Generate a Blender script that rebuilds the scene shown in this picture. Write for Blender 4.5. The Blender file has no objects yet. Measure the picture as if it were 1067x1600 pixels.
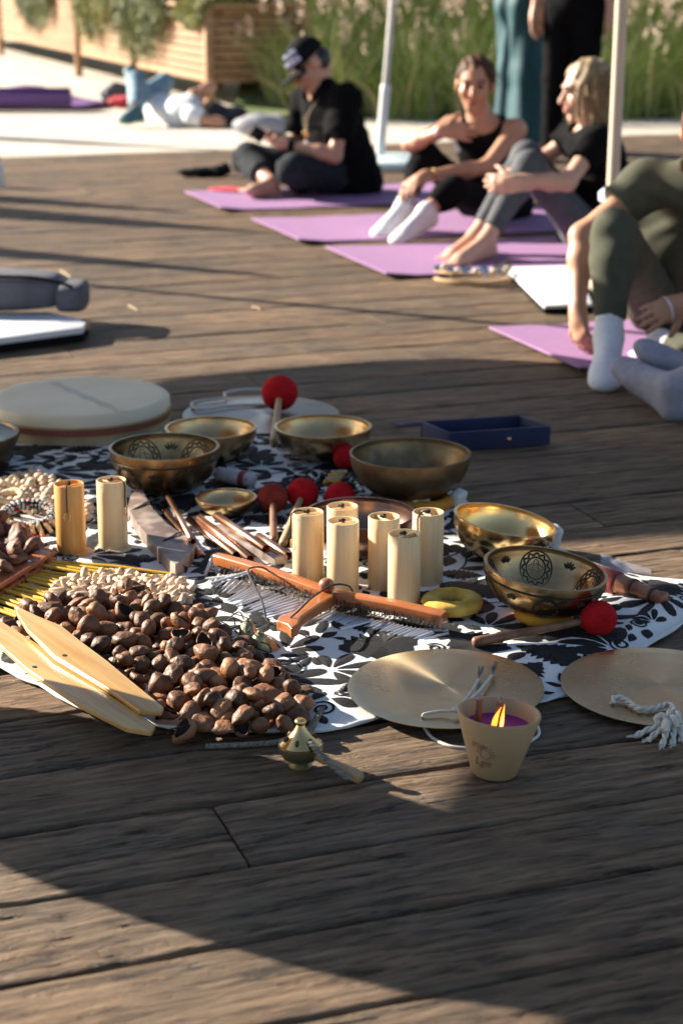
import bpy, bmesh, math, random
import numpy as np
from mathutils import Vector, Matrix, Quaternion, noise as mnoise
random.seed(7); np.random.seed(7)
V=Vector; PI=math.pi; R=math.radians
scn=bpy.context.scene; COL=scn.collection
# ---------------------------------------------------------------- camera, world, sun, exposure
CAM_H=1.22; PITCH=R(17.1); FPX=2800.0
cd=bpy.data.cameras.new('camera'); cam=bpy.data.objects.new('camera',cd); COL.objects.link(cam)
cam.location=(0,0,CAM_H); cam.rotation_euler=(PI/2-PITCH,0,0)
cd.sensor_fit='VERTICAL'; cd.sensor_height=36.0; cd.sensor_width=24.0; cd.lens=63.0
cd.clip_start=0.05; cd.clip_end=500
cd.dof.use_dof=True; cd.dof.focus_distance=3.2; cd.dof.aperture_fstop=4.0
scn.camera=cam
SUN_EL=23.0; SUN_DIR=V((-0.895,0.446,0)).normalized()      # horizontal direction towards the sun
w=bpy.data.worlds.new('World'); scn.world=w; w.use_nodes=True
nt=w.node_tree; bg=nt.nodes['Background']
sky=nt.nodes.new('ShaderNodeTexSky'); sky.sky_type='NISHITA'; sky.sun_disc=False
sky.sun_elevation=R(SUN_EL); sky.sun_rotation=math.atan2(SUN_DIR.x,SUN_DIR.y)
sky.air_density=1.0; sky.dust_density=1.2; sky.ozone_density=1.0
nt.links.new(sky.outputs[0],bg.inputs[0]); bg.inputs[1].default_value=0.05
sd=bpy.data.lights.new('sun','SUN'); sd.energy=5.0; sd.angle=R(0.42); sd.color=(1,0.91,0.77)
sun=bpy.data.objects.new('sun',sd); COL.objects.link(sun)
sv=(SUN_DIR*math.cos(R(SUN_EL))+V((0,0,math.sin(R(SUN_EL)))))
sun.rotation_euler=sv.to_track_quat('Z','Y').to_euler(); sun.location=(-4,3,6)
vs=scn.view_settings; vs.view_transform='Standard'; vs.look='None'; vs.gamma=1; vs.use_curve_mapping=False
vs.exposure=1.7
scn.cycles.use_denoising=True
scn.cycles.max_bounces=8; scn.cycles.diffuse_bounces=4; scn.cycles.transparent_max_bounces=12
scn.cycles.caustics_reflective=False; scn.cycles.caustics_refractive=False
scn.cycles.sample_clamp_indirect=6.0
# ---------------------------------------------------------------- placing helpers
cP,sP=math.cos(PITCH),math.sin(PITCH)
def ray(px,py):
    u=(px-533.5)/FPX; v=-(py-800)/FPX
    return V((u,cP+v*sP,-sP+v*cP))
def gp(px,py,z=0.0):
    """the spot at height z that the photograph shows at this pixel"""
    d=ray(px,py); t=(z-CAM_H)/d.z
    return V((d.x*t,d.y*t,z))
def wp(px,py,y):
    """the spot at distance y from the photographer"""
    d=ray(px,py); t=y/d.y
    return V((d.x*t,y,CAM_H+d.z*t))
def ppm(p):
    return FPX/(p[1]*cP+(CAM_H-p[2])*sP)
# ---------------------------------------------------------------- scene tree helpers
def link(o,parent=None):
    COL.objects.link(o)
    if parent is not None: o.parent=parent
    return o
def tag(o,label=None,cat=None,group=None,kind=None):
    if label: o['label']=label
    if cat: o['category']=cat
    if group: o['group']=group
    if kind: o['kind']=kind
    return o
def thing(name,label,cat,loc=(0,0,0),rot=None,group=None):
    o=bpy.data.objects.new(name,None); o.empty_display_size=0.05; link(o); o.location=loc
    if rot is not None: o.rotation_euler=rot
    return tag(o,label,cat,group)
def copy_tree(o,parent=None):
    c=o.copy(); COL.objects.link(c)
    if parent is not None: c.parent=parent
    for ch in list(o.children): copy_tree(ch,c)
    return c
class MB:
    def __init__(s): s.v=[]; s.f=[]
    def add(s,vs,fs):
        b=len(s.v); s.v.extend([tuple(p) for p in vs]); s.f.extend([tuple(i+b for i in f) for f in fs]); return s
    def box(s,c,size,rot=None,bev=0.0):
        x,y,z=[d/2 for d in size]; M=rot.to_3x3() if rot is not None else Matrix.Identity(3); c=V(c)
        if bev<=0:
            P=[V((i,j,k)) for i in(-x,x) for j in(-y,y) for k in(-z,z)]
            return s.add([c+M@p for p in P],[(0,1,3,2),(4,6,7,5),(0,4,5,1),(2,3,7,6),(0,2,6,4),(1,5,7,3)])
        bm=bmesh.new(); bmesh.ops.create_cube(bm,size=1.0)
        for q in bm.verts: q.co=V((q.co.x*size[0],q.co.y*size[1],q.co.z*size[2]))
        bmesh.ops.bevel(bm,geom=bm.edges[:],offset=bev,segments=2,affect='EDGES',profile=0.5)
        bm.verts.index_update()
        s.add([c+M@q.co for q in bm.verts],[[q.index for q in f.verts] for f in bm.faces]); bm.free(); return s
    def tube(s,pts,r,n=8,cap=True,closed=False):
        pts=[V(p) for p in pts]; m=len(pts)
        rr=r if isinstance(r,(list,tuple)) else [r]*m
        rings=[]; up=None
        for i in range(m):
            if closed: t=pts[(i+1)%m]-pts[i-1]
            else: t=pts[min(i+1,m-1)]-pts[max(i-1,0)]
            if t.length<1e-9: t=V((0,0,1))
            t.normalize()
            if up is None:
                up=V((0,0,1)) if abs(t.z)<0.9 else V((1,0,0))
            a=t.cross(up)
            if a.length<1e-6: a=t.cross(V((0.3,1,0.2)))
            a.normalize(); b=a.cross(t).normalized(); up=b
            rings.append([pts[i]+(a*math.cos(2*PI*k/n)+b*math.sin(2*PI*k/n))*rr[i] for k in range(n)])
        vs=[p for g in rings for p in g]; fs=[]
        for i in range(m if closed else m-1):
            j=(i+1)%m
            for k in range(n):
                k2=(k+1)%n; fs.append((i*n+k,j*n+k,j*n+k2,i*n+k2))
        if cap and not closed:
            fs.append(tuple(range(n))); fs.append(tuple((m-1)*n+k for k in reversed(range(n))))
        return s.add(vs,fs)
    def lathe(s,prof,n=48,M=None):
        """prof: list of (radius, z); zero radius closes to a point"""
        vs=[];idx=[]
        for (r,z) in prof:
            if r<1e-6: idx.append([len(vs)]*n); vs.append(V((0,0,z)))
            else:
                idx.append(list(range(len(vs),len(vs)+n)))
                vs+= [V((r*math.cos(2*PI*k/n),r*math.sin(2*PI*k/n),z)) for k in range(n)]
        fs=[]
        for a,b in zip(idx[:-1],idx[1:]):
            for k in range(n):
                k2=(k+1)%n; q=[a[k],a[k2],b[k2],b[k]]; u=[]
                for i in q:
                    if i not in u: u.append(i)
                if len(u)>2: fs.append(tuple(u))
        if M is not None: vs=[M@p for p in vs]
        return s.add(vs,fs)
    def blob(s,c,r,rot=None,seg=16,ring=10,amp=0.0,seed=0,fr=3.0,f=None):
        c=V(c); M=rot.to_3x3() if rot is not None else Matrix.Identity(3); r=r if isinstance(r,(tuple,list)) else (r,r,r)
        vs=[];fs=[]
        for i in range(ring+1):
            th=PI*i/ring
            for k in range(seg):
                ph=2*PI*k/seg; d=V((math.sin(th)*math.cos(ph),math.sin(th)*math.sin(ph),math.cos(th)))
                q=1+ (amp*mnoise.noise(d*fr+V((seed*7.3,seed*3.1,seed))) if amp else 0)
                p=V((d.x*r[0]*q,d.y*r[1]*q,d.z*r[2]*q))
                if f: p=f(d,p)
                vs.append(c+M@p)
        for i in range(ring):
            for k in range(seg):
                k2=(k+1)%seg; a,b,cc,dd=i*seg+k,(i+1)*seg+k,(i+1)*seg+k2,i*seg+k2
                fs.append((a,b,cc,dd))
        return s.add(vs,fs)
    def prism(s,pts,z0,z1,M=None):
        """flat outline pts [(x,y)] between two heights"""
        n=len(pts); vs=[V((p[0],p[1],z0)) for p in pts]+[V((p[0],p[1],z1)) for p in pts]
        if M is not None: vs=[M@p for p in vs]
        fs=[tuple(reversed(range(n))),tuple(range(n,2*n))]+[(k,(k+1)%n,n+(k+1)%n,n+k) for k in range(n)]
        return s.add(vs,fs)
    def build(s,name,mat=None,parent=None,smooth=40,bevel=0.0,bseg=2,loc=None,weld=True):
        me=bpy.data.meshes.new(name); me.from_pydata(s.v,[],s.f); me.update()
        if weld or bevel:
            bm=bmesh.new(); bm.from_mesh(me)
            bmesh.ops.remove_doubles(bm,verts=bm.verts,dist=1e-6)
            bmesh.ops.recalc_face_normals(bm,faces=bm.faces)
            if bevel>0:
                ed=[e for e in bm.edges if len(e.link_faces)==2 and e.calc_face_angle(0)>R(35)]
                bmesh.ops.bevel(bm,geom=ed,offset=bevel,segments=bseg,affect='EDGES',profile=0.6,clamp_overlap=True)
            bm.to_mesh(me); bm.free()
        if smooth:
            me.polygons.foreach_set('use_smooth',[True]*len(me.polygons))
            if smooth<180:
                try: me.set_sharp_from_angle(angle=R(smooth))
                except Exception: pass
        if mat: me.materials.append(mat)
        o=bpy.data.objects.new(name,me); link(o,parent)
        if loc is not None: o.location=loc
        return o
def mesh_np(name,v,f,mat=None,parent=None,smooth=True):
    """fast mesh from numpy arrays of triangles or quads"""
    me=bpy.data.meshes.new(name); k=f.shape[1]
    me.vertices.add(len(v)); me.vertices.foreach_set('co',np.asarray(v,dtype=np.float32).ravel())
    me.loops.add(f.size); me.loops.foreach_set('vertex_index',np.asarray(f,dtype=np.int32).ravel())
    me.polygons.add(len(f)); me.polygons.foreach_set('loop_start',np.arange(0,f.size,k,dtype=np.int32))
    me.polygons.foreach_set('loop_total',np.full(len(f),k,dtype=np.int32))
    me.polygons.foreach_set('use_smooth',np.full(len(f),bool(smooth)))
    me.update(calc_edges=True); me.validate()
    if mat: me.materials.append(mat)
    o=bpy.data.objects.new(name,me); return link(o,parent)
def smooth_path(pts,n=8,closed=False):
    """Catmull-Rom through the points"""
    P=[V(p) for p in pts]; out=[]; m=len(P)
    rng=range(m if closed else m-1)
    for i in rng:
        g=(lambda k:P[k%m]) if closed else (lambda k:P[min(max(k,0),m-1)])
        a,b,c,d=g(i-1),g(i),g(i+1),g(i+2)
        for j in range(n):
            t=j/n; out.append(0.5*((2*b)+(c-a)*t+(2*a-5*b+4*c-d)*t*t+(3*b-a-3*c+d)*t**3))
    if not closed: out.append(P[-1])
    return out
# ---------------------------------------------------------------- materials
def lin(c):
    return tuple((x/12.92 if x<=0.04045 else ((x+0.055)/1.055)**2.4) for x in c)
_mats={}
def mat(name,col,col2=None,rough=0.5,metal=0.0,scale=12.0,stretch=(1,1,1),detail=5,bump=0.0,bscale=60.0,bstretch=None,
        rrand=0.0,sheen=0.0,sss=0.0,coat=0.0,trans=0.0,emit=0.0,alpha=1.0,spec=None,aniso=0.0,objvar=0.0,ramp=(0.35,0.65),bdist=0.002,world=False):
    m=bpy.data.materials.new(name); m.use_nodes=True; t=m.node_tree; N=t.nodes; L=t.links
    p=N['Principled BSDF']
    p.inputs['Roughness'].default_value=rough; p.inputs['Metallic'].default_value=metal
    if spec is not None: p.inputs['Specular IOR Level'].default_value=spec
    if sheen: p.inputs['Sheen Weight'].default_value=sheen; p.inputs['Sheen Roughness'].default_value=0.5
    if coat: p.inputs['Coat Weight'].default_value=coat; p.inputs['Coat Roughness'].default_value=0.15
    if sss: p.inputs['Subsurface Weight'].default_value=sss; p.inputs['Subsurface Radius'].default_value=(0.02,0.008,0.004); p.inputs['Subsurface Scale'].default_value=0.5
    if trans: p.inputs['Transmission Weight'].default_value=trans
    if alpha<1: p.inputs['Alpha'].default_value=alpha
    if emit: p.inputs['Emission Color'].default_value=(*col,1); p.inputs['Emission Strength'].default_value=emit
    tc=N.new('ShaderNodeTexCoord'); oi=N.new('ShaderNodeObjectInfo')
    off=N.new('ShaderNodeVectorMath'); off.operation='MULTIPLY_ADD'
    comb=N.new('ShaderNodeCombineXYZ')
    for i in range(3): L.new(oi.outputs['Random'],comb.inputs[i])
    off.inputs[1].default_value=(37.1,53.7,19.3) if not world else (0,0,0)
    L.new(comb.outputs[0],off.inputs[0])
    if world:
        ge=N.new('ShaderNodeNewGeometry'); L.new(ge.outputs['Position'],off.inputs[2])
    else: L.new(tc.outputs['Object'],off.inputs[2])
    def noise(sc,st,det,rg=0.6):
        mp=N.new('ShaderNodeMapping'); mp.inputs['Scale'].default_value=st; L.new(off.outputs[0],mp.inputs['Vector'])
        n=N.new('ShaderNodeTexNoise'); n.inputs['Scale'].default_value=sc; n.inputs['Detail'].default_value=det; n.inputs['Roughness'].default_value=rg
        L.new(mp.outputs[0],n.inputs['Vector']); return n
    p.inputs['Base Color'].default_value=(*col,1)
    colsock=None
    if col2 is not None:
        n=noise(scale,stretch,detail); r=N.new('ShaderNodeValToRGB')
        r.color_ramp.elements[0].position=ramp[0]; r.color_ramp.elements[1].position=ramp[1]
        r.color_ramp.elements[0].color=(*col,1); r.color_ramp.elements[1].color=(*col2,1)
        L.new(n.outputs['Fac'],r.inputs[0]); colsock=r.outputs[0]
        if rrand:
            mr=N.new('ShaderNodeMapRange'); mr.inputs['To Min'].default_value=max(0.02,rough-rrand); mr.inputs['To Max'].default_value=min(1,rough+rrand)
            L.new(n.outputs['Fac'],mr.inputs['Value']); L.new(mr.outputs[0],p.inputs['Roughness'])
    if objvar and colsock is not None or objvar:
        hs=N.new('ShaderNodeHueSaturation'); mr=N.new('ShaderNodeMapRange')
        mr.inputs['To Min'].default_value=1-objvar; mr.inputs['To Max'].default_value=1+objvar
        L.new(oi.outputs['Random'],mr.inputs['Value']); L.new(mr.outputs[0],hs.inputs['Value'])
        if colsock is not None: L.new(colsock,hs.inputs['Color'])
        else: hs.inputs['Color'].default_value=(*col,1)
        colsock=hs.outputs[0]
    if colsock is not None: L.new(colsock,p.inputs['Base Color'])
    if bump:
        n=noise(bscale,bstretch or stretch,4); b=N.new('ShaderNodeBump'); b.inputs['Strength'].default_value=bump; b.inputs['Distance'].default_value=bdist
        L.new(n.outputs['Fac'],b.inputs['Height']); L.new(b.outputs[0],p.inputs['Normal'])
    if aniso:
        p.inputs['Anisotropic'].default_value=aniso; tg=N.new('ShaderNodeTangent'); tg.direction_type='RADIAL'; tg.axis='Z'
        L.new(tg.outputs[0],p.inputs['Tangent'])
    m.diffuse_color=(*col,1); _mats[name]=m
    return m
def deck_material():
    m=bpy.data.materials.new('weathered_plank'); m.use_nodes=True; t=m.node_tree; N=t.nodes; L=t.links; p=N['Principled BSDF']
    tc=N.new('ShaderNodeTexCoord'); oi=N.new('ShaderNodeObjectInfo'); comb=N.new('ShaderNodeCombineXYZ')
    for i in range(3): L.new(oi.outputs['Random'],comb.inputs[i])
    off=N.new('ShaderNodeVectorMath'); off.operation='MULTIPLY_ADD'; off.inputs[1].default_value=(41,67,23)
    L.new(comb.outputs[0],off.inputs[0]); L.new(tc.outputs['Object'],off.inputs[2])
    # slow wobble bends the grain
    wn=N.new('ShaderNodeTexNoise'); wn.inputs['Scale'].default_value=2.2; wn.inputs['Detail'].default_value=2; L.new(off.outputs[0],wn.inputs['Vector'])
    wob=N.new('ShaderNodeVectorMath'); wob.operation='MULTIPLY_ADD'; wob.inputs[1].default_value=(0,0.035,0); L.new(wn.outputs['Color'],wob.inputs[0]); L.new(off.outputs[0],wob.inputs[2])
    def noise(st,det,rg=0.62,src=wob):
        mp=N.new('ShaderNodeMapping'); mp.inputs['Scale'].default_value=st; L.new(src.outputs[0],mp.inputs['Vector'])
        n=N.new('ShaderNodeTexNoise'); n.inputs['Scale'].default_value=1; n.inputs['Detail'].default_value=det; n.inputs['Roughness'].default_value=rg
        L.new(mp.outputs[0],n.inputs['Vector']); return n
    g1=noise((8,70,30),7,0.68); g2=noise((3.5,17,8),5); g3=noise((6.5,52,24),8,0.74); big=noise((2.0,3.0,2),4,src=off); pit=noise((22,48,30),3)
    def ramp(n,stops):
        r=N.new('ShaderNodeValToRGB'); e=r.color_ramp.elements
        while len(e)<len(stops): e.new(0.5)
        for q,(pos,c) in zip(e,stops): q.position=pos; q.color=(*c,1) if isinstance(c,tuple) else (c,c,c,1)
        L.new(n.outputs['Fac'],r.inputs[0]); return r
    base=ramp(g1,[(0.30,(0.070,0.042,0.025)),(0.48,(0.160,0.109,0.069)),(0.66,(0.255,0.190,0.130))])
    grey=ramp(big,[(0.38,(0.72,0.72,0.73)),(0.64,(1.15,1.03,0.90))])
    mul=N.new('ShaderNodeMix'); mul.data_type='RGBA'; mul.blend_type='MULTIPLY'; mul.inputs[0].default_value=1
    L.new(base.outputs[0],mul.inputs[6]); L.new(grey.outputs[0],mul.inputs[7])
    # narrow dark checks (cracks) along the grain
    crack=ramp(g3,[(0.37,0.18),(0.425,0.88),(0.60,1.15)])
    mul2=N.new('ShaderNodeMix'); mul2.data_type='RGBA'; mul2.blend_type='MULTIPLY'; mul2.inputs[0].default_value=0.85
    L.new(mul.outputs[2],mul2.inputs[6]); L.new(crack.outputs[0],mul2.inputs[7])
    hs=N.new('ShaderNodeHueSaturation'); mr=N.new('ShaderNodeMapRange'); mr.inputs['To Min'].default_value=0.80; mr.inputs['To Max'].default_value=1.15
    L.new(oi.outputs['Random'],mr.inputs['Value']); L.new(mr.outputs[0],hs.inputs['Value']); L.new(mul2.outputs[2],hs.inputs['Color'])
    L.new(hs.outputs[0],p.inputs['Base Color'])
    rr=N.new('ShaderNodeMapRange'); rr.inputs['To Min'].default_value=0.5; rr.inputs['To Max'].default_value=0.85; L.new(g2.outputs['Fac'],rr.inputs['Value']); L.new(rr.outputs[0],p.inputs['Roughness'])
    p.inputs['Specular IOR Level'].default_value=0.35
    def math_(op,a,b=None,v=None):
        q=N.new('ShaderNodeMath'); q.operation=op; L.new(a,q.inputs[0])
        if b is not None: L.new(b,q.inputs[1])
        if v is not None: q.inputs[1].default_value=v
        return q.outputs[0]
    h=math_('MULTIPLY',g1.outputs['Fac'],v=0.60)
    h=math_('ADD',h,math_('MULTIPLY',g2.outputs['Fac'],v=1.0))
    h=math_('ADD',h,math_('MULTIPLY',crack.outputs[0],v=0.34))
    pr=ramp(pit,[(0.32,0.0),(0.42,1.0)])
    h=math_('ADD',h,math_('MULTIPLY',pr.outputs[0],v=0.16))
    b=N.new('ShaderNodeBump'); b.inputs['Strength'].default_value=1.0; b.inputs['Distance'].default_value=0.019
    L.new(h,b.inputs['Height']); L.new(b.outputs[0],p.inputs['Normal'])
    return m
M_deck=deck_material()
M_sand=mat('pale_sand',(0.50,0.44,0.36),(0.62,0.56,0.47),rough=0.95,scale=3.0,bump=0.4,bscale=40,world=True)
M_soil=mat('dark_soil',(0.05,0.04,0.03),(0.10,0.08,0.06),rough=1,scale=8,bump=0.5,bscale=30,world=True)
M_lawn=mat('green_slope',(0.06,0.10,0.02),(0.12,0.15,0.04),rough=1,scale=1.5,bump=0.6,bscale=25,world=True)
M_plant_wood=mat('planter_wood',(0.24,0.122,0.052),(0.40,0.238,0.125),rough=0.6,scale=6,stretch=(0.5,6,6),bump=0.2,bscale=40,objvar=0.16)
M_dark=mat('dark_void',(0.02,0.02,0.02),rough=0.9)
M_parasol=mat('parasol_canvas',(0.42,0.38,0.32),(0.46,0.42,0.36),rough=0.9,scale=30,bump=0.1,bscale=400)
M_white_paint=mat('white_paint',(0.72,0.74,0.78),(0.78,0.80,0.82),rough=0.4,scale=15)
M_pale_wood=mat('pale_pole_wood',(0.52,0.42,0.32),(0.62,0.52,0.41),rough=0.55,scale=10,stretch=(6,6,0.6),bump=0.15)
M_pole_steel=mat('pole_steel',(0.5,0.5,0.52),(0.6,0.6,0.62),rough=0.35,metal=0.6,scale=10)
# ---------------------------------------------------------------- deck
DU=V((0.942,0.3356,0)).normalized(); DN=V((-DU.y,DU.x,0))
deck_far=11.7; DECK_T=0.03
dk=MB().box((1.0,6.0,-0.075),(20,20,0.06)) ; deck=None
def build_deck():
    global deck
    seams=[0.63,0.82,1.02,1.21,1.405,1.60,1.795,1.988,2.186,2.390,2.590,2.805,3.017,3.243]
    rnd=random.Random(3)
    while seams[-1]<deck_far: seams.append(seams[-1]+0.2+rnd.uniform(-0.012,0.012))
    rot=math.atan2(DU.y,DU.x)
    mb=MB(); u0,u1=-9.0,14.0
    mb.box(DU*((u0+u1)/2)+DN*((seams[0]+seams[-1])/2)+V((0,0,-0.075)),(u1-u0,seams[-1]-seams[0],0.06),Matrix.Rotation(rot,3,'Z'))
    deck=mb.build('deck',M_dark,smooth=0); tag(deck,'weathered brown timber deck of wide planks','deck',kind='structure'); del deck['category']
    def plank_mesh(wd,ln,seed):
        r=random.Random(seed); nx=max(4,int(ln/0.16)); prof=[(-wd/2,-0.040),(-wd/2,-0.006),(-wd/2+0.0035,-0.0012),(-wd/2+0.012,0),(wd/2-0.012,0),(wd/2-0.0035,-0.0012),(wd/2,-0.006),(wd/2,-0.040)]
        vs=[];fs=[]; m=len(prof)
        for i in range(nx+1):
            x=-ln/2+ln*i/nx; e=0.0018*r.uniform(-1,1); e2=0.0018*r.uniform(-1,1); zz=0.0010*math.sin(x*5+seed)
            end=(i==0 or i==nx)
            for (y,z) in prof: vs.append((x,y+(e if y<0 else e2),z+zz-(0.002 if end and z>-0.01 else 0)))
        for i in range(nx):
            for k in range(m-1): fs.append((i*m+k,(i+1)*m+k,(i+1)*m+k+1,i*m+k+1))
        fs.append(tuple(range(m))); fs.append(tuple(nx*m+k for k in reversed(range(m))))
        mb=MB(); mb.add(vs,fs); return mb
    def rough_plank(wd,ln,seed):
        """near boards carry their worn grain as real relief"""
        nx=int(ln/0.013); ny=58; vs=[];fs=[]; N=mnoise.noise; s=seed*13.7
        edge=[(-wd/2,-0.040),(-wd/2,-0.007)]; ys=[-wd/2+wd*j/(ny-1) for j in range(ny)]
        for i in range(nx+1):
            x=-ln/2+ln*i/nx; wob=0.006*N(V((x*1.7,s,0))); e0=0.0022*N(V((x*5,s,2))); e1=0.0022*N(V((x*5,s,7)))
            vs.append((x,-wd/2+e0,-0.04))
            for y in ys:
                yy=y+wob; t=min(y+wd/2,wd/2-y); q=N(V((x*7,yy*60,s)))+0.55*N(V((x*18,yy*120,s+3)))
                crk=N(V((x*3.4,yy*36,s+9))); c=-0.0030*max(0,1-abs(crk)/0.055)*max(0,min(1,0.5+2*N(V((x*1.1,yy*7,s+20)))))
                z=0.0012*q+0.0015*N(V((x*5,yy*18,s+5)))+c+0.0013*N(V((x*26,yy*34,s+11)))
                z+=-0.005*max(0,1-t/0.008)**2
                if i==0 or i==nx: z-=0.002
                vs.append((x,y+(e0 if y<0 else e1)*(1-min(1,t/0.03)),z))
            vs.append((x,wd/2+e1,-0.04))
        m=ny+2
        for i in range(nx):
            for k in range(m-1): fs.append((i*m+k,(i+1)*m+k,(i+1)*m+k+1,i*m+k+1))
        fs.append(tuple(range(m))); fs.append(tuple(nx*m+k for k in reversed(range(m))))
        return MB().add(vs,fs)
    cache={}
    for i in range(len(seams)-1):
        n0,n1=seams[i],seams[i+1]; wd=n1-n0-0.007; nc=(n0+n1)/2
        # keep what a camera near the photographer's place can see
        lo,hi=-4.6-0.25*nc*0.3,6.0+0.55*nc*0.5
        lo=-1.6-0.42*nc; hi=1.9+0.62*nc
        cuts=[lo]; 
        if 2.18<n0<2.2: joint=(gp(360,1302)-V((0,0,0))).dot(DU)
        else: joint=None
        if joint is not None: cuts+= [joint]
        else: cuts.append(lo+(rnd.uniform(0.9,2.9) if nc>3.4 else rnd.uniform(1.0,2.3)))
        # no other joint in the near field the photograph shows unbroken
        while cuts[-1]<hi: cuts.append(cuts[-1]+ (3.6 if nc<3.6 else rnd.choice([2.4,3.0,3.6])))
        for a,b in zip(cuts[:-1],cuts[1:]):
            if 1.5<nc<3.35 and a<2.1 and b>-0.4:
                o=rough_plank(wd,b-a-0.004,nc).build('plank',M_deck,deck,smooth=60); c=DU*((a+b)/2)+DN*nc; o.location=(c.x,c.y,-0.001); o.rotation_euler=(0,0,rot); continue
            if nc<3.4 and joint is None and -0.2<a<1.9 and a!=lo: pass
            ln=round(b-a-0.004,2); key=(round(wd,3),ln,rnd.randrange(2))
            if key not in cache: 
                o=plank_mesh(wd,b-a-0.004,len(cache)+1).build('plank',M_deck,deck,smooth=30); cache[key]=o.data
            else:
                o=bpy.data.objects.new('plank',cache[key]); link(o,deck)
            c=DU*((a+b)/2)+DN*nc; o.location=(c.x,c.y,rnd.uniform(-0.0015,0.0)); o.rotation_euler=(0,rnd.choice([0.0]),rot+(PI if rnd.random()<0.5 else 0))
    return seams[-1]
deck_end=build_deck()
# ---------------------------------------------------------------- ground behind
def ground_sheet(name,mt,nx,ny,fx,fy,fz,label):
    vs=np.array([(fx(i/nx,j/ny),fy(i/nx,j/ny),fz(fx(i/nx,j/ny),fy(i/nx,j/ny))) for j in range(ny+1) for i in range(nx+1)],dtype=np.float32)
    f=np.array([(j*(nx+1)+i,j*(nx+1)+i+1,(j+1)*(nx+1)+i+1,(j+1)*(nx+1)+i) for j in range(ny) for i in range(nx)])
    o=mesh_np(name,vs,f,mt); return tag(o,label,kind='structure')
def zsand(x,y): return -0.045+0.008*mnoise.noise(V((x*1.3,y*1.3,0)))
ground_sheet('sand_ground',M_sand,90,90,lambda a,b:-70+140*a,lambda a,b:-12+130*b**1.6,lambda x,y:(-0.13 if (DN.dot(V((x,y,0)))<deck_end+0.02 and DN.dot(V((x,y,0)))>-3) else zsand(x,y)-0.0),'pale bleached sand ground behind the deck')
mb=MB(); 
sand2=[]
c0=DN*(deck_end+0.004)
def quad_strip():
    vs=[];fs=[];nx,ny=60,40
    for j in range(ny+1):
        for i in range(nx+1):
            p=DU*(-14+40*i/nx)+DN*(deck_end+0.006+26*(j/ny)**1.5); z=-0.012+0.006*mnoise.noise(V((p.x*2,p.y*2,3))) if j>0 else -0.014
            vs.append((p.x,p.y,z))
    for j in range(ny):
        for i in range(nx): fs.append((j*(nx+1)+i,j*(nx+1)+i+1,(j+1)*(nx+1)+i+1,(j+1)*(nx+1)+i))
    return MB().add(vs,fs)
o=quad_strip().build('sand_path',M_sand,smooth=180); tag(o,'pale sandy path along the deck edge',kind='structure')
def zslope(x,y):
    t=max(0,y-15.2-0.06*max(0,x)); return 0.02+0.16*t if t<14 else 0.02+0.16*14+0.10*(t-14)
ground_sheet('lawn_slope',M_lawn,50,50,lambda a,b:-0.9+30*a-(0 if b<0.25 else (b-0.25)*30),lambda a,b:14.9+70*b**1.5,zslope,'rising green slope of grass behind the path')
# ---------------------------------------------------------------- parasols
def parasol_canopy(mb,c,e1,e2,Rr,rise,n=8,aspect=1.0,thick=0.006):
    """ribbed canopy: e1,e2 span the rim plane"""
    c=V(c); e1=V(e1).normalized(); e2=V(e2).normalized(); nn=e1.cross(e2).normalized()
    if nn.z<0: nn=-nn
    seg=n*6; rings=7; vs=[];fs=[]
    for s in (0,1):
        for i in range(rings+1):
            q=i/rings
            for k in range(seg):
                a=2*PI*k/seg; sag=1-0.035*abs(math.sin(a*n/2))*q
                p=c+(e1*math.cos(a)+e2*math.sin(a)*aspect)*Rr*q*sag+nn*(rise*(1-q**1.25)-s*thick)
                vs.append(p)
    o=(rings+1)*seg
    for i in range(rings):
        for k in range(seg):
            k2=(k+1)%seg; a,b,d,e=i*seg+k,i*seg+k2,(i+1)*seg+k2,(i+1)*seg+k
            fs.append((a,b,d,e)); fs.append((o+a,o+e,o+d,o+b))
    for k in range(seg):
        k2=(k+1)%seg; fs.append((rings*seg+k,rings*seg+k2,o+rings*seg+k2,o+rings*seg+k))
    mb.add(vs,fs); return nn
SH=math.cos(R(SUN_EL))/math.sin(R(SUN_EL))     # shadow length per metre of height
def over(x,y,h):
    """where a canopy at height h hangs so that its shade lies round (x, y)"""
    return V((x,y,0))+SUN_DIR*SH*h+V((0,0,h))
def parasol(label,shade,h,Rr,base,e1=(1,0,0),e2=(0,1,0),aspect=1.0,rise=0.35,group='parasols shading the deck',n=8):
    c=over(shade[0],shade[1],h); base=V(base)
    root=thing('parasol',label,'parasol',(base.x,base.y,0),None,group)
    b=base
    mb=MB(); nn=parasol_canopy(mb,c-b,e1,e2,Rr,rise,n,aspect); mb.build('canopy',M_parasol,root,smooth=50)
    top=V((0,0,h+0.75))
    MB().tube([(0,0,0.02),top],0.024,12).build('pole',M_white_paint,root)
    MB().tube(smooth_path([top,(top+(c-b))/2+V((0,0,0.30)),c-b+nn*(rise+0.02)],8),0.02,10).build('arm',M_white_paint,root)
    MB().box((0,0,0.03),(0.5,0.5,0.06),bev=0.01).build('base_plate',M_white_paint,root,smooth=30)
    for k in range(n):
        a=2*PI*k/n; E1=V(e1).normalized(); E2=V(e2).normalized()
        MB().tube([c-b+nn*(rise-0.03),c-b+(E1*math.cos(a)+E2*math.sin(a)*aspect)*Rr*0.98-nn*0.015],0.006,6).build('rib',M_pale_wood,root)
    return root
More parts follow.
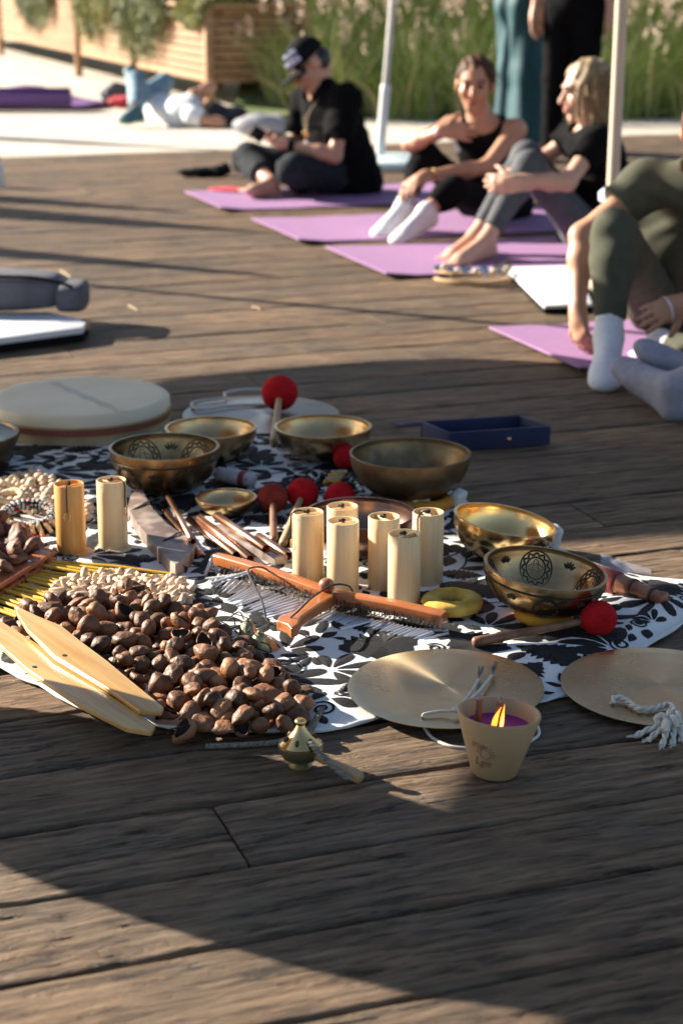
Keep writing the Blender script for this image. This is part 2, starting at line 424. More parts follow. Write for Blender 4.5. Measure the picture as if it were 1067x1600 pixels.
# back shade (falls on the drums and the far bowls), two wide parasols
parasol('wide canvas parasol whose shade falls on the drums and far bowls',(0.36,4.68),1.9,1.22,(-3.6,8.3,0),e1=(1,0,0),e2=(0,1,0),aspect=0.79)
parasol('wide canvas parasol standing farthest left beside the deck',(-1.86,4.60),1.9,1.02,(-6.6,7.6,0))
parasol('wide canvas parasol shading the near right of the deck',(1.36,2.36),1.55,1.23,(-3.2,2.4,0),rise=0.3,n=12)
# an unseen tilted gong, added to cast the oval shade across the near deck
def added_shade_gong():
    h=0.62; c=over(-0.165,2.374,h); n=V((math.sin(0.862)*math.cos(1.7614),math.sin(0.862)*math.sin(1.7614),math.cos(0.862)))
    root=thing('unseen_shade_gong','unseen round gong tilted on a post, added to cast the oval shade','gong',(c.x,c.y,0)); M=Matrix.Translation((0,0,h))@n.to_track_quat('Z','Y').to_matrix().to_4x4()
    Rg=0.331; MB().lathe([(0,0.012),(0.05,0.012),(0.07,0.004),(Rg-0.02,0.002),(Rg,-0.004),(Rg,-0.03),(Rg-0.004,-0.03),(Rg-0.006,-0.006),(0.07,0.0),(0,0.008)],96,M).build('disc',M_pole_steel,root,smooth=50)
    p=V((0,0,h))-n*0.03; q=V((p.x*1.6,p.y*1.6,0.02))
    MB().tube([q,p],0.018,12).build('post',M_pale_wood,root)
    MB().lathe([(0,0),(0.19,0),(0.19,0.025),(0.03,0.04),(0,0.04)],32,Matrix.Translation(V((q.x,q.y,0)))).build('base_plate',M_pale_wood,root)
# unseen closed parasols, added to cast the thin shadows across the far deck
def added_closed_parasol(tip,h,label,wd=0.16):
    p=V((tip[0],tip[1],0))+SUN_DIR*SH*h
    root=thing('added_closed_parasol',label,'parasol',(p.x,p.y,0),None,'unseen closed parasols added for their shadows')
    MB().lathe([(0.001,h),(0.03,h-0.03),(wd*0.45,h-0.3),(wd*0.8,h-0.65),(wd,h-1.0),(wd*0.85,h-1.12),(0.03,h-1.10)],20).build('folded_canopy',M_parasol,root,smooth=60)
    MB().tube([(0,0,0.02),(0,0,h)],0.022,10).build('pole',M_white_paint,root)
    MB().lathe([(0,0),(0.24,0),(0.24,0.05),(0.05,0.07),(0.05,0.16),(0,0.16)],24).build('base_plate',M_white_paint,root)
added_closed_parasol((-0.28,7.22),1.75,'unseen closed parasol added to cast a thin shadow, nearest of four')
added_closed_parasol((-0.40,8.45),1.85,'unseen closed parasol with a wide folded canopy, second of four added for shadows',0.24)
added_closed_parasol((-0.78,9.15),1.8,'unseen closed parasol with a folded canopy, third of four added for shadows',0.2)
added_closed_parasol((-0.75,12.35),1.7,'unseen closed parasol with a folded canopy, farthest of four added for shadows')
# the two poles in the picture
def pole_parasol(name_label,base,top,r,mt,sleeve=None,knob=False):
    base=V(base); root=thing('parasol',name_label,'parasol',(base.x,base.y,0))
    d=(V(top)-base)
    MB().tube([(0,0,0.02),d],r,14).build('pole',mt,root)
    c=d; mb=MB(); parasol_canopy(mb,c+V((0,0,-0.55)),(1,0,0),(0,1,0),1.15,0.5); mb.build('canopy',M_parasol,root,smooth=50)
    for k in range(8):
        a=2*PI*k/8; MB().tube([c-V((0,0,0.10)),c+V((math.cos(a)*1.13,math.sin(a)*1.13,-0.57))],0.006,6).build('rib',M_pale_wood,root)
    if sleeve: MB().tube([d*0.0+V((0,0,0.02)),d*sleeve],r*1.42,14).build('sleeve',M_white_paint,root)
    if sleeve: MB().tube([d*sleeve,d*(sleeve+0.012)],[r*1.55,r*1.2],14).build('collar',M_white_paint,root)
    return root
b=gp(592,262); t=wp(614,0,b.y); dd=(t-b); t=b+dd*(2.55/dd.z)
r_=pole_parasol('parasol on a thin steel pole with a white lower sleeve behind the seated women',b,t,0.021,M_pole_steel,sleeve=0.185)
M_turq=mat('pale_turquoise',(0.55,0.68,0.70),(0.62,0.74,0.75),rough=0.5)
MB().lathe([(0,0.001),(0.24,0.001),(0.25,0.02),(0.24,0.05),(0.16,0.075),(0,0.08)],32,Matrix.Translation((0.09,0,0))).build('base_weight',M_turq,r_)['label']='pale turquoise round base'
b=gp(949,455); t=b+V((0.01,0,2.5)); PR=pole_parasol('parasol on a pale wooden pole in front of the blonde woman',b,t,0.0235,M_pale_wood)
M_blueplastic=mat('pale_blue_plastic',(0.55,0.62,0.80),rough=0.35)
q=wp(946,307,b.y)-b
MB().lathe([(0,-0.03),(0.03,-0.03),(0.05,-0.015),(0.052,0.015),(0.035,0.03),(0,0.03)],20,Matrix.Translation((0.0,0,q.z))).build('clamp',M_blueplastic,PR)
MB().lathe([(0,0),(0.10,0),(0.10,0.03),(0.04,0.05),(0,0.05)],24).build('base_plate',M_pale_wood,PR)
added_shade_gong()
# ---------------------------------------------------------------- planter boxes with trailing plants
def slat_face(root,p0,dirv,nrm,length,z0,z1,rows,mt,post_at=()):
    hgt=(z1-z0)/rows; ang=math.atan2(dirv.y,dirv.x); M=Matrix.Rotation(ang,3,'Z')
    cuts=[0]+list(post_at)+[length]
    for a,b in zip(cuts[:-1],cuts[1:]):
        for i in range(rows):
            c=p0+dirv*((a+b)/2)+nrm*(0.012+0.002*random.uniform(-1,1))+V((0,0,z0+hgt*(i+0.5)))
            MB().box(c,(b-a-0.012,0.024,hgt-0.012),M,bev=0.003).build('slat',mt,root,smooth=30)
PC=gp(332,172); PL=gp(10,86); ld=(V((PL.x,PL.y,0))-V((PC.x,PC.y,0))); Lx=ld.length; ld.normalize(); ln_=V((-ld.y,ld.x,0))
if ln_.x>0: ln_=-ln_
ed=V((ld.y,-ld.x,0)); 
if ed.x<0: ed=-ed
def planter(label,s0,s1,rows=9):
    p=V((PC.x,PC.y,0))+ld*s0; root=thing('planter_box',label,'planter',(p.x,p.y,-0.02))
    Lh=s1-s0; z0,z1=0.24,0.86; wdt=0.80
    slat_face(root,V((0,0,0)),ld,ln_,Lh,z0,z1,rows,M_plant_wood,[Lh*0.5] if Lh>3 else [])
    slat_face(root,V((0,0,0)),ed,-ld,wdt,z0,z1,rows,M_plant_wood)
    MB().box(ld*(Lh/2)+ed*(wdt/2)+V((0,0,(z0+z1)/2)),(Lh-0.05,wdt-0.05,z1-z0-0.08),Matrix.Rotation(math.atan2(ld.y,ld.x),3,'Z')).build('inner_box',M_soil,root,smooth=0)
    for s in ([0.0,Lh*0.5,Lh-0.05] if Lh>3 else [0.0,Lh-0.05]):
        for e in (0,wdt):
            c=ld*(s+0.04)+ed*e+(ln_*0.035 if e==0 else ed*0.03)
            if s==0.0: c=c-ld*0.075
            MB().box(c+V((0,0,(z1+0.0)/2)),(0.09,0.07,z1),Matrix.Rotation(math.atan2(ld.y,ld.x),3,'Z'),bev=0.004).build('post',M_plant_wood,root,smooth=30)
    MB().box(ld*(Lh/2)+ln_*0.03+V((0,0,z1+0.018)),(Lh+0.1,0.09,0.035),Matrix.Rotation(math.atan2(ld.y,ld.x),3,'Z'),bev=0.004).build('rail',M_plant_wood,root,smooth=30)
    MB().box(ed*(wdt/2)-ld*0.045+V((0,0,z1+0.0182)),(wdt+0.05,0.09,0.035),Matrix.Rotation(math.atan2(ed.y,ed.x),3,'Z'),bev=0.004).build('rail',M_plant_wood,root,smooth=30)
    return root
planter('long slatted timber planter on short legs behind the man in the cap',0,Lx*0.52)
planter('slatted timber planter on legs farther off at the left edge',Lx*0.52+0.03,Lx*1.5)
# trailing plants: many narrow drooping leaves in one crown mesh each
def leaf_quads(pts,dirs,nrm,L,Wd):
    a=pts-nrm*(Wd/2)[:,None]; b=pts+nrm*(Wd/2)[:,None]; c=pts+dirs*L[:,None]+nrm*(Wd*0.15)[:,None]; d=pts+dirs*L[:,None]-nrm*(Wd*0.15)[:,None]
    v=np.stack([a,b,c,d],1).reshape(-1,3); n=len(pts); f=np.arange(4*n).reshape(n,4); return v,f
M_rosemary=mat('grey_green_leaf',(0.08,0.11,0.03),(0.22,0.24,0.08),rough=0.6,scale=3,trans=0.0)
M_yellowgreen=mat('yellow_green_leaf',(0.13,0.15,0.03),(0.34,0.32,0.09),rough=0.6,scale=3)
M_stem=mat('plant_stem',(0.10,0.08,0.04),rough=0.9)
def trailing(label,s,width,drop,seed,mt,topw=0.5,n=170):
    rs=np.random.RandomState(seed); p=V((PC.x,PC.y,0))+ld*s; root=thing('trailing_plant',label,'plant',(p.x,p.y,0.84),None,'plants trailing over the planters')
    vs=[];fs=[];b0=0; st=MB()
    for i in range(n):
        u=rs.uniform(-width/2,width/2); q=rs.uniform(0.05,topw); dl=drop*rs.uniform(0.25,1.0)*(1-0.6*(abs(u)/(width/2))**2)
        pts=smooth_path([ld*u+ed*q,ld*u+ed*q*0.4+V((0,0,0.10+rs.uniform(0,.14))),ld*(u+rs.uniform(-.06,.06))+ln_*rs.uniform(.05,.12)+V((0,0,0.03)),ld*(u+rs.uniform(-.1,.1))+ln_*rs.uniform(.06,.16)+V((0,0,-dl))],7)
        if i%4==0: st.tube(pts,0.004,4,cap=False)
        P=np.array([tuple(x) for x in pts]); m=len(P)
        idx=rs.randint(0,m,60); jit=rs.uniform(-.025,.025,(60,3)); d=rs.normal(0,0.6,(60,3)); d[:,2]-=0.7; d/=np.linalg.norm(d,axis=1)[:,None]
        nr=np.cross(d,rs.normal(0,1,(60,3))); nr/=np.linalg.norm(nr,axis=1)[:,None]
        v,f=leaf_quads(P[idx]+jit,d,nr,rs.uniform(.03,.075,60),rs.uniform(.008,.016,60)); vs.append(v); fs.append(f+b0); b0+=len(v)
    mesh_np('foliage',np.concatenate(vs),np.concatenate(fs),mt,root,smooth=False); st.build('stem',M_stem,root,weld=False)
trailing('yellow green plant trailing over the planter side, left of the lying person',4.15,1.5,0.45,1,M_yellowgreen)
trailing('grey green plant trailing far down the planter side beside its corner',2.15,2.0,0.55,2,M_rosemary,n=230)
trailing('low green plant spreading over the planter end behind the cap',0.25,0.7,0.16,3,M_yellowgreen,topw=0.8,n=130)
trailing('green plant trailing over the farther planter at the left edge',7.3,2.0,0.45,4,M_rosemary)
# ---------------------------------------------------------------- ornamental grasses
M_grass=mat('grass_blade',(0.10,0.16,0.022),(0.28,0.35,0.080),rough=0.65,scale=0.9,ramp=(0.3,0.7))
M_grassdry=mat('dry_grass_blade',(0.42,0.35,0.20),(0.52,0.42,0.28),rough=0.8,scale=2)
M_plume=mat('pink_plume',(0.58,0.43,0.34),(0.70,0.55,0.43),rough=0.9,scale=3)
def grasses():
    rs=np.random.RandomState(11)
    n=90000; px=rs.uniform(-1.4,8.5,n); py=14.65+rs.power(1.0,n)*13.0
    left_lim=-0.35-(py-14.8)*0.34; keep=px>left_lim; px,py=px[keep],py[keep]; n=len(px)
    # clumps
    cl=np.stack([rs.uniform(-2.5,8.5,700),rs.uniform(14.6,27.5,700)],1)
    near=np.concatenate([np.argmin((a_[:,None]-cl[None,:,0])**2+(b_[:,None]-cl[None,:,1])**2,axis=1) for a_,b_ in zip(np.array_split(px,12),np.array_split(py,12))]); fac=rs.uniform(0.15,0.75,n)
    px=px*(1-fac)+cl[near,0]*fac; py=np.maximum(py*(1-fac)+cl[near,1]*fac,14.62)
    pz=np.array([max(0,zslope(a,b)) for a,b in zip(px,py)])-0.05
    hh=rs.uniform(0.40,0.95,n)*(0.8+0.4*((near*37)%11)/11.0); lean=rs.normal(0,0.42,(n,2)); lean[:,0]+=(px-cl[near,0])*1.0; lean[:,1]+=(py-cl[near,1])*0.8
    wd=rs.uniform(0.004,0.009,n); az=rs.uniform(0,PI,n); sx=np.cos(az)*wd; sy=np.sin(az)*wd*0.3
    V5=[]
    for k,(tz,wf) in enumerate([(0,1),(0.45,0.9),(0.8,0.55),(1.0,0.05)]):
        bend=tz**2.0; x=px+lean[:,0]*hh*bend; y=py+lean[:,1]*hh*bend; z=pz+hh*(tz-0.28*bend*np.minimum(1,np.abs(lean).sum(1)))
        V5.append(np.stack([x-sx*wf,y-sy*wf,z],1)); V5.append(np.stack([x+sx*wf,y+sy*wf,z],1))
    v=np.stack(V5,1).reshape(-1,3); b=np.arange(n)[:,None]*8
    f=np.concatenate([b+np.array([0,1,3,2]),b+np.array([2,3,5,4]),b+np.array([4,5,7,6])],0)
    sel=rs.uniform(0,1,n)<0.86
    fs3=f.reshape(3,n,4)
    root=mesh_np('ornamental_grass',v,fs3[:,sel].reshape(-1,4),M_grass,None,smooth=True)
    tag(root,'tall green ornamental grass with pinkish plumes behind the path','grass',kind='stuff')
    d=mesh_np('dry_blades',v,fs3[:,~sel].reshape(-1,4),M_grassdry,root,smooth=True); tag(d,kind='stuff')
    m=9500; i=rs.choice(n,m); tip=np.stack([px[i]+lean[i,0]*hh[i]*1.1,py[i]+lean[i,1]*hh[i]*1.1,pz[i]+hh[i]*1.06],1)
    ok=(tip[:,2]>0.42)&(rs.uniform(0,1,m)<np.clip((tip[:,2]-0.3)/0.9,0,1)*np.where((tip[:,0]<0.6)|(tip[:,0]>2.6),1,0.55)); tip=tip[ok]; m=len(tip)
    vs=[];fs=[];b0=0
    for k in range(14):
        t=rs.uniform(0,0.17,m); ax=rs.normal(0,0.12,(m,3)); ax[:,2]=1
        p=tip+ax*t[:,None]*0.9+rs.normal(0,0.008,(m,3)); d=rs.normal(0,0.8,(m,3)); d[:,2]+=0.8; d/=np.linalg.norm(d,axis=1)[:,None]
        nr=np.cross(d,rs.normal(0,1,(m,3))); nr/=np.linalg.norm(nr,axis=1)[:,None]
        a,f2=leaf_quads(p,d,nr,rs.uniform(.03,.055,m),rs.uniform(.012,.022,m)); vs.append(a); fs.append(f2+b0); b0+=len(a)
    pl=mesh_np('plumes',np.concatenate(vs),np.concatenate(fs),M_plume,root,smooth=False); tag(pl,kind='stuff')
grasses()
# ---------------------------------------------------------------- mats and small things on the far deck
M_mat=mat('purple_foam',(0.30,0.155,0.315),(0.34,0.18,0.355),rough=0.75,scale=40,bump=0.15,bscale=300)
M_matdark=mat('deep_purple_foam',(0.165,0.075,0.24),(0.19,0.09,0.27),rough=0.7,scale=40,bump=0.15,bscale=300)
me1=V((0.31,-0.95,0)).normalized(); ml1=V((0.95,0.31,0)).normalized()
def yoga_mat(label,corner,wid,length,mt,lift=0.0):
    c=V(corner); root=MB()
    n=14; vs=[];fs=[]; th=0.006
    pr=[]
    for s in (th,0.0):
        for i in range(n+1):
            for j in range(2):
                p=ml1*(length*i/n)+me1*(wid*j); pr.append(V((p.x,p.y,s+0.002+(0.018 if i==0 and j==1 else 0.010 if i==0 else 0.004 if i==1 else 0)+0.003*abs(math.sin(i*1.7+j)))))
    m=(n+1)*2
    for i in range(n):
        fs.append((2*i,2*i+1,2*i+3,2*i+2)); fs.append((m+2*i,m+2*i+2,m+2*i+3,m+2*i+1))
        fs.append((2*i,2*i+2,m+2*i+2,m+2*i)); fs.append((2*i+1,m+2*i+1,m+2*i+3,2*i+3))
    fs.append((0,m,m+1,1)); fs.append((2*n,2*n+1,m+2*n+1,m+2*n))
    root.add(pr,fs); o=root.build('yoga_mat',mt,None,smooth=30); o.location=(c.x,c.y,0)
    return tag(o,label,'yoga mat',group='purple yoga mats')
yoga_mat('purple yoga mat under the man in the black cap',gp(288,303),0.80,1.8,M_mat)
yoga_mat('purple yoga mat under the woman in white socks',gp(393,346),0.80,1.9,M_mat)
yoga_mat('lilac yoga mat under the bare feet of the blonde woman',gp(508,391),0.80,1.9,M_mat)
yoga_mat('lilac yoga mat under the person in olive clothes at the right edge',gp(763,518),0.72,1.8,M_mat)
# half rolled mat far left
b=gp(20,172); root=thing('rolled_yoga_mat','purple yoga mat half rolled on the sand at the left edge','yoga mat',(b.x,b.y,0.0),None,'purple yoga mats')
mb=MB(); prof=[]
for i in range(46):
    t=i/45*2*PI*2.3; r=0.035+0.055*i/45; prof.append((r*math.cos(t),0.10+r*math.sin(t)))
x0,x1=-0.75,0.50; vs=[];fs=[]
for (y,z) in prof: vs+= [V((x0,y,z)),V((x1,y,z))]
for i in range(45): fs.append((2*i,2*i+1,2*i+3,2*i+2))
o=MB().add(vs,fs).build('roll',M_matdark,root,smooth=60); so=o.modifiers.new('thickness','SOLIDIFY'); so.thickness=0.008
vs=[];fs=[]
for i in range(13):
    for j in range(9):
        x=-0.75+1.4*i/12; y=0.1+0.8*j/8; z=0.02+0.16*math.exp(-((y-0.75)/0.2)**2)*math.exp(-((x+0.15)/0.38)**2)+0.012*math.sin(5*y)
        vs.append(V((x+0.25*(y-0.1),y,z)))
for i in range(12):
    for j in range(8): fs.append((i*9+j,i*9+j+1,(i+1)*9+j+1,(i+1)*9+j))
o=MB().add(vs,fs).build('loose_end',M_matdark,root,smooth=60); so=o.modifiers.new('thickness','SOLIDIFY'); so.thickness=0.008
# white folding floor seats with dark edging
M_whitefab=mat('white_fabric',(0.68,0.70,0.74),(0.74,0.76,0.78),rough=0.8,scale=20,bump=0.1,bscale=200)
M_blackfab=mat('black_fabric',(0.005,0.005,0.006),(0.009,0.009,0.010),rough=0.9,scale=30,spec=0.15)
M_tan=mat('tan_leather',(0.42,0.26,0.12),rough=0.6)
M_greyfab=mat('grey_fabric',(0.085,0.085,0.105),(0.12,0.12,0.145),rough=0.8,scale=12,bump=0.2,bscale=150)
def flat_board(label,pts,z,th,cat='floor board'):
    P=[gp(x,y,z) for x,y in pts]; c=P[0]; root=thing('folded_seat_board',label,cat,(c.x,c.y,0))
    loc=[(p.x-c.x,p.y-c.y) for p in P]
    MB().prism(loc,z-th*0.45,z).build('cover',M_whitefab,root,smooth=30,bevel=0.004)
    cx=sum(q[0] for q in loc)/len(loc); cy=sum(q[1] for q in loc)/len(loc)
    MB().prism([(cx+(x-cx)*1.015,cy+(y-cy)*1.015) for x,y in loc],0.002,z-th*0.45-0.001).build('edging',M_blackfab,root,smooth=30)
    return root,c
rt,c=flat_board('flat white folded seat board with a tan corner under the grey bag',[(-120,505),(-60,488),(75,487),(137,500),(130,511),(0,528),(-110,540)],0.05,0.05)
q=gp(134,508,0.035)-V((c.x,c.y,0)); MB().box(q,(0.03,0.05,0.03),bev=0.004).build('corner_patch',M_tan,rt)
rt,c=flat_board('flat white folded seat board on the deck behind the olive clad person',[(790,418),(900,414),(925,474),(850,477)],0.03,0.03)
q=gp(866,480,0.014)-V((c.x,c.y,0)); MB().box(q,(0.07,0.02,0.022),bev=0.004).build('corner_patch',M_tan,rt)
# grey bag on the board
b=gp(30,487,0.05); root=thing('bag','soft grey cloth bag lying on the white board at the left edge','bag',(b.x,b.y,0.052))
sq=lambda t,e:math.copysign(abs(t)**e,t)
MB().blob((-0.10,0.06,0.066),(0.27,0.11,0.066),seg=44,ring=26,amp=0.05,seed=2,fr=2.2,f=lambda d,p:V((0.27*sq(d.x,0.5)*(1+0.03*math.sin(d.z*9)),0.115*sq(d.y,0.55),0.066*sq(d.z,0.42)*(1-0.15*max(0,d.x))))).build('body',M_greyfab,root)
MB().blob((0.185,0.03,0.050),(0.06,0.09,0.05),seg=28,ring=18,f=lambda d,p:V((0.055*sq(d.x,0.5),0.10*sq(d.y,0.6),0.050*sq(d.z,0.45)))).build('side_pocket',M_greyfab,root)
MB().tube(smooth_path([(-0.1,-0.045,0.128),(0.05,-0.045,0.126),(0.15,-0.05,0.110),(0.2,-0.06,0.094)],6),0.006,6).build('strap',M_blackfab,root)
# black cloth bundle
b=gp(320,276); root=thing('cloth_bundle','crumpled black cloth bundle lying on the deck beside the cap wearer','cloth',(b.x,b.y,0))
mb=MB()
for i,(x,y,z,a,bb,cc) in enumerate([(-0.09,0,0.024,0.07,0.05,0.022),(0.0,0.01,0.03,0.08,0.055,0.028),(0.09,0,0.034,0.07,0.05,0.033),(0.12,0.02,0.05,0.03,0.03,0.03)]):
    mb.blob((x,y,z),(a,bb,cc),seg=18,ring=10,amp=0.35,seed=i,fr=2.6)
mb.build('fabric',M_blackfab,root)
b=gp(2,292); root=thing('water_bottle','white bottle standing at the far left edge of the deck','bottle',(b.x-0.015,b.y,0))
MB().lathe([(0,0),(0.033,0),(0.036,0.01),(0.036,0.1),(0.028,0.12),(0.014,0.13),(0.014,0.15)],20).build('body',M_white_paint,root)
MB().lathe([(0,0.17),(0.017,0.17),(0.018,0.148),(0,0.148)],16).build('cap',M_blackfab,root)
# red towel under the first mat's foot, red shoes and bag by the lying person
M_red=mat('red_cloth',(0.50,0.03,0.05),(0.6,0.06,0.08),rough=0.8,scale=20)
b=gp(360,300); root=thing('towel','small red towel on the purple mat beneath the man\'s foot','towel',(b.x,b.y,0.010))
MB().blob((0,0,0.006),(0.13,0.09,0.008),seg=24,ring=8,amp=0.4,seed=4,fr=1.6).build('cloth',M_red,root)
b=gp(188,166); root=thing('shoulder_bag','red and grey bag lying on the sand by the lying person\'s feet','bag',(b.x,b.y,-0.012))
MB().blob((0.05,0,0.05),(0.16,0.1,0.055),seg=20,ring=12,amp=0.25,seed=8,fr=2,f=lambda d,p:V((p.x,p.y,max(p.z,-0.05)))).build('red_flap',M_red,root)
MB().blob((-0.05,0.12,0.10),(0.13,0.09,0.10),seg=20,ring=12,amp=0.3,seed=9,fr=2,f=lambda d,p:V((p.x,p.y,max(p.z,-0.1)))).build('grey_body',M_greyfab,root)
b=gp(412,212); root=thing('cushion','pale grey cushion on the sand behind the man in the cap','cushion',(b.x,b.y,-0.012))
M_palegrey=mat('pale_grey_cloth',(0.30,0.30,0.33),(0.36,0.36,0.4),rough=0.9)
MB().blob((0,0,0.08),(0.22,0.12,0.09),seg=20,ring=12,amp=0.18,seed=3,f=lambda d,p:V((p.x,p.y,max(p.z,-0.08)))).build('cover',M_palegrey,root)
# driftwood jingle rattle on the third mat's edge
M_drift=mat('driftwood',(0.42,0.26,0.12),(0.55,0.36,0.18),rough=0.6,scale=20,stretch=(0.4,3,3))
M_steel=mat('bright_steel',(0.72,0.72,0.74),(0.62,0.62,0.65),rough=0.22,metal=1.0,scale=30)
M_shell=mat('pale_shell',(0.70,0.62,0.50),(0.8,0.74,0.64),rough=0.35,scale=30)
b=gp(740,444); root=thing('jingle_rattle','curved wooden rattle with bright metal jingles beside the bare feet','rattle',(b.x,b.y,0))
def arc_strip(mb,cx,cy,Rr,a0,a1,z0,z1,wd,n=20):
    vs=[];fs=[]
    for i in range(n+1):
        a=a0+(a1-a0)*i/n; 
        for (rr,z) in ((Rr-wd/2,z0),(Rr+wd/2,z0),(Rr+wd/2,z1),(Rr-wd/2,z1)): vs.append(V((cx+rr*math.cos(a),cy+rr*math.sin(a),z)))
    for i in range(n):
        for k in range(4): fs.append((i*4+k,i*4+(k+1)%4,(i+1)*4+(k+1)%4,(i+1)*4+k))
    fs+= [(0,1,2,3),(n*4+3,n*4+2,n*4+1,n*4)]
    mb.add(vs,fs)
for z in (0.004,0.038):
    mb=MB(); arc_strip(mb,0,0.12,0.15,R(195),R(345),z,z+0.012,0.022); mb.build('wooden_arc',M_drift,root,bevel=0.003)
for i in range(6):
    a=R(205+i*26); c=V((0.15*math.cos(a),0.12+0.15*math.sin(a),0.028))
    MB().tube([c-V((0,0,0.012)),c+V((0,0,0.03))],0.003,8).build('pin',M_steel,root)
    M=Matrix.Translation(c+V((0,0,0.028+0.006*(i%3))))@Matrix.Rotation(R(random.uniform(15,70)),4,'X')@Matrix.Rotation(R(random.uniform(-40,40)),4,'Y')
    MB().lathe([(0.003,0.002),(0.012,0.003),(0.022,0.0),(0.022,-0.0012),(0.003,0.0)],20,M).build('jingle',M_steel,root)
for i in range(5):
    a=R(212+i*28); MB().blob((0.15*math.cos(a)+0.01,0.10+0.15*math.sin(a),0.062),(0.014,0.01,0.009),amp=0.2,seed=i).build('shell',M_shell,root)
# ---------------------------------------------------------------- cloth
def lerp_pts(x,P):
    for (a,b),(c,d) in zip(P[:-1],P[1:]):
        if a<=x<=c: return b+(d-b)*(x-a)/(c-a)
    return P[0][1] if x<P[0][0] else P[-1][1]
LOW=[(-1.30,3.32),(-0.95,3.16),(-0.62,3.00),(-0.52,2.90),(-0.45,2.815),(-0.36,2.76),(-0.28,2.725),(-0.15,2.715),(-0.02,2.715),(0.05,2.755),(0.116,2.815),(0.20,2.80),(0.348,2.835),(0.42,2.90),(0.55,3.08),(0.68,3.25),(0.86,3.42)]
UPP=[(-1.30,4.85),(-0.5,4.74),(0.05,4.62),(0.20,4.30),(0.30,4.02),(0.42,3.80),(0.52,3.58),(0.62,3.50),(0.74,3.46),(0.86,3.425)]
def cloth_z(x,y):
    lo=lerp_pts(x,LOW); up=lerp_pts(x,UPP)
    e=min(max(min(y-lo,up-y),0)/0.10,1.0)
    f=0.5+0.5*mnoise.noise(V((x*7+y*3,y*6,1.7))); g=0.5+0.5*math.sin((x*0.8+y)*34+3*mnoise.noise(V((x*4,y*4,5))))
    z=0.006+0.004*f*f+0.0030*g*f
    # folds run near the front hem and on the right tail
    front=math.exp(-((y-lo)/0.16)**2); right=1/(1+math.exp(-(x-0.42)*14))
    z+=front*0.014*(0.5+0.5*math.sin(x*23+2.5*mnoise.noise(V((x*3,y*9,2)))))*e
    z+=right*0.009*(0.5+0.5*math.sin((x-y*1.2)*38))*e
    for gx,gy in ((0.182,2.92),(0.53,2.93)):
        q=math.exp(-(((x-gx)**2+(y-gy)**2)/0.155**2)**2); z=z*(1-0.85*q)
    return 0.004+z*(0.25+0.75*e)
M_cloth=mat('white_cotton',(0.70,0.69,0.67),(0.78,0.77,0.75),rough=0.85,scale=14,bump=0.35,bscale=420,bdist=0.0008)
M_embro=mat('black_embroidery',(0.010,0.010,0.011),(0.030,0.030,0.032),rough=0.75,scale=220,bump=0.6,bscale=900,bstretch=(1,0.4,1),bdist=0.001,spec=0.2)
def build_cloth():
    nx,ny=190,190; vs=[];fs=[]
    for i in range(nx+1):
        x=-1.30+2.16*i/nx; lo=lerp_pts(x,LOW)+0.010*mnoise.noise(V((x*8,1,0)))+0.007*mnoise.noise(V((x*24,4,0))); up=lerp_pts(x,UPP)+0.006*mnoise.noise(V((x*9,7,0)))
        for j in range(ny+1):
            y=lo+(up-lo)*j/ny; vs.append((x,y,cloth_z(x,y)))
    for i in range(nx):
        for j in range(ny): fs.append((i*(ny+1)+j,(i+1)*(ny+1)+j,(i+1)*(ny+1)+j+1,i*(ny+1)+j+1))
    o=mesh_np('embroidered_cloth',np.array(vs),np.array(fs),M_cloth)
    tag(o,'white cotton cloth embroidered with black leaves, spread under the instruments','cloth')
    # rolled hem along the front
    pts=[]; x=-1.25
    while x<0.80:
        lo=lerp_pts(x,LOW)+0.010*mnoise.noise(V((x*8,1,0)))+0.007*mnoise.noise(V((x*24,4,0))); pts.append((x,lo+0.002,cloth_z(x,lo)+0.0015)); x+=0.02
    MB().tube(pts,[0.0035+0.0012*math.sin(k*1.7) for k in range(len(pts))],7).build('hem',M_cloth,o)
    return o
CLOTH=build_cloth()
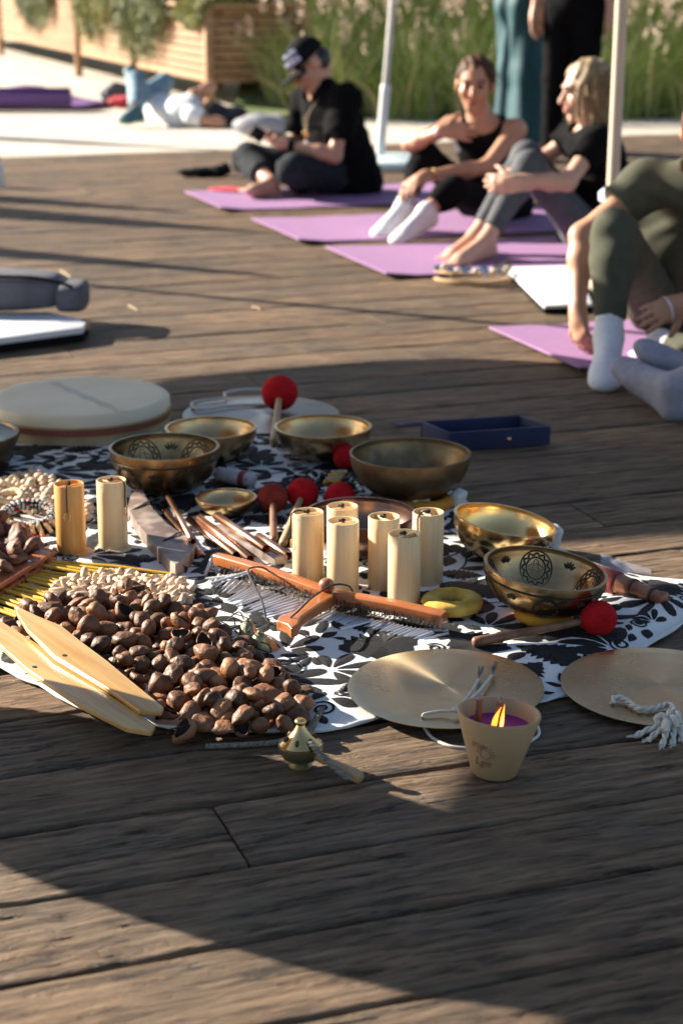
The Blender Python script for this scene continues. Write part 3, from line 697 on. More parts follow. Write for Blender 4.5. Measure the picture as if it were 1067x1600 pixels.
def embroidery():
    rnd=random.Random(21); polys=[]; cnt=[0]
    cell=0.012; occ={}
    def inside(x,y,m=0.016): return -1.28<x<0.85 and lerp_pts(x,LOW)+m<y<lerp_pts(x,UPP)-m
    G=0.004; gx0,gy0=-1.32,2.65; gw,gh=560,570; occ2=np.zeros((gw,gh),bool)
    def cells_of(pts):
        P=np.array(pts); x0,y0=P.min(0); x1,y1=P.max(0); ii=np.arange(int((x0-gx0)/G),int((x1-gx0)/G)+2); jj=np.arange(int((y0-gy0)/G),int((y1-gy0)/G)+2)
        if len(ii)>80 or len(jj)>80: return None
        X,Y=np.meshgrid(gx0+ii*G,gy0+jj*G,indexing='ij'); ins=np.zeros(X.shape,bool); n=len(P)
        for i in range(n):
            ax,ay=P[i-1]; bx,by=P[i]
            if ay==by: continue
            c=((ay>Y)!=(by>Y))&(X<(bx-ax)*(Y-ay)/(by-ay)+ax); ins^=c
        I,J=np.nonzero(ins); return ii[I],jj[J]
    def try_add(shapes,limit=0.10):
        """refuse a motif that would run over earlier ones"""
        got=[]
        for ctr,pts in shapes:
            for p in pts:
                if not inside(*p): return False
            c=cells_of(pts)
            if c is None or len(c[0])==0: return False
            got.append(c)
        I=np.concatenate([g[0] for g in got]); J=np.concatenate([g[1] for g in got])
        if occ2[I,J].sum()>limit*len(I): return False
        for d in ((0,0),(1,0),(-1,0),(0,1),(0,-1)): occ2[np.clip(I+d[0],0,gw-1),np.clip(J+d[1],0,gh-1)]=True
        for ctr,pts in shapes: polys.append((ctr,pts))
        return True
    def rotp(pts,c,a,s):
        ca,sa=math.cos(a),math.sin(a); return [(c[0]+s*(x*ca-y*sa),c[1]+s*(x*sa+y*ca)) for x,y in pts]
    def leaf(ser=0,fat=0.3,bend=0.15,n=14):
        up=[];dn=[]
        for i in range(n+1):
            t=i/n; wv=fat*math.sin(PI*t**0.8)*(1+(0.28*ser if (i%2) else -0.12*ser)); b=bend*math.sin(PI*t)
            up.append((t,b+wv/1.0*0.5)); dn.append((t,b-wv*0.5))
        return up+dn[::-1][1:-1]
    def petal_fan(n,spread):
        out=[]
        for k in range(n):
            a=-spread/2+spread*k/(n-1); pts=[]
            L=1.0-0.18*abs(k-(n-1)/2)
            for i in range(13):
                t=i/12; ph=2*PI*t; pts.append((0.12+L*(0.5-0.5*math.cos(ph)) if True else 0,0.17*math.sin(ph)*(0.5-0.5*math.cos(ph))**0.5+0.015*math.sin(ph)))
            ca,sa=math.cos(a),math.sin(a); out.append([(x*ca-y*sa,x*sa+y*ca) for x,y in pts])
        return out
    def band(path,wd):
        L=[];Rr=[]
        for i,p in enumerate(path):
            q0=path[max(i-1,0)]; q1=path[min(i+1,len(path)-1)]; dx,dy=q1[0]-q0[0],q1[1]-q0[1]; l=math.hypot(dx,dy) or 1
            ww=wd*(1-0.5*abs(2*i/(len(path)-1)-1)**3)
            L.append((p[0]-dy/l*ww/2,p[1]+dx/l*ww/2)); Rr.append((p[0]+dy/l*ww/2,p[1]-dx/l*ww/2))
        return L,Rr
    bands=[]
    def add_band(path,wd,check=False):
        if not all(inside(p[0],p[1],0.02) for p in path): return False
        I=np.array([int((p[0]-gx0)/G) for p in path]); J=np.array([int((p[1]-gy0)/G) for p in path])
        if check and occ2[I,J].any(): return False
        bands.append(band(path,wd))
        for d in ((0,0),(1,0),(-1,0),(0,1),(0,-1)): occ2[I+d[0],J+d[1]]=True
        return True
    def rp():
        x=rnd.uniform(-1.25,0.84); return x,rnd.uniform(lerp_pts(x,LOW),lerp_pts(x,UPP))
    # flowing stems with leaf pairs
    for k in range(34):
        x,y=rp(); a=rnd.uniform(0,2*PI); cur=rnd.uniform(-4,4); path=[]
        for i in range(60):
            path.append((x,y)); x+=0.007*math.cos(a); y+=0.007*math.sin(a); a+=cur*0.007+0.03*math.sin(i*0.26)
        path=[p for p in path if inside(p[0],p[1],0.025)]
        if len(path)<20: continue
        add_band(path,0.0045)
        for i in range(4,len(path)-1,8):
            dx,dy=path[i+1][0]-path[i][0],path[i+1][1]-path[i][1]; b=math.atan2(dy,dx)
            for sgn in (1,-1):
                if rnd.random()<0.9: try_add([(None,rotp(leaf(0,0.46,0.08*sgn),path[i],b+sgn*rnd.uniform(0.5,1.0),rnd.uniform(0.045,0.075)))],limit=0.3)
    # big serrated leaves, flower fans and tendrils
    for k in range(5200):
        x,y=rp(); a=rnd.uniform(0,2*PI); r=rnd.random(); big=k<3000
        if r<0.50: try_add([(None,rotp(leaf(1,rnd.uniform(0.50,0.82),rnd.uniform(-.18,.18),18),(x,y),a,rnd.uniform(0.11,0.21) if big else rnd.uniform(0.06,0.11)))],limit=0.12)
        elif r<0.80:
            s=rnd.uniform(0.07,0.12) if big else rnd.uniform(0.045,0.08); try_add([(None,rotp(p,(x,y),a,s)) for p in petal_fan(rnd.choice([5,5,7]),rnd.uniform(1.9,2.9))],limit=0.28)
        else:
            s=rnd.uniform(0.016,0.028); path=[]
            for i in range(30):
                t=i/29; rr=s*(0.12+0.88*t); b=a+t*4.4*PI*0.8; path.append((x+rr*math.cos(b),y+rr*math.sin(b)))
            if k>500: add_band(path,0.0055,True)
    # small leaves fill what is left
    for k in range(9000):
        x,y=rp(); try_add([(None,rotp(leaf(rnd.choice([0,0,1]),rnd.uniform(0.42,0.62),rnd.uniform(-.1,.1),12),(x,y),rnd.uniform(0,2*PI),rnd.uniform(0.026,0.070)))],limit=0.06)
    # raise them onto the cloth
    vs=[];fs=[]
    def zz(x,y,i): return cloth_z(x,y)+0.0016+0.0000012*(i%200)
    for i,(c,pts) in enumerate(polys):
        n=len(pts); h=n//2
        # strip-fill between the two flanks keeps long leaves on the curved cloth
        b=len(vs); cx=sum(p[0] for p in pts)/n; cy=sum(p[1] for p in pts)/n
        vs.append((cx,cy,zz(cx,cy,i)+0.0006))
        mid=[((p[0]+cx)/2,(p[1]+cy)/2) for p in pts]
        for p in mid: vs.append((p[0],p[1],zz(p[0],p[1],i)+0.0004))
        for p in pts: vs.append((p[0],p[1],zz(p[0],p[1],i)-0.0009))
        for k in range(n):
            k2=(k+1)%n; fs.append((b,b+1+k,b+1+k2)); fs.append((b+1+k,b+1+n+k,b+1+n+k2)); fs.append((b+1+k,b+1+n+k2,b+1+k2))
    for L,Rr in bands:
        b=len(vs); n=len(L)
        for p,q in zip(L,Rr): vs+= [(p[0],p[1],zz(p[0],p[1],0)-0.0006),((p[0]+q[0])/2,(p[1]+q[1])/2,zz((p[0]+q[0])/2,(p[1]+q[1])/2,0)+0.0006),(q[0],q[1],zz(q[0],q[1],0)-0.0006)]
        for k in range(n-1):
            for j in (0,1):
                a=b+3*k+j; fs.append((a,a+1,a+4)); fs.append((a,a+4,a+3))
    o=mesh_np('embroidery',np.array(vs),np.array(fs),M_embro,CLOTH,smooth=True); tag(o,kind='stuff')
embroidery()
# ---------------------------------------------------------------- metals and woods of the instruments
M_brass=mat('satin_brass',(0.74,0.50,0.25),(0.50,0.33,0.16),rough=0.30,metal=1,scale=9,rrand=0.08,bump=0.08,bscale=35,bdist=0.004)
M_brassgold=mat('polished_brass',(0.90,0.61,0.27),(0.82,0.53,0.21),rough=0.20,metal=1,scale=10,rrand=0.06,bump=0.10,bscale=32,bdist=0.004)
M_bronze_old=mat('aged_bronze',(0.30,0.20,0.10),(0.13,0.095,0.06),rough=0.42,metal=0.9,scale=14,rrand=0.12,bump=0.2,bscale=30,bdist=0.003)
M_bronze_dark=mat('dark_engraved_brass',(0.50,0.33,0.155),(0.20,0.13,0.065),rough=0.30,metal=0.95,scale=12,rrand=0.1,bump=0.12,bscale=40,bdist=0.003)
M_copperdark=mat('dark_copper',(0.28,0.17,0.13),(0.20,0.12,0.10),rough=0.28,metal=1,scale=8,rrand=0.08)
M_brass_eng=mat('engraved_golden_brass',(0.60,0.40,0.20),(0.38,0.245,0.12),rough=0.28,metal=1,scale=10,rrand=0.08,bump=0.1,bscale=38,bdist=0.003)
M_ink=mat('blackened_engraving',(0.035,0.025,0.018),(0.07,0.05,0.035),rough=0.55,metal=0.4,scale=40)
M_gong=mat('brushed_gong_bronze',(0.74,0.59,0.37),(0.56,0.42,0.24),rough=0.26,metal=1,scale=6,rrand=0.08,aniso=0.92,ramp=(0.3,0.75))
M_gongpale=mat('brushed_pale_gong',(0.52,0.47,0.40),(0.44,0.40,0.35),rough=0.36,metal=1,scale=7,rrand=0.10,aniso=0.85)
M_bamboo=mat('pale_bamboo',(0.74,0.53,0.29),(0.82,0.63,0.38),rough=0.38,scale=5,stretch=(22,22,0.7),bump=0.12,bscale=8,bstretch=(40,40,0.8),objvar=0.05,sss=0.0,spec=0.4)
M_bamboo_or=mat('orange_bamboo',(0.62,0.30,0.085),(0.70,0.37,0.12),rough=0.35,scale=5,stretch=(22,22,0.7),bump=0.12,bscale=8,bstretch=(40,40,0.8))
M_bamboo_in=mat('bamboo_inside',(0.58,0.29,0.10),(0.66,0.36,0.14),rough=0.6,scale=20)
M_cord=mat('black_cord',(0.012,0.012,0.012),(0.03,0.03,0.03),rough=0.8,scale=300,bump=0.5,bscale=600)
M_whitecord=mat('white_cord',(0.62,0.59,0.52),(0.70,0.67,0.60),rough=0.85,scale=90,bump=0.6,bscale=350)
M_redfelt=mat('red_felt',(0.42,0.008,0.012),(0.52,0.014,0.018),rough=0.95,scale=60,bump=0.6,bscale=260,bdist=0.002,spec=0.15)
M_darkfelt=mat('dark_red_suede',(0.20,0.022,0.016),(0.27,0.038,0.024),rough=0.9,scale=30,bump=0.35,bscale=200,spec=0.2)
M_brownwood=mat('brown_stick_wood',(0.16,0.065,0.030),(0.26,0.12,0.06),rough=0.45,scale=8,stretch=(6,6,1),bump=0.12,coat=0.1)
M_palestick=mat('pale_stick_wood',(0.40,0.24,0.12),(0.50,0.32,0.17),rough=0.5,scale=8,stretch=(6,6,1),bump=0.1)
M_walnut=mat('grey_walnut',(0.16,0.11,0.09),(0.34,0.27,0.235),rough=0.5,scale=16,stretch=(1,1,1),detail=1.5,bump=0.1,ramp=(0.42,0.58))
M_orangewood=mat('orange_varnished_wood',(0.36,0.105,0.03),(0.46,0.155,0.05),rough=0.32,scale=6,stretch=(0.6,6,6),coat=0.25,bump=0.05)
M_bladewood=mat('honey_wood',(0.50,0.26,0.075),(0.68,0.42,0.165),rough=0.30,scale=5,stretch=(0.7,9,9),coat=0.2,bump=0.06,bscale=30)
M_copper=mat('copper_tube',(0.72,0.39,0.25),(0.62,0.32,0.20),rough=0.24,metal=1,scale=12,rrand=0.07)
M_alu=mat('aluminium_rod',(0.70,0.71,0.74),(0.62,0.63,0.66),rough=0.36,metal=0.75,scale=30)
M_leather=mat('orange_leather',(0.30,0.075,0.025),(0.42,0.12,0.04),rough=0.5,scale=14,bump=0.3,bscale=120)
M_yellowstick=mat('yellow_bamboo_stick',(0.64,0.36,0.025),(0.76,0.48,0.05),rough=0.35,scale=10,stretch=(0.5,8,8),objvar=0.08)
M_seed=mat('pale_seed_shell',(0.52,0.36,0.23),(0.68,0.53,0.38),rough=0.55,scale=35,bump=0.25,bscale=120,objvar=0.12)
M_nut=mat('brown_nut_shell',(0.085,0.033,0.014),(0.265,0.122,0.055),rough=0.52,scale=24,rrand=0.14,bump=0.8,bscale=85,bdist=0.004,objvar=0.5,spec=0.4)
M_nutin=mat('dark_nut_inside',(0.02,0.011,0.007),(0.05,0.028,0.018),rough=0.8,scale=30)
M_pod=mat('leathery_pod',(0.09,0.035,0.022),(0.24,0.105,0.065),rough=0.62,scale=25,bump=0.8,bscale=60,bdist=0.003,objvar=0.2)
M_yellowcloth=mat('yellow_dyed_cloth',(0.55,0.29,0.012),(0.74,0.52,0.13),rough=0.8,scale=26,bump=0.3,bscale=60)
M_orangecloth=mat('orange_dyed_cloth',(0.58,0.18,0.012),(0.62,0.34,0.03),rough=0.8,scale=14,bump=0.3,bscale=60)
M_skin_drum=mat('drum_skin',(0.70,0.58,0.40),(0.78,0.67,0.49),rough=0.55,scale=5,detail=3,sss=0.0,bump=0.08,bscale=30)
M_drumwood=mat('drum_side_wood',(0.42,0.32,0.18),(0.52,0.42,0.26),rough=0.5,scale=8,stretch=(3,3,0.6))
M_braid=mat('red_gold_braid',(0.26,0.05,0.06),(0.32,0.08,0.07),rough=0.7,scale=60)
M_gold=mat('gold_thread',(0.42,0.28,0.08),rough=0.6)
M_navy=mat('navy_felt',(0.010,0.014,0.052),(0.016,0.022,0.080),rough=0.85,scale=10,bump=0.2,bscale=150,sheen=0.2)
M_darkdrum=mat('dark_drum_skin',(0.045,0.055,0.055),(0.08,0.09,0.09),rough=0.4,scale=6)
M_whitestone=mat('white_selenite',(0.72,0.70,0.66),(0.62,0.60,0.56),rough=0.5,scale=20,bump=0.4,bscale=40,sss=0.0)
M_clay=mat('tan_clay',(0.40,0.27,0.145),(0.44,0.305,0.17),rough=0.65,scale=12,bump=0.12,bscale=90,sss=0.1)
M_wax=mat('purple_wax',(0.20,0.012,0.16),(0.26,0.02,0.20),rough=0.25,scale=10,sss=0.2)
M_wick=mat('charred_wick_wood',(0.20,0.10,0.055),(0.10,0.05,0.03),rough=0.8,scale=60)
M_ash=mat('ash_tip',(0.45,0.38,0.40),(0.15,0.12,0.12),rough=0.9,scale=200)
M_flame=mat('flame',(1.0,0.30,0.03),emit=1.0)
M_flamecore=mat('flame_core',(1.0,0.55,0.14),emit=1.5)
M_patina=mat('patina_brass',(0.42,0.33,0.16),(0.25,0.26,0.17),rough=0.38,metal=0.85,scale=45,rrand=0.12,bump=0.3,bscale=90)
M_greybraid=mat('grey_braided_rope',(0.13,0.11,0.085),(0.30,0.27,0.22),rough=0.95,scale=160,bump=0.8,bscale=300)
M_beadw=mat('white_bead',(0.72,0.70,0.68),rough=0.3); M_beadr=mat('red_bead',(0.55,0.03,0.03),rough=0.3)
M_beadg=mat('green_bead',(0.03,0.20,0.10),rough=0.3); M_beadk=mat('black_bead',(0.012,0.012,0.014),rough=0.25); M_bead_o=mat('orange_bead',(0.7,0.22,0.02),rough=0.3); M_beadb=mat('teal_bead',(0.02,0.20,0.22),rough=0.3)
M_raffia=mat('raffia_wrap',(0.50,0.38,0.23),(0.60,0.48,0.32),rough=0.85,scale=60,stretch=(1,1,1),bump=0.5,bscale=120)
ZC=0.014
def lathe_marks(m,tint,amount=0.75):
    """sectors of coppery tint and fine turning rings round the disc's axis"""
    t=m.node_tree; N=t.nodes; L=t.links; p=N['Principled BSDF']; tc=N.new('ShaderNodeTexCoord')
    fl=N.new('ShaderNodeVectorMath'); fl.operation='MULTIPLY'; fl.inputs[1].default_value=(1,1,0); L.new(tc.outputs['Object'],fl.inputs[0])
    nr=N.new('ShaderNodeVectorMath'); nr.operation='NORMALIZE'; L.new(fl.outputs[0],nr.inputs[0])
    ln=N.new('ShaderNodeVectorMath'); ln.operation='LENGTH'; L.new(fl.outputs[0],ln.inputs[0])
    n=N.new('ShaderNodeTexNoise'); n.inputs['Scale'].default_value=1.3; n.inputs['Detail'].default_value=6; n.inputs['Roughness'].default_value=0.7; L.new(nr.outputs[0],n.inputs['Vector'])
    n2=N.new('ShaderNodeTexNoise'); n2.inputs['Scale'].default_value=70; n2.inputs['Detail'].default_value=5; L.new(tc.outputs['Object'],n2.inputs['Vector'])
    ad=N.new('ShaderNodeMath'); ad.operation='MULTIPLY_ADD'; ad.inputs[1].default_value=0.25; L.new(n2.outputs['Fac'],ad.inputs[0]); L.new(n.outputs['Fac'],ad.inputs[2])
    r=N.new('ShaderNodeValToRGB'); r.color_ramp.elements[0].position=0.60; r.color_ramp.elements[1].position=0.78; r.color_ramp.elements[0].color=(0,0,0,1); r.color_ramp.elements[1].color=(amount,amount,amount,1); L.new(ad.outputs[0],r.inputs[0])
    src=p.inputs['Base Color'].links[0].from_socket; mx=N.new('ShaderNodeMix'); mx.data_type='RGBA'; L.new(r.outputs[0],mx.inputs[0]); L.new(src,mx.inputs[6]); mx.inputs[7].default_value=(*tint,1); L.new(mx.outputs[2],p.inputs['Base Color'])
    w1=N.new('ShaderNodeTexNoise'); w1.noise_dimensions='1D'; w1.inputs['Scale'].default_value=900; w1.inputs['Detail'].default_value=3; L.new(ln.outputs['Value'],w1.inputs['W'])
    b=N.new('ShaderNodeBump'); b.inputs['Strength'].default_value=0.25; b.inputs['Distance'].default_value=0.0004; L.new(w1.outputs['Fac'],b.inputs['Height']); L.new(b.outputs[0],p.inputs['Normal'])
lathe_marks(M_gong,(0.60,0.35,0.18),0.32); lathe_marks(M_gongpale,(0.40,0.33,0.26),0.5)
# ---------------------------------------------------------------- bowls
def bowl_profile(Rr,h,th=0.004,foot=0.34,lip=0.0025,shape=0.62,n=14):
    pr=[(0,0.0006)]; 
    for i in range(n+1):
        t=i/n; r=Rr*(foot+(1-foot)*math.sin(t*PI/2)**shape) if t>0 else Rr*foot
        pr.append((r,h*t**1.15))
    outer=pr; rim=[(Rr+lip*0.6,h-0.002),(Rr+lip*0.6,h+0.001),(Rr-lip*0.3,h+0.0022),(Rr-th-lip*0.4,h+0.0015)]
    inner=[(r-th if r>th*1.5 else 0,z+ (th if z<h*0.9 else 0)) for r,z in reversed(pr[1:-1])]+[(0,th)]
    return outer+rim+inner
def bowl_r(Rr,h,z,foot,shape):
    t=max(0,min(1,z/h))**(1/1.15); return Rr*(foot+(1-foot)*math.sin(t*PI/2)**shape) if t>0 else Rr*foot
def bowl(label,rim_px,hw,h,mt,z0=ZC,tilt=None,foot=0.36,shape=0.62,engr=None,seed=0,group='singing bowls'):
    p=gp(rim_px[0],rim_px[1],z0+h); Rr=hw/ppm(p)
    root=thing('singing_bowl',label,'bowl',(p.x,p.y,z0),tilt,group)
    MB().lathe(bowl_profile(Rr,h,foot=foot,shape=shape),72).build('bowl_body',mt,root,smooth=60)
    if engr:
        eps=0.0006
        def onb(a,z,inner):
            r=bowl_r(Rr,h,z,foot,shape)+(eps if not inner else -0.004-eps); return V((r*math.cos(a),r*math.sin(a),z+(0.002 if inner else 0)))
        def ring(a0,zc,rad,inner,petals=0,amp=0,n=40,rr=0.0014,off=0):
            pts=[]
            for k in range(n):
                t=2*PI*k/n; q=rad*(1+amp*math.cos(petals*t+off)); zz=zc+q*math.sin(t)*0.95
                zz=max(0.004,min(h-0.003,zz)); r=bowl_r(Rr,h,zz,foot,shape); pts.append(onb(a0+q*math.cos(t)/r,zz,inner))
            return pts
        MB().tube([V(((Rr*1.001)*math.cos(2*PI*k/72),(Rr*1.001)*math.sin(2*PI*k/72),h*0.80)) for k in range(72)],0.0013,5,closed=True).build('engraved_band',M_ink,root)
        for s,inner in ((h*0.50,True),(h*0.46,False)):
            for k in range(engr):
                a=2*PI*k/engr+(0.35 if inner else 0.9)+seed; mb=MB(); rad=h*(0.42 if inner else 0.31)
                mb.tube(ring(a,s,rad,inner),0.0017,5,closed=True)
                if inner:
                    mb.tube(ring(a,s,rad*0.60,inner),0.0019,5,closed=True); mb.tube(ring(a,s,rad*0.36,inner,4,0.30,48),0.0010,5,closed=True)
                    mb.tube(ring(a,s,rad*0.20,inner,3,0.2,30,off=1),0.0010,5,closed=True); mb.tube(ring(a,s,rad*0.80,inner,12,0.10,72),0.0022,5,closed=True)
                else:
                    mb.tube(ring(a,s,rad*0.86,inner,14,0.07,84),0.0013,5,closed=True)
                    for q in range(12):
                        t=2*PI*q/12; zz=s+rad*1.0*math.sin(t); 
                        if seed>0 and 0.004<zz<h*0.78:
                            r=bowl_r(Rr,h,zz,foot,shape); c=onb(a+rad*math.cos(t)/r,zz,False); mb.blob(c,0.0024,seg=8,ring=5)
                mb.build('engraved_medallion',M_ink,root)
                # leaf sprig between medallions
                mb=MB(); a2=a+PI/engr
                for q in range(5):
                    t=-0.8+0.4*q; pts=[]
                    for u in range(6):
                        rr2=rad*0.15+rad*0.42*u/5; zz=max(0.006,min(h-0.004,s+0.15*rad+rr2*math.cos(t))); r=bowl_r(Rr,h,zz,foot,shape); pts.append(onb(a2+rr2*math.sin(t)/r,zz,inner))
                    mb.tube(pts,[0.0005,0.0020,0.0028,0.0028,0.0020,0.0005],5)
                mb.build('engraved_sprig',M_ink,root)
    return root,p,Rr
bowl('engraved dark brass bowl with dotted medallions, behind the pale bamboo chime at left',(257,698),85,0.106,M_bronze_dark,engr=5,seed=0.55)
bowl('plain satin brass bowl beside the big frame drum, behind the engraved dark one',(330,668),71,0.080,M_brass)
bowl('plain bronze bowl in front of the tall red mallet',(505,666),75,0.080,M_brass)
bowl('largest aged brown bronze bowl beside the navy tray',(641,708),94,0.100,M_bronze_old,z0=0.026,shape=0.58)
bowl('shiny golden brass bowl tilted to the right, behind the engraved bowl',(779,812),81,0.082,M_brassgold,z0=0.010,tilt=(0,R(10),0),shape=0.55,foot=0.34)
bowl('engraved golden bowl resting on an orange ring cushion',(844,887),96,0.080,M_brass_eng,z0=0.032,tilt=(R(2),R(7),0),engr=5,seed=0.0,foot=0.40,shape=0.60)
bowl('smallest brass bowl beside the wrapped herb bundle',(354,777),47,0.036,M_brass,foot=0.45,shape=0.6)
bowl('dark copper bowl half hidden behind the row of bamboo chimes',(563,802),87,0.080,M_copperdark,foot=0.5,shape=0.55)
# cushions under bowls and the loose yellow ring
def ring_cushion(label,px,z,Rr,r,mt,seed):
    p=gp(px[0],px[1],z); root=thing('ring_cushion',label,'cushion',(p.x,p.y,z))
    vs=[];fs=[];n,m=48,16
    for i in range(n):
        a=2*PI*i/n; pu=1+0.025*math.sin(a*9+seed)+0.05*mnoise.noise(V((math.cos(a)*3,math.sin(a)*3,seed)))
        for k in range(m):
            t=2*PI*k/m; q=r*pu*(1+0.04*mnoise.noise(V((a*6,t*2,seed)))); rr=Rr+q*1.15*math.cos(t); vs.append(V((rr*math.cos(a),rr*math.sin(a),max(-r*0.85,q*math.sin(t)*0.92))))
    for i in range(n):
        for k in range(m): fs.append((i*m+k,((i+1)%n)*m+k,((i+1)%n)*m+(k+1)%m,i*m+(k+1)%m))
    MB().add(vs,fs).build('ring',mt,root,smooth=180)
    return root
ring_cushion('yellow marbled cloth ring cushion lying beside the front bamboo chime',(706,941),ZC+0.018,0.041,0.0165,M_yellowcloth,1)
ring_cushion('orange cloth ring cushion under the engraved golden bowl',(849,958),ZC+0.014,0.040,0.015,M_orangecloth,2)
ring_cushion('orange cloth ring cushion under the largest aged bowl',(668,783),ZC+0.010,0.045,0.014,M_orangecloth,3)
# white crystal blocks used as wedges
def stone(label,px,z,size,rz,ry=0):
    p=gp(px[0],px[1],z); root=thing('selenite_block',label,'crystal',(p.x,p.y,z),(0,ry,rz),'white blocks wedging the bowls')
    mb=MB(); mb.box((0,0,0),size,bev=0.008); o=mb.build('block',M_whitestone,root,smooth=60)
stone('white rounded block under the left side of the largest aged bowl',(655,786),0.026,(0.045,0.035,0.035),0.4)
stone('white angular block under the right side of the largest aged bowl',(714,779),0.026,(0.03,0.05,0.04),-0.5,0.3)
stone('white rounded block wedged against the right side of the tilted golden bowl',(863,838),0.032,(0.03,0.045,0.05),0.2,R(15))
# ---------------------------------------------------------------- bamboo chimes
def koshi(label,top_px,bar,mt=None,cord=0,seed=0,foot_disc=None,hgt=0.150):
    mt=mt or M_bamboo; p=gp(top_px[0],top_px[1],ZC+hgt); ro,ri=0.0316,0.0285
    root=thing('bamboo_chime',label,'wind chime',(p.x,p.y,ZC-0.002),(0,0,0),'cylindrical bamboo wind chimes')
    rot=Matrix.Rotation(seed*1.3,4,'Z')
    MB().lathe([(ri*0.2,0.004),(ri,0.004),(ri,0.02)][1:]+[(ri,hgt-0.0006),(ri+0.0008,hgt),(ro-0.0006,hgt),(ro,hgt-0.0012),(ro,0.001),(ro-0.0008,0),(ri,0),(ri,0.004)],40,rot).build('tube',mt,root,smooth=50)
    MB().lathe([(0,hgt-0.026),(ri+0.0005,hgt-0.026),(ri+0.0005,hgt-0.029),(0,hgt-0.029)],32).build('inner_disc',M_bamboo_in,root)
    MB().box((0,0,hgt-0.008),(2*ri+0.001,0.0065,0.009),Matrix.Rotation(bar,3,'Z'),bev=0.0015).build('cross_bar',mt,root,smooth=30)
    mb=MB(); mb.blob((0,0,hgt+0.001),(0.0048,0.0038,0.0045),seg=10,ring=7,amp=0.3,seed=seed); mb.blob((-0.006,0.003,hgt-0.0005),(0.0032,0.003,0.003),seg=8,ring=6,amp=0.3,seed=seed+1); mb.build('knot',M_cord,root)
    for k in range(6):
        a=2*PI*k/6+seed; MB().tube([V((ro*0.99*math.cos(a),ro*0.99*math.sin(a),hgt-0.009)),V((ro*1.012*math.cos(a),ro*1.012*math.sin(a),hgt-0.009))],0.0009,6).build('pin',M_patina,root)
    if cord:
        a=cord; ex=V((math.cos(a),math.sin(a),0))
        L=0.055 if cord!=99 else 0.05
        pts=smooth_path([(0,0,hgt),ex*0.02+V((0,0,hgt+0.004)),ex*(ro+0.0022)+V((0,0,hgt-0.004)),ex*(ro+0.003)+V((0,0,hgt-0.03)),ex*(ro+0.0025)+V((0,0,hgt-L))],8)
        MB().tube(pts,0.0016,7).build('cord',M_cord,root)
        c=ex*(ro+0.0035)+V((0,0,hgt-L-0.010)); side=V((-ex.y,ex.x,0))
        MB().tube([c+side*0.0065*math.cos(2*PI*k/20)+V((0,0,1))*0.0095*math.sin(2*PI*k/20) for k in range(20)],0.0008,6,closed=True).build('ring',M_brassgold,root)
    if foot_disc:
        x,y=foot_disc; MB().lathe([(0,0),(0.026,0),(0.026,0.0022),(0,0.0022)],32,Matrix.Translation((x,y,0.0022))@Matrix.Rotation(R(4),4,'X')).build('striker_disc',mt,root)
    return root
koshi('orange stained bamboo chime at far left with a black cord down its front',(108,754),R(35),M_bamboo_or,cord=R(-92),seed=1,foot_disc=(0.022,-0.016))
koshi('pale bamboo chime standing beside the orange one, cord hanging at its right',(174,748),R(-25),cord=R(-28),seed=2,foot_disc=(0.016,-0.020))
koshi('bamboo chime at the left end of the middle cluster, cord at its left side',(481,798),R(25),cord=R(195),seed=3)
koshi('bamboo chime half hidden at the back of the middle cluster',(535,789),R(20),seed=4)
koshi('bamboo chime in the middle of the cluster, in front of the half hidden one',(536,812),R(30),seed=5)
koshi('bamboo chime crossed by a slanting shadow, right of the cluster\'s middle',(600,805),R(-60),seed=6)
koshi('frontmost bamboo chime of the cluster, beside the orange wooden bar',(632,832),R(50),seed=7)
koshi('bamboo chime at the right end of the cluster with a black cord near its rim',(669,798),R(-55),cord=R(-130),seed=8)
# ---------------------------------------------------------------- drums, gongs
p=gp(126,621,0.085); Rd=139/ppm(p)
root=thing('frame_drum','big round frame drum with a pale skin and red and gold braided side','drum',(p.x,p.y,0.012))
hh=0.078
MB().lathe([(0,hh),(Rd*0.9,hh),(Rd-0.006,hh-0.001),(Rd,hh-0.006),(Rd+0.001,hh-0.03),(Rd-0.001,hh-0.031)],96).build('skin',M_skin_drum,root,smooth=60)
MB().lathe([(Rd-0.003,hh-0.030),(Rd-0.001,hh-0.030),(Rd-0.001,0.0),(Rd-0.012,0.0),(Rd-0.012,hh-0.03)],96).build('side',M_drumwood,root,smooth=40)
MB().lathe([(Rd-0.0005,0.024),(Rd+0.0016,0.024),(Rd+0.0016,0.043),(Rd-0.0005,0.043)],96).build('braid',M_braid,root,smooth=40)
mb=MB()
for s in (0.0235,0.0435):
    mb.tube([V(((Rd+0.002)*math.cos(2*PI*k/120),(Rd+0.002)*math.sin(2*PI*k/120),s)) for k in range(120)],0.0018,5,closed=True)
mb.tube([V(((Rd+0.002)*math.cos(2*PI*k/320),(Rd+0.002)*math.sin(2*PI*k/320),0.0335+0.006*(1 if k%2 else -1))) for k in range(320)],0.0009,4,closed=True)
mb.build('gold_edging',M_gold,root)
M_stain=mat('skin_spine_mark',(0.50,0.42,0.29),(0.57,0.52,0.43),rough=0.6,scale=12)
vs=[];fs=[]
for k in range(21):
    t=-1+2*k/20; c=V((-0.10,0.16,0))+(V((0.13,-0.18,0))-V((-0.10,0.16,0)))*(k/20); nn=V((0.81,0.58,0))*(0.013+0.004*math.sin(k*1.3))
    vs+= [V((c.x-nn.x,c.y-nn.y,hh+0.0005)),V((c.x+nn.x,c.y+nn.y,hh+0.0005))]
for k in range(20): fs.append((2*k,2*k+1,2*k+3,2*k+2))
MB().add(vs,fs).build('spine_mark',M_stain,root)
p=gp(-66,682,0.08); Rk=95/ppm(p)
root=thing('dark_drum','black drum with a dark grey skin cut by the left edge of the picture','drum',(p.x,p.y,0.010))
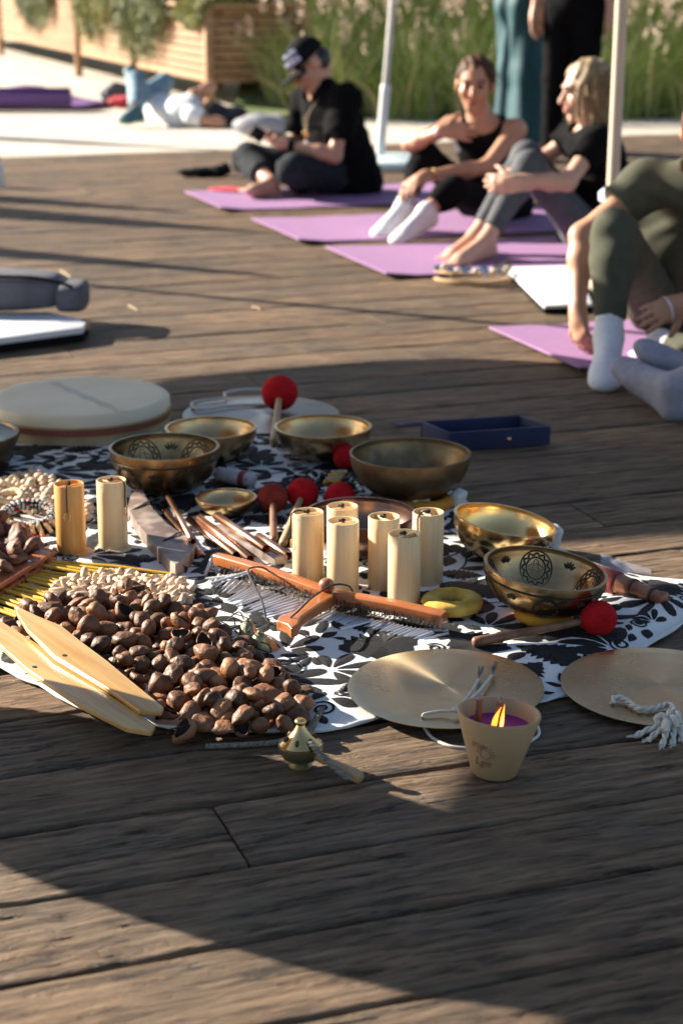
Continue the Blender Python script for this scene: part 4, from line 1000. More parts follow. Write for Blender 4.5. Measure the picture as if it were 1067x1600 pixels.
MB().lathe([(0,0.072),(Rk-0.012,0.074),(Rk-0.010,0.0745)],64).build('skin',M_darkdrum,root)
MB().lathe([(Rk-0.010,0.0735),(Rk-0.008,0.080),(Rk,0.080),(Rk+0.002,0.07),(Rk-0.03,0.0),(Rk-0.05,0.0)],64).build('shell',M_bronze_old,root,smooth=40)
def gong(label,px,hw,z,mt,tilt,rim=0.012):
    p=gp(px[0],px[1],z); Rr=hw/ppm(p); root=thing('flat_gong',label,'gong',(p.x,p.y,z),tilt,'flat bronze gongs')
    pr=[(0,0.0020)]+[(Rr*t,0.0012*(1-t*t)+0.0008*math.exp(-t*9)) for t in (0.03,0.08,0.15,0.25,0.4,0.55,0.7,0.85,0.97)]+[(Rr,-0.0006),(Rr,-0.0020),(Rr*0.97,-0.0018),(0,0.0016)]
    MB().lathe(pr,128).build('disc',mt,root,smooth=60); return root,p,Rr
def gong_cord(root,pts,r,name='cord',mt=None,n=8):
    MB().tube(smooth_path(pts,8),r,n).build(name,mt or M_whitecord,root)
def to_local(root,px,z):
    q=gp(px[0],px[1],z); return q-V(root.location)
g1,gp1,R1=gong('brushed bronze gong lying on the deck behind the lit candle',(696,1072),153,0.026,M_gong,(R(1.0),R(-0.5),0))
L=lambda x,y,z=0.006:to_local(g1,(x,y),0.026+z)
gong_cord(g1,[L(660,1118,0.002),L(664,1113,0.006),L(690,1109,0.008),L(713,1106,0.012),L(735,1082,0.012),L(747,1062,0.011)],0.0025)
gong_cord(g1,[L(713,1107,0.014),L(728,1098,0.014),L(752,1075,0.013),L(768,1056,0.012)],0.0025)
gong_cord(g1,[L(663,1135,-0.015),L(675,1150,-0.021),L(700,1162,-0.021),L(730,1166,-0.022),(L(790,1170,-0.022)),L(836,1152,-0.022),L(841,1138,-0.022),L(832,1126,-0.012)],0.0026)
MB().blob(L(713,1106,0.014),(0.007,0.006,0.006),amp=0.3,seed=1).build('knot',M_whitecord,g1)
M_fray=mat('grey_frayed_cotton',(0.30,0.27,0.24),(0.12,0.11,0.10),rough=0.95,scale=120)
for k,(x,y) in enumerate([(747,1062),(769,1056)]):
    mb=MB(); c=L(x,y,0.012); d0=(L(x+4,y-16,0.014)-c)
    for j in range(26):
        e=c+d0*random.uniform(0.7,1.15)+V((random.uniform(-.006,.006),random.uniform(-.006,.006),random.uniform(-.003,.008))); mb.tube([c,(c+e)/2+V((0,0,0.002)),e],[0.0007,0.0008,0.0004],4)
    mb.build('tassel',M_fray,g1)
g2,gp2,R2=gong('brushed bronze gong cut by the right edge, with a knotted white rope',(1031,1070),155,0.015,M_gong,(R(0.8),R(0.4),0))
L2=lambda x,y,z=0.006:to_local(g2,(x,y),0.015+z)
def twisted(mb,pts,r,tw=90,n=2):
    sp=smooth_path(pts,10); acc=0
    for s in range(n):
        out=[];acc=0
        for i,q in enumerate(sp):
            if i: acc+=(sp[i]-sp[i-1]).length
            t=(sp[min(i+1,len(sp)-1)]-sp[max(i-1,0)]).normalized(); a=t.cross(V((0,0,1))).normalized(); b=a.cross(t)
            ph=acc*tw*2+2*PI*s/n; out.append(q+(a*math.cos(ph)+b*math.sin(ph))*r*0.55)
        mb.tube(out,r*0.62,6)
mb=MB(); twisted(mb,[L2(956,1098,0.004),L2(960,1089,0.010),L2(975,1092,0.008),L2(996,1105,0.007),L2(1020,1106,0.007),L2(1045,1099,0.009),L2(1052,1110,0.012)],0.0048,110); mb.build('rope',M_whitecord,g2)
mb=MB()
for k,(x,y) in enumerate([(1034,1124),(1044,1120),(1052,1128),(1040,1134),(1058,1122)]): 
    c=L2(x,y,0.012); a=random.uniform(0,PI); ex=V((math.cos(a),math.sin(a),0.3)); mb.tube(smooth_path([c-ex*0.010,c+V((0,0,0.010)),c+ex*0.010,c-V((0.004,0.003,0.004))],6),0.0052,7)
mb.build('knot',M_whitecord,g2)
for k,(x,y,ex,ey) in enumerate([(1030,1138,992,1149),(1036,1142,1012,1155),(1042,1142,1034,1163),(1052,1140,1050,1161),(1060,1136,1064,1155)]):
    a=L2(x,y,-0.002); b=L2(ex,ey,-0.011); mb=MB(); twisted(mb,[a+V((0,0,.006)),(a+b)/2+V((0,0,0.006)),b],0.0050,100)
    for j in range(12):
        e=b+(b-a)*random.uniform(0.05,0.30)+V((random.uniform(-.007,.007),random.uniform(-.005,.005),random.uniform(-.001,.005))); mb.tube([b,e],[0.0012,0.0005],4)
    mb.build('frayed_end',M_whitecord,g2)
g3,gp3,R3=gong('pale grey flat gong lying in the shade behind the brass bowls',(408,646),122,0.016,M_gongpale,(0,0,0))
L3=lambda x,y,z=0.006:to_local(g3,(x,y),0.016+z)
gong_cord(g3,[L3(430,632,0.004),L3(360,634,0.008),L3(318,640,0.008),L3(302,636,0.008),L3(305,628,0.008),L3(350,622,0.008),L3(352,614,0.012),L3(380,609,0.010),L3(430,608,0.006)],0.0045)
# ---------------------------------------------------------------- mallets
def mallet(label,ball_px,ball_r_px,end_px,zb=None,ze=0.018,felt=None,wood=None,rs=0.0085,group='red felt mallets',zball=None):
    zz=zball if zball is not None else 0.05
    c=gp(ball_px[0],ball_px[1],zz); rb=ball_r_px/ppm(c)
    if zball is None: zz=ZC+rb-0.002; c=gp(ball_px[0],ball_px[1],zz); rb=ball_r_px/ppm(c)
    e=gp(end_px[0],end_px[1],ze); root=thing('mallet',label,'mallet',(c.x,c.y,0.0),None,group)
    cl=V((0,0,c.z)); el=V((e.x-c.x,e.y-c.y,e.z)); d=(el-cl).normalized()
    MB().blob(cl,(rb,rb,rb*0.98),seg=36,ring=22,amp=0.035,seed=int(c.x*100)%17,fr=4).build('felt_head',felt or M_redfelt,root,smooth=180)
    q=d.to_track_quat('Z','Y').to_matrix().to_4x4()
    Ls=(el-cl).length
    MB().lathe([(0,0),(rs*0.8,rb*0.6),(rs*0.92,Ls*0.5),(rs*1.05,Ls*0.85),(rs*1.15,Ls*0.93),(rs*1.1,Ls*0.985),(rs*0.7,Ls),(0,Ls)],18,Matrix.Translation(cl)@q).build('stick',wood or M_palestick,root,smooth=50)
    if felt is M_darkfelt or True:
        MB().lathe([(rs*0.8,rb*0.90),(rs*1.5,rb*0.93),(rs*1.45,rb*1.04),(rs*0.8,rb*1.06)],18,Matrix.Translation(cl)@q).build('collar',felt or M_redfelt,root)
    return root
mallet('large red felt mallet leaning on the grey gong, its pale stick towards the bowls',(437,614),28.5,(428,692),zball=0.072,ze=0.02,rs=0.0105)
mallet('dark red suede mallet with a brown stick, left of the bamboo cluster',(426,778),24,(428,846),felt=M_darkfelt,wood=M_brownwood,rs=0.0085)
mallet('bright red felt mallet with a pale stick beside the dark red suede one',(473,771),25,(442,850),rs=0.0085)
mallet('red felt mallet whose head shows behind the dark copper bowl',(531,776),24,(575,800),rs=0.008)
mallet('red felt mallet half hidden behind the left of the largest aged bowl',(540,714),20,(600,705),rs=0.008)
mallet('red felt mallet with a brown stick lying in front of the engraved golden bowl',(935,966),28.5,(738,1004),wood=M_brownwood,rs=0.0088,ze=0.022)
# turned wooden striker with leather, lying in a clear sleeve
a=gp(925,898,0.034); b=gp(1040,938,0.03); root=thing('striker','turned reddish wooden striker with a red leather end beside the cloth\'s right corner','striker',(a.x,a.y,0))
d=(b-a); Ls=d.length; q=Matrix.Translation((0,0,a.z))@d.to_track_quat('Z','Y').to_matrix().to_4x4()
M_redleather=mat('red_suede',(0.22,0.022,0.025),(0.28,0.035,0.035),rough=0.8,scale=30,sheen=0.2)
M_redwood=mat('red_brown_wood',(0.22,0.07,0.032),(0.36,0.135,0.06),rough=0.38,scale=12,stretch=(5,5,1),coat=0.2)
MB().lathe([(0,-0.05),(0.024,-0.05),(0.025,-0.04),(0.025,Ls*0.34),(0.0235,Ls*0.36),(0,Ls*0.36)],32,q).build('leather_grip',M_redleather,root,smooth=50)
MB().lathe([(0,Ls*0.36),(0.021,Ls*0.365),(0.0195,Ls*0.50),(0.021,Ls*0.56),(0.018,Ls*0.575),(0.0145,Ls*0.66),(0.0165,Ls*0.80),(0.0175,Ls*0.82),(0.014,Ls*0.84),(0.013,Ls*0.88),(0.016,Ls*0.975),(0.013,Ls*1.0),(0,Ls)],32,q).build('turned_handle',M_redwood,root,smooth=60)
for s in (0.37,0.575,0.83): MB().lathe([(0.012,Ls*s-0.002),(0.0205 if s<0.7 else 0.0172,Ls*s-0.002),(0.0205 if s<0.7 else 0.0172,Ls*s+0.002),(0.012,Ls*s+0.002)],32,q).build('groove_ring',M_ink,root)
M_film=mat('clear_film',(0.75,0.75,0.85),rough=0.15,alpha=0.28,spec=0.6)
p0=gp(938,880,0.02); root=thing('plastic_sleeve','clear plastic sleeve lying behind the turned wooden striker','plastic bag',(p0.x,p0.y,0))
vs=[];fs=[]
for i in range(15):
    for j in range(9):
        t=i/14; s=j/8; x=0.00+0.10*t; y=0.02-0.04*t+(s-0.5)*(0.07-0.04*t); z=0.008+0.030*(1-t*0.75)*math.sin(PI*s)*(0.8+0.3*mnoise.noise(V((i*0.5,j*0.6,3))))
        vs.append(V((x,y,z)))
for i in range(14):
    for j in range(8): fs.append((i*9+j,i*9+j+1,(i+1)*9+j+1,(i+1)*9+j))
MB().add(vs,fs).build('film',M_film,root,smooth=60)
# ---------------------------------------------------------------- navy tray, herb bundle, bead rattle
zt=0.05
BL,BR,FR=gp(657,659,zt),gp(812,649,zt),gp(860,667,zt); FL=BL+FR-BR
root=thing('tray','navy blue felt tray with a strap, lying open behind the bronze bowls','tray',(BL.x,BL.y,0.002))
C4=[p-V((BL.x,BL.y,zt)) for p in (BL,BR,FR,FL)]
for i,nm in enumerate(('back_wall','side_wall','front_wall','side_wall')):
    a,b=C4[i],C4[(i+1)%4]; dv=(b-a).normalized(); nv=V((-dv.y,dv.x,0))
    mid=(a+b)/2; MB().box((mid.x+nv.x*0.003*-1,mid.y-nv.y*0.003,zt/2),((b-a).length-(0.0 if i%2==0 else 0.012),0.006,zt),Matrix.Rotation(math.atan2(dv.y,dv.x),3,'Z'),bev=0.0018).build(nm,M_navy,root,smooth=30)
cx=sum((c for c in C4),V((0,0,0)))/4
MB().prism([(cx.x+(c.x-cx.x)*0.985,cx.y+(c.y-cx.y)*0.985) for c in C4],0.001,0.004).build('floor_panel',M_navy,root)
f=(C4[2]+C4[3])/2+(C4[2]-C4[3])*0.08; nf=(C4[3]-C4[0]).normalized()
MB().blob(V((f.x,f.y,zt*0.45))+nf*0.003,(0.007,0.004,0.007),seg=14,ring=8).build('snap_button',M_copper,root)
sp=[gp(612,662,0.01)-V((BL.x,BL.y,0)),gp(625,666,0.016)-V((BL.x,BL.y,0)),gp(640,664,0.03)-V((BL.x,BL.y,0)),V((0.01,-0.004,zt-0.006))]
MB().tube(smooth_path(sp,6),0.006,8).build('strap',M_navy,root)
a=gp(341,740,ZC+0.022); b=gp(398,751,ZC+0.02); root=thing('herb_bundle','white wrapped herb smudge bundle with a red band, behind the smallest bowl','herb bundle',(a.x,a.y,0))
d=b-a; Ls=d.length; q=Matrix.Translation((0,0,a.z))@d.to_track_quat('Z','Y').to_matrix().to_4x4()
M_paper=mat('white_wrap',(0.60,0.58,0.58),(0.42,0.40,0.44),rough=0.8,scale=40,bump=0.5,bscale=80)
MB().lathe([(0,-0.01),(0.010,-0.008),(0.016,0.0),(0.019,Ls*0.3),(0.019,Ls*0.62),(0.0185,Ls*0.64)],20,q).build('wrap',M_paper,root)
MB().lathe([(0.0175,Ls*0.64),(0.0195,Ls*0.64),(0.0195,Ls*0.78),(0.0175,Ls*0.78)],20,q).build('red_band',M_redleather,root)
MB().lathe([(0.0175,Ls*0.78),(0.018,Ls*0.79),(0.016,Ls*0.95),(0.008,Ls*1.02),(0,Ls*1.02)],20,q).build('herb_end',M_paper,root)
mb=MB()
for k in range(16):
    t=k/15; c0=q@V((0.0195*math.cos(t*30),0.0195*math.sin(t*30),Ls*t*0.95)); c1=q@V((0.0195*math.cos(t*30+2),0.0195*math.sin(t*30+2),Ls*(t*0.95+0.04))); mb.tube([c0,c1],0.0012,4)
mb.build('thread',M_beadr,root)
p=gp(520,752,ZC+0.012); root=thing('bead_bracelet','bracelet of black seeds with pale yellow tubes, between the red mallets','bracelet',(p.x,p.y,ZC))
rs=random.Random(4); mb=MB()
for k in range(90):
    a=rs.uniform(0,2*PI); rr=0.052+rs.uniform(-0.02,0.02); mb.blob((rr*math.cos(a)*1.25-0.015,rr*math.sin(a),rs.uniform(0.004,0.020)),(0.008,0.005,0.005),Matrix.Rotation(rs.uniform(0,6),3,'Z'),seg=8,ring=6)
o=mb.build('black_seeds',M_beadk,root); tag(o,kind='stuff')
for k in range(4):
    c=gp(529-k*4,738+k*5,ZC+0.022)-V((p.x,p.y,ZC)); MB().tube([c-V((0.018,0.002,0)),c+V((0.02,0.003,0))],0.0055,8).build('yellow_tube',M_yellowcloth if k%2 else M_seed,root)
for k in range(14):
    c=gp(546+k*1.6,748+k*1.4,ZC+0.016)-V((p.x,p.y,ZC)); MB().blob(c+V((0,rs.uniform(-.006,.006),0)),(0.0055,0.0055,0.005),seg=8,ring=6).build('bead',[M_beadw,M_beadb,M_beadw][k%3],root)
# ---------------------------------------------------------------- nut shell rattle
def nut_mesh(seed,opened):
    rs=random.Random(seed); bm=bmesh.new(); bmesh.ops.create_uvsphere(bm,u_segments=20,v_segments=14,radius=1)
    a,b,c=0.021*rs.uniform(.9,1.12),0.0170*rs.uniform(.85,1.1),0.0115*rs.uniform(.85,1.3)
    if opened:
        bmesh.ops.delete(bm,geom=[v for v in bm.verts if v.co.z>0.58+0.25*mnoise.noise(v.co*2+V((seed,0,0)))],context='VERTS')
    for v in bm.verts:
        d=v.co.copy(); q=1+0.22*mnoise.noise(d*1.5+V((seed*5.1,0,seed)))+0.05*mnoise.noise(d*4.5+V((seed,3,1)))
        taper=(1-0.30*d.x)*(1-0.25*max(0,d.x)**3); kink=0.20*(1-abs(d.x))*(-0.5)
        v.co=V((d.x*a*q,d.y*b*q*taper,d.z*c*q*taper+kink*c))
    me=bpy.data.meshes.new('nut_shell'); bm.to_mesh(me)
    if opened:
        # give the husk a wall and a dark hollow
        bm2=bmesh.new(); bm2.from_mesh(me); geom=bm2.faces[:]; bmesh.ops.recalc_face_normals(bm2,faces=bm2.faces)
        r=bmesh.ops.solidify(bm2,geom=geom,thickness=0.0022)
        new=[f for f in r['geom'] if isinstance(f,bmesh.types.BMFace)]
        bm2.normal_update()
        for f in bm2.faces: f.material_index=0
        for f in new: f.material_index=1
        bm2.to_mesh(me); bm2.free()
    bm.free()
    for p in me.polygons: p.use_smooth=True
    me.materials.append(M_nut); me.materials.append(M_nutin)
    return me
def in_poly(x,y,P):
    c=False; n=len(P)
    for i in range(n):
        (x1,y1),(x2,y2)=P[i],P[i-1]
        if (y1>y)!=(y2>y) and x<(x2-x1)*(y-y1)/(y2-y1)+x1: c=not c
    return c
def poly_dist(x,y,P):
    b=9; n=len(P)
    for i in range(n):
        ax,ay=P[i-1]; bx,by=P[i]; dx,dy=bx-ax,by-ay; t=max(0,min(1,((x-ax)*dx+(y-ay)*dy)/(dx*dx+dy*dy))); b=min(b,math.hypot(x-ax-t*dx,y-ay-t*dy))
    return b
NUTP=[(p.x,p.y) for p in (gp(a,b,0.02) for a,b in [(15,965),(60,945),(140,948),(215,918),(240,945),(300,962),(340,975),(395,1020),(432,1052),(470,1075),(487,1118),(470,1132),(420,1142),(360,1150),(310,1150),(255,1132),(225,1105),(150,1085),(70,1055),(10,1010)])]
nb=gp(300,1060); NUT=thing('nut_shell_rattle','big heap of brown nut shells strung as a rattle on the cloth','rattle',(nb.x,nb.y,0))
nut_meshes=[nut_mesh(s,s==6) for s in range(12)]
def heap(root,meshes,P,name,spacing,hmax,layers,rnd,limit,zb,sc=(0.88,1.12),edge=0.10,keep=None):
    xs=[p[0] for p in P]; ys=[p[1] for p in P]; placed=[]; made=0; base=V(root.location)
    for lay in range(layers):
        tries=0
        while tries<2600 and made<limit:
            tries+=1; x=rnd.uniform(min(xs),max(xs)); y=rnd.uniform(min(ys),max(ys))
            if not in_poly(x,y,P): continue
            d=poly_dist(x,y,P); top=hmax*min(1,d/edge)**0.8
            z=zb+lay*spacing*0.52
            if z>zb+top+1e-6 and lay>0: continue
            z+=rnd.uniform(-0.003,0.003)
            if keep and not keep(x,y,z): continue
            if any((x-q[0])**2+(y-q[1])**2+((z-q[2])*1.45)**2<spacing**2 for q in placed): continue
            placed.append((x,y,z)); o=bpy.data.objects.new(name,rnd.choice(meshes)); link(o,root); o.location=V((x,y,z))-base
            flat=rnd.random()
            o.rotation_euler=(rnd.gauss(0,0.55) if flat<0.8 else rnd.uniform(0,6),rnd.gauss(0,0.5),rnd.uniform(0,2*PI)); s=rnd.uniform(*sc); o.scale=(s,s,s); made+=1
    return made
rnd=random.Random(5)
BLP=[[(q.x,q.y) for q in (gp(a,b,0.065) for a,b in B_)] for B_ in ([(10,940),(70,945),(140,985),(275,1078),(258,1100),(205,1095),(70,1020),(25,975)],[(-70,935),(0,955),(140,1040),(260,1112),(240,1135),(190,1128),(30,1040),(-60,985)])]
def clear_of_blades(x,y,z): return z<0.036 or not any(in_poly(x,y,B_) for B_ in BLP)
heap(NUT,nut_meshes,NUTP,'nut_shell',0.0285,0.055,5,rnd,285,ZC+0.011,sc=(0.80,1.18),keep=clear_of_blades)
mb=MB()
for k in range(30):
    x,y=rnd.choice(NUTP); x+=rnd.uniform(-.02,.02); y+=rnd.uniform(0,.05); mb.tube(smooth_path([(x-nb.x,y-nb.y,0.02),(x-nb.x+rnd.uniform(-.03,.03),y-nb.y+rnd.uniform(-.02,.02),0.03),(x-nb.x+rnd.uniform(-.05,.05),y-nb.y+rnd.uniform(-.03,.03),0.016)],5),0.0014,5)
mb.build('string',M_cord,NUT)
# one long loose cord from the heap over the cloth
# pale seeds
def seed_mesh(seed):
    rs=random.Random(seed+50); mb=MB(); a,b,c=0.0125*rs.uniform(.9,1.2),0.0062*rs.uniform(.9,1.1),0.0055
    mb.blob((0,0,0),(a,b,c),seg=12,ring=8,amp=0.12,seed=seed,f=lambda d,p:V((p.x,p.y*(1-0.35*d.x),p.z*(1-0.35*d.x)+0.15*c*d.x*d.x)))
    me=bpy.data.meshes.new('pale_seed'); me.from_pydata(mb.v,[],mb.f); 
    for p in me.polygons: p.use_smooth=True
    me.materials.append(M_seed); return me
seed_meshes=[seed_mesh(s) for s in range(6)]
SEEDP=[(p.x,p.y) for p in (gp(a,b,0.02) for a,b in [(70,935),(95,910),(140,900),(190,896),(240,905),(285,905),(303,925),(296,945),(255,955),(215,940),(170,950),(120,950)])]
sb=gp(200,925); SEED=thing('seed_rattle','heap of pale beige seed shells behind the brown nut shells','rattle',(sb.x,sb.y,0))
heap(SEED,seed_meshes,SEEDP,'seed_shell',0.0135,0.030,5,random.Random(8),280,ZC+0.006,sc=(0.9,1.25),edge=0.04)
# natural seed bunch at far left with a raffia ring
sb=gp(60,772); SB=thing('seed_shaker','bunch of round pale seeds on a raffia ring at the left edge','rattle',(sb.x,sb.y,0))
rnd=random.Random(12)
roundm=[]
for s in range(4):
    mb=MB(); mb.blob((0,0,0),(0.0135,0.0105,0.0098),seg=14,ring=9,amp=0.16,seed=s+20); me=bpy.data.meshes.new('round_seed'); me.from_pydata(mb.v,[],mb.f)
    for p in me.polygons: p.use_smooth=True
    me.materials.append(M_seed); roundm.append(me)
SP=[(p.x,p.y) for p in (gp(a,b,0.02) for a,b in [(22,745),(50,738),(80,745),(98,765),(140,790),(142,812),(110,806),(70,800),(30,790),(0,790),(-20,765)])]
heap(SB,roundm,SP,'round_seed',0.020,0.035,4,rnd,90,ZC+0.009,edge=0.05)
c=gp(8,776,0.035)-V(SB.location); 
mb=MB(); pts=[c+V((0.040*math.cos(2*PI*k/30),0.034*math.sin(2*PI*k/30),0.006*math.sin(4*PI*k/30))) for k in range(30)]
mb.tube(pts,[0.0085+0.0012*math.sin(k*2.6) for k in range(30)],10,closed=True); mb.build('raffia_ring',M_raffia,SB)
c2=gp(22,752,0.05)-V(SB.location); MB().tube([c2+V((0.012*math.cos(2*PI*k/20),0.003*math.sin(2*PI*k/20),0.012*math.sin(2*PI*k/20))) for k in range(20)],0.003,8,closed=True).build('raffia_loop',M_raffia,SB)
# beaded bracelet with bamboo bits
p=gp(45,808,0.030); BB=thing('bamboo_bracelet','white beaded ring with short bamboo tubes tipped in colours, left of the orange chime','bracelet',(p.x,p.y,0.0))
tilt=Matrix.Rotation(R(12),4,'X'); Rb=0.056; base=Matrix.Translation((0,0,0.033))@tilt
MB().tube([base@V((Rb*math.cos(2*PI*k/40),Rb*math.sin(2*PI*k/40),0)) for k in range(40)],0.0095,8,closed=True).build('core',M_beadk,BB)
rs=random.Random(3)
for nm,mt_,cnt in (('white_beads',M_beadw,760),('red_beads',M_beadr,60),('green_beads',M_beadg,40),('black_beads',M_beadk,40),('orange_beads',M_bead_o,40),('teal_beads',M_beadb,40)):
    mb=MB()
    for k in range(cnt):
        a=rs.uniform(0,2*PI); t=rs.uniform(0,2*PI)
        if nm=='white_beads': 
            i=k%30; a=2*PI*i/30+0.18*(t/(2*PI)); 
            if math.cos(t)<-0.5 and rs.random()<0.5: continue
        rr=Rb+0.0112*math.cos(t); mb.blob(base@V((rr*math.cos(a),rr*math.sin(a),0.0112*math.sin(t))),(0.0030,0.0030,0.0026),seg=6,ring=4)
    o=mb.build(nm,mt_,BB,weld=False); tag(o,kind='stuff')
for k in range(24):
    a=2*PI*k/24+rs.uniform(-.08,.08); dv=V((math.cos(a),math.sin(a),0)); z0=0.030; Ls=rs.uniform(0.026,0.032)
    a0=dv*(Rb+0.012)+V((0,0,z0)); a1=dv*(Rb+0.012+Ls*0.88)+V((rs.uniform(-.006,.006),rs.uniform(-.006,.006),0.012+rs.uniform(-.003,.004)))
    t=MB().tube([a0,a0+(a1-a0)*0.84],[0.0056,0.0054],10).build('bamboo_tube',M_bamboo,BB)
    MB().tube([a0+(a1-a0)*0.83,a1],[0.0058,0.0057],10).build('painted_tip',[M_bead_o,M_beadb,M_beadg,M_beadr][k%4],t)
    MB().tube(smooth_path([a1,a1+(a1-a0)*0.25+V((0,0,-0.002)),a1+(a1-a0)*0.45+V((rs.uniform(-.004,.004),0,-0.004))],4),0.0012,5).build('thread',M_whitecord,t)
    MB().tube([dv*(Rb+0.006)+V((0,0,0.040)),a0],0.0024,6).build('loop',M_beadw if k%3 else M_beadk,t)
# leathery pods at the left edge
p=gp(20,880); PD=thing('pod_rattle','bunch of wrinkled dark red brown leathery pods at the left edge','rattle',(p.x,p.y,0))
rs=random.Random(6)
podm=[]
for s in range(4):
    mb=MB(); mb.blob((0,0,0),(0.034,0.021,0.012),seg=18,ring=12,amp=0.32,seed=s+3,fr=2.2,f=lambda d,p:V((p.x,p.y*(1-0.3*d.x),p.z+0.007*math.sin(d.x*2.5)))); me=bpy.data.meshes.new('pod'); me.from_pydata(mb.v,[],mb.f)
    for q in me.polygons: q.use_smooth=True
    me.materials.append(M_pod); podm.append(me)
PP=[(q.x,q.y) for q in (gp(a,b,0.02) for a,b in [(-60,850),(0,838),(40,848),(66,868),(48,895),(10,915),(-60,930)])]
heap(PD,podm,PP,'pod',0.036,0.06,5,rs,60,ZC+0.012,edge=0.05)
# leather bar with yellow bamboo sticks
e0=gp(76,866,0.030); e1=gp(-40,938,0.030); SBK=thing('stick_rattle','orange leather bar with a fan of thin yellow bamboo sticks at the left','rattle',(e0.x,e0.y,0))
d=(e1-e0); Ls=d.length; d.normalize(); sd_=V((-d.y,d.x,0)); ang=math.atan2(d.y,d.x); Mr=Matrix.Rotation(ang,3,'Z')
for z,wd in ((0.036,0.040),(0.021,0.044)):
    MB().box(d*(Ls/2)+V((0,0,z)),(Ls,wd,0.011),Mr,bev=0.0045).build('leather_bar',M_leather,SBK,smooth=40)
for s in (1,-1):
    for k in range(12):
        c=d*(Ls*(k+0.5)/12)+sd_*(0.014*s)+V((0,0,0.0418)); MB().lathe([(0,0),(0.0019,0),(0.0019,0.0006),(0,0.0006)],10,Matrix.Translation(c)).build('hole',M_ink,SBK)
c=d*0.085+V((0,0,0.042)); MB().blob(c,(0.006,0.006,0.002),seg=14,ring=8).build('rivet',M_steel,SBK)
rs=random.Random(9)
for k in range(19):
    t=(k+0.5)/19; a=d*(Ls*t*0.98)+V((0,0,0.017)); 
    q=gp(222-k*7+rs.uniform(-8,8),893+k*5.5+rs.uniform(-2,2),0.016)-V(SBK.location); dv=(q-a).normalized(); a=a+dv*rs.uniform(0.012,0.028)
    Lk=0.27*rs.uniform(.9,1.05); zz=rs.uniform(0.0,0.008)
    MB().tube([a+V((0,0,zz)),a+dv*Lk*0.5+V((0,0,0.004)),a+dv*Lk+V((0,0,zz*0.6))],[0.0038,0.0042,0.0036],9).build('bamboo_stick',M_yellowstick,SBK)
    MB().tube(smooth_path([a+V((0,0,zz)),a-dv*0.012+V((0,0,0.014)),a-dv*0.03+V((0,0,0.018))],4),0.001,5).build('tie_cord',M_cord,SBK)
# honey coloured wooden blades on the heap
def blade(label,pts,z,th,hole,tz=0.0):
    P=[gp(x,y,z) for x,y in pts]; c=P[0]; root=thing('wooden_blade',label,'wooden blade',(c.x,c.y,z),None,'honey coloured wooden blades')
    far=max((p-c).length for p in P)
    o=MB().prism([(p.x-c.x,p.y-c.y) for p in P],-th,0.0).build('blade',M_bladewood,root,smooth=35,bevel=0.0026,bseg=3)
    ax=max(P,key=lambda p:(p-c).length)-c; ang=math.atan2(ax.y,ax.x)
    # grain runs along the blade: turn the mesh so that its local x is the long axis
    o.data.transform(Matrix.Rotation(-ang,4,'Z')); o.rotation_euler=(0,0,ang)
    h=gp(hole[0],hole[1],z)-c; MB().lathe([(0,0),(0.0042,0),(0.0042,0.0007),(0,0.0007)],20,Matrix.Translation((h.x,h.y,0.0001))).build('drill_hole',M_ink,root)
    if tz: root.rotation_euler=Quaternion(V((-ax.y,ax.x,0)).normalized(),tz).to_euler()
    return root
blade('honey coloured wooden blade lying higher on the nut shells, beside the heap',[(25,951),(32,949),(60,960),(96,972),(130,995),(169,1020),(215,1053),(256,1081),(252,1088),(217,1087),(180,1064),(84,1014),(42,978),(27,957)],0.078,0.009,(101,1014),tz=R(3))
blade('honey coloured wooden blade with the lower edge of the heap, running off the left edge',[(-70,955),(-45,942),(0,966),(70,1005),(135,1048),(243,1113),(236,1123),(197,1118),(127,1087),(42,1036),(0,1002),(-55,972)],0.064,0.009,(54,1033),tz=R(2))
# ---------------------------------------------------------------- copper tube chimes
def tube_open(root,a,b,r,mt,name='copper_tube',th=0.0011):
    d=(b-a); Ls=d.length; q=Matrix.Translation(a)@d.to_track_quat('Z','Y').to_matrix().to_4x4()
    return MB().lathe([(r-th,0.001),(r-th,Ls-0.001),(r-th*0.5,Ls),(r,Ls-0.0006),(r,0.0006),(r-th*0.5,0),(r-th,0.001)],20,q).build(name,mt,root,smooth=50)
p=gp(250,840); CA=thing('copper_chime','curved grey walnut block with a copper tube strapped along its side','chime',(p.x,p.y,0)); O=V(CA.location)
pts=[(221,757),(228,775),(240,795),(262,818),(286,834),(301,838),(306,846),(301,860),(288,874),(274,882),(262,873),(240,847),(214,817),(200,793),(204,775),(213,763)]
P=[gp(x,y,0.040)-O for x,y in pts]
o=MB().prism([(q.x,q.y) for q in P],0.008,0.040).build('block',M_walnut,CA,smooth=40,bevel=0.002)
o.data.transform(Matrix.Translation((0,0,0)))
tube_open(CA,gp(203,796,0.026)-O,gp(287,890,0.020)-O,0.0098,M_copper)
tube_open(CA,gp(258,800,0.020)-O,gp(316,872,0.014)-O,0.0085,M_copper)
for (x,y) in ((222,798),(268,848)):
    c=gp(x,y,0.028)-O; ex=(gp(x+34,y-16,0.028)-gp(x,y,0.028)); mb=MB(); pp=[c-ex*0.55+V((0,0,-0.008)),c-ex*0.45+V((0,0,0.010)),c+V((0,0,0.0135)),c+ex*0.42+V((0,0,0.0135)),c+ex*0.55+V((0,0,-0.012))]
    mb.tube(smooth_path(pp,6),0.0016,6); mb.tube(smooth_path([q+V((0.006,0.004,0.0004)) for q in pp],6),0.0014,6); mb.build('tie_cord',M_cord,CA)
h=gp(254,763,0.034); CM=thing('mallet','grey felt ball mallet with a copper handle beside the walnut chime','mallet',(h.x,h.y,0)); 
M_greyfelt=mat('grey_felt',(0.28,0.25,0.22),(0.34,0.31,0.28),rough=0.95,scale=40,bump=0.4,bscale=200,sheen=0.2)
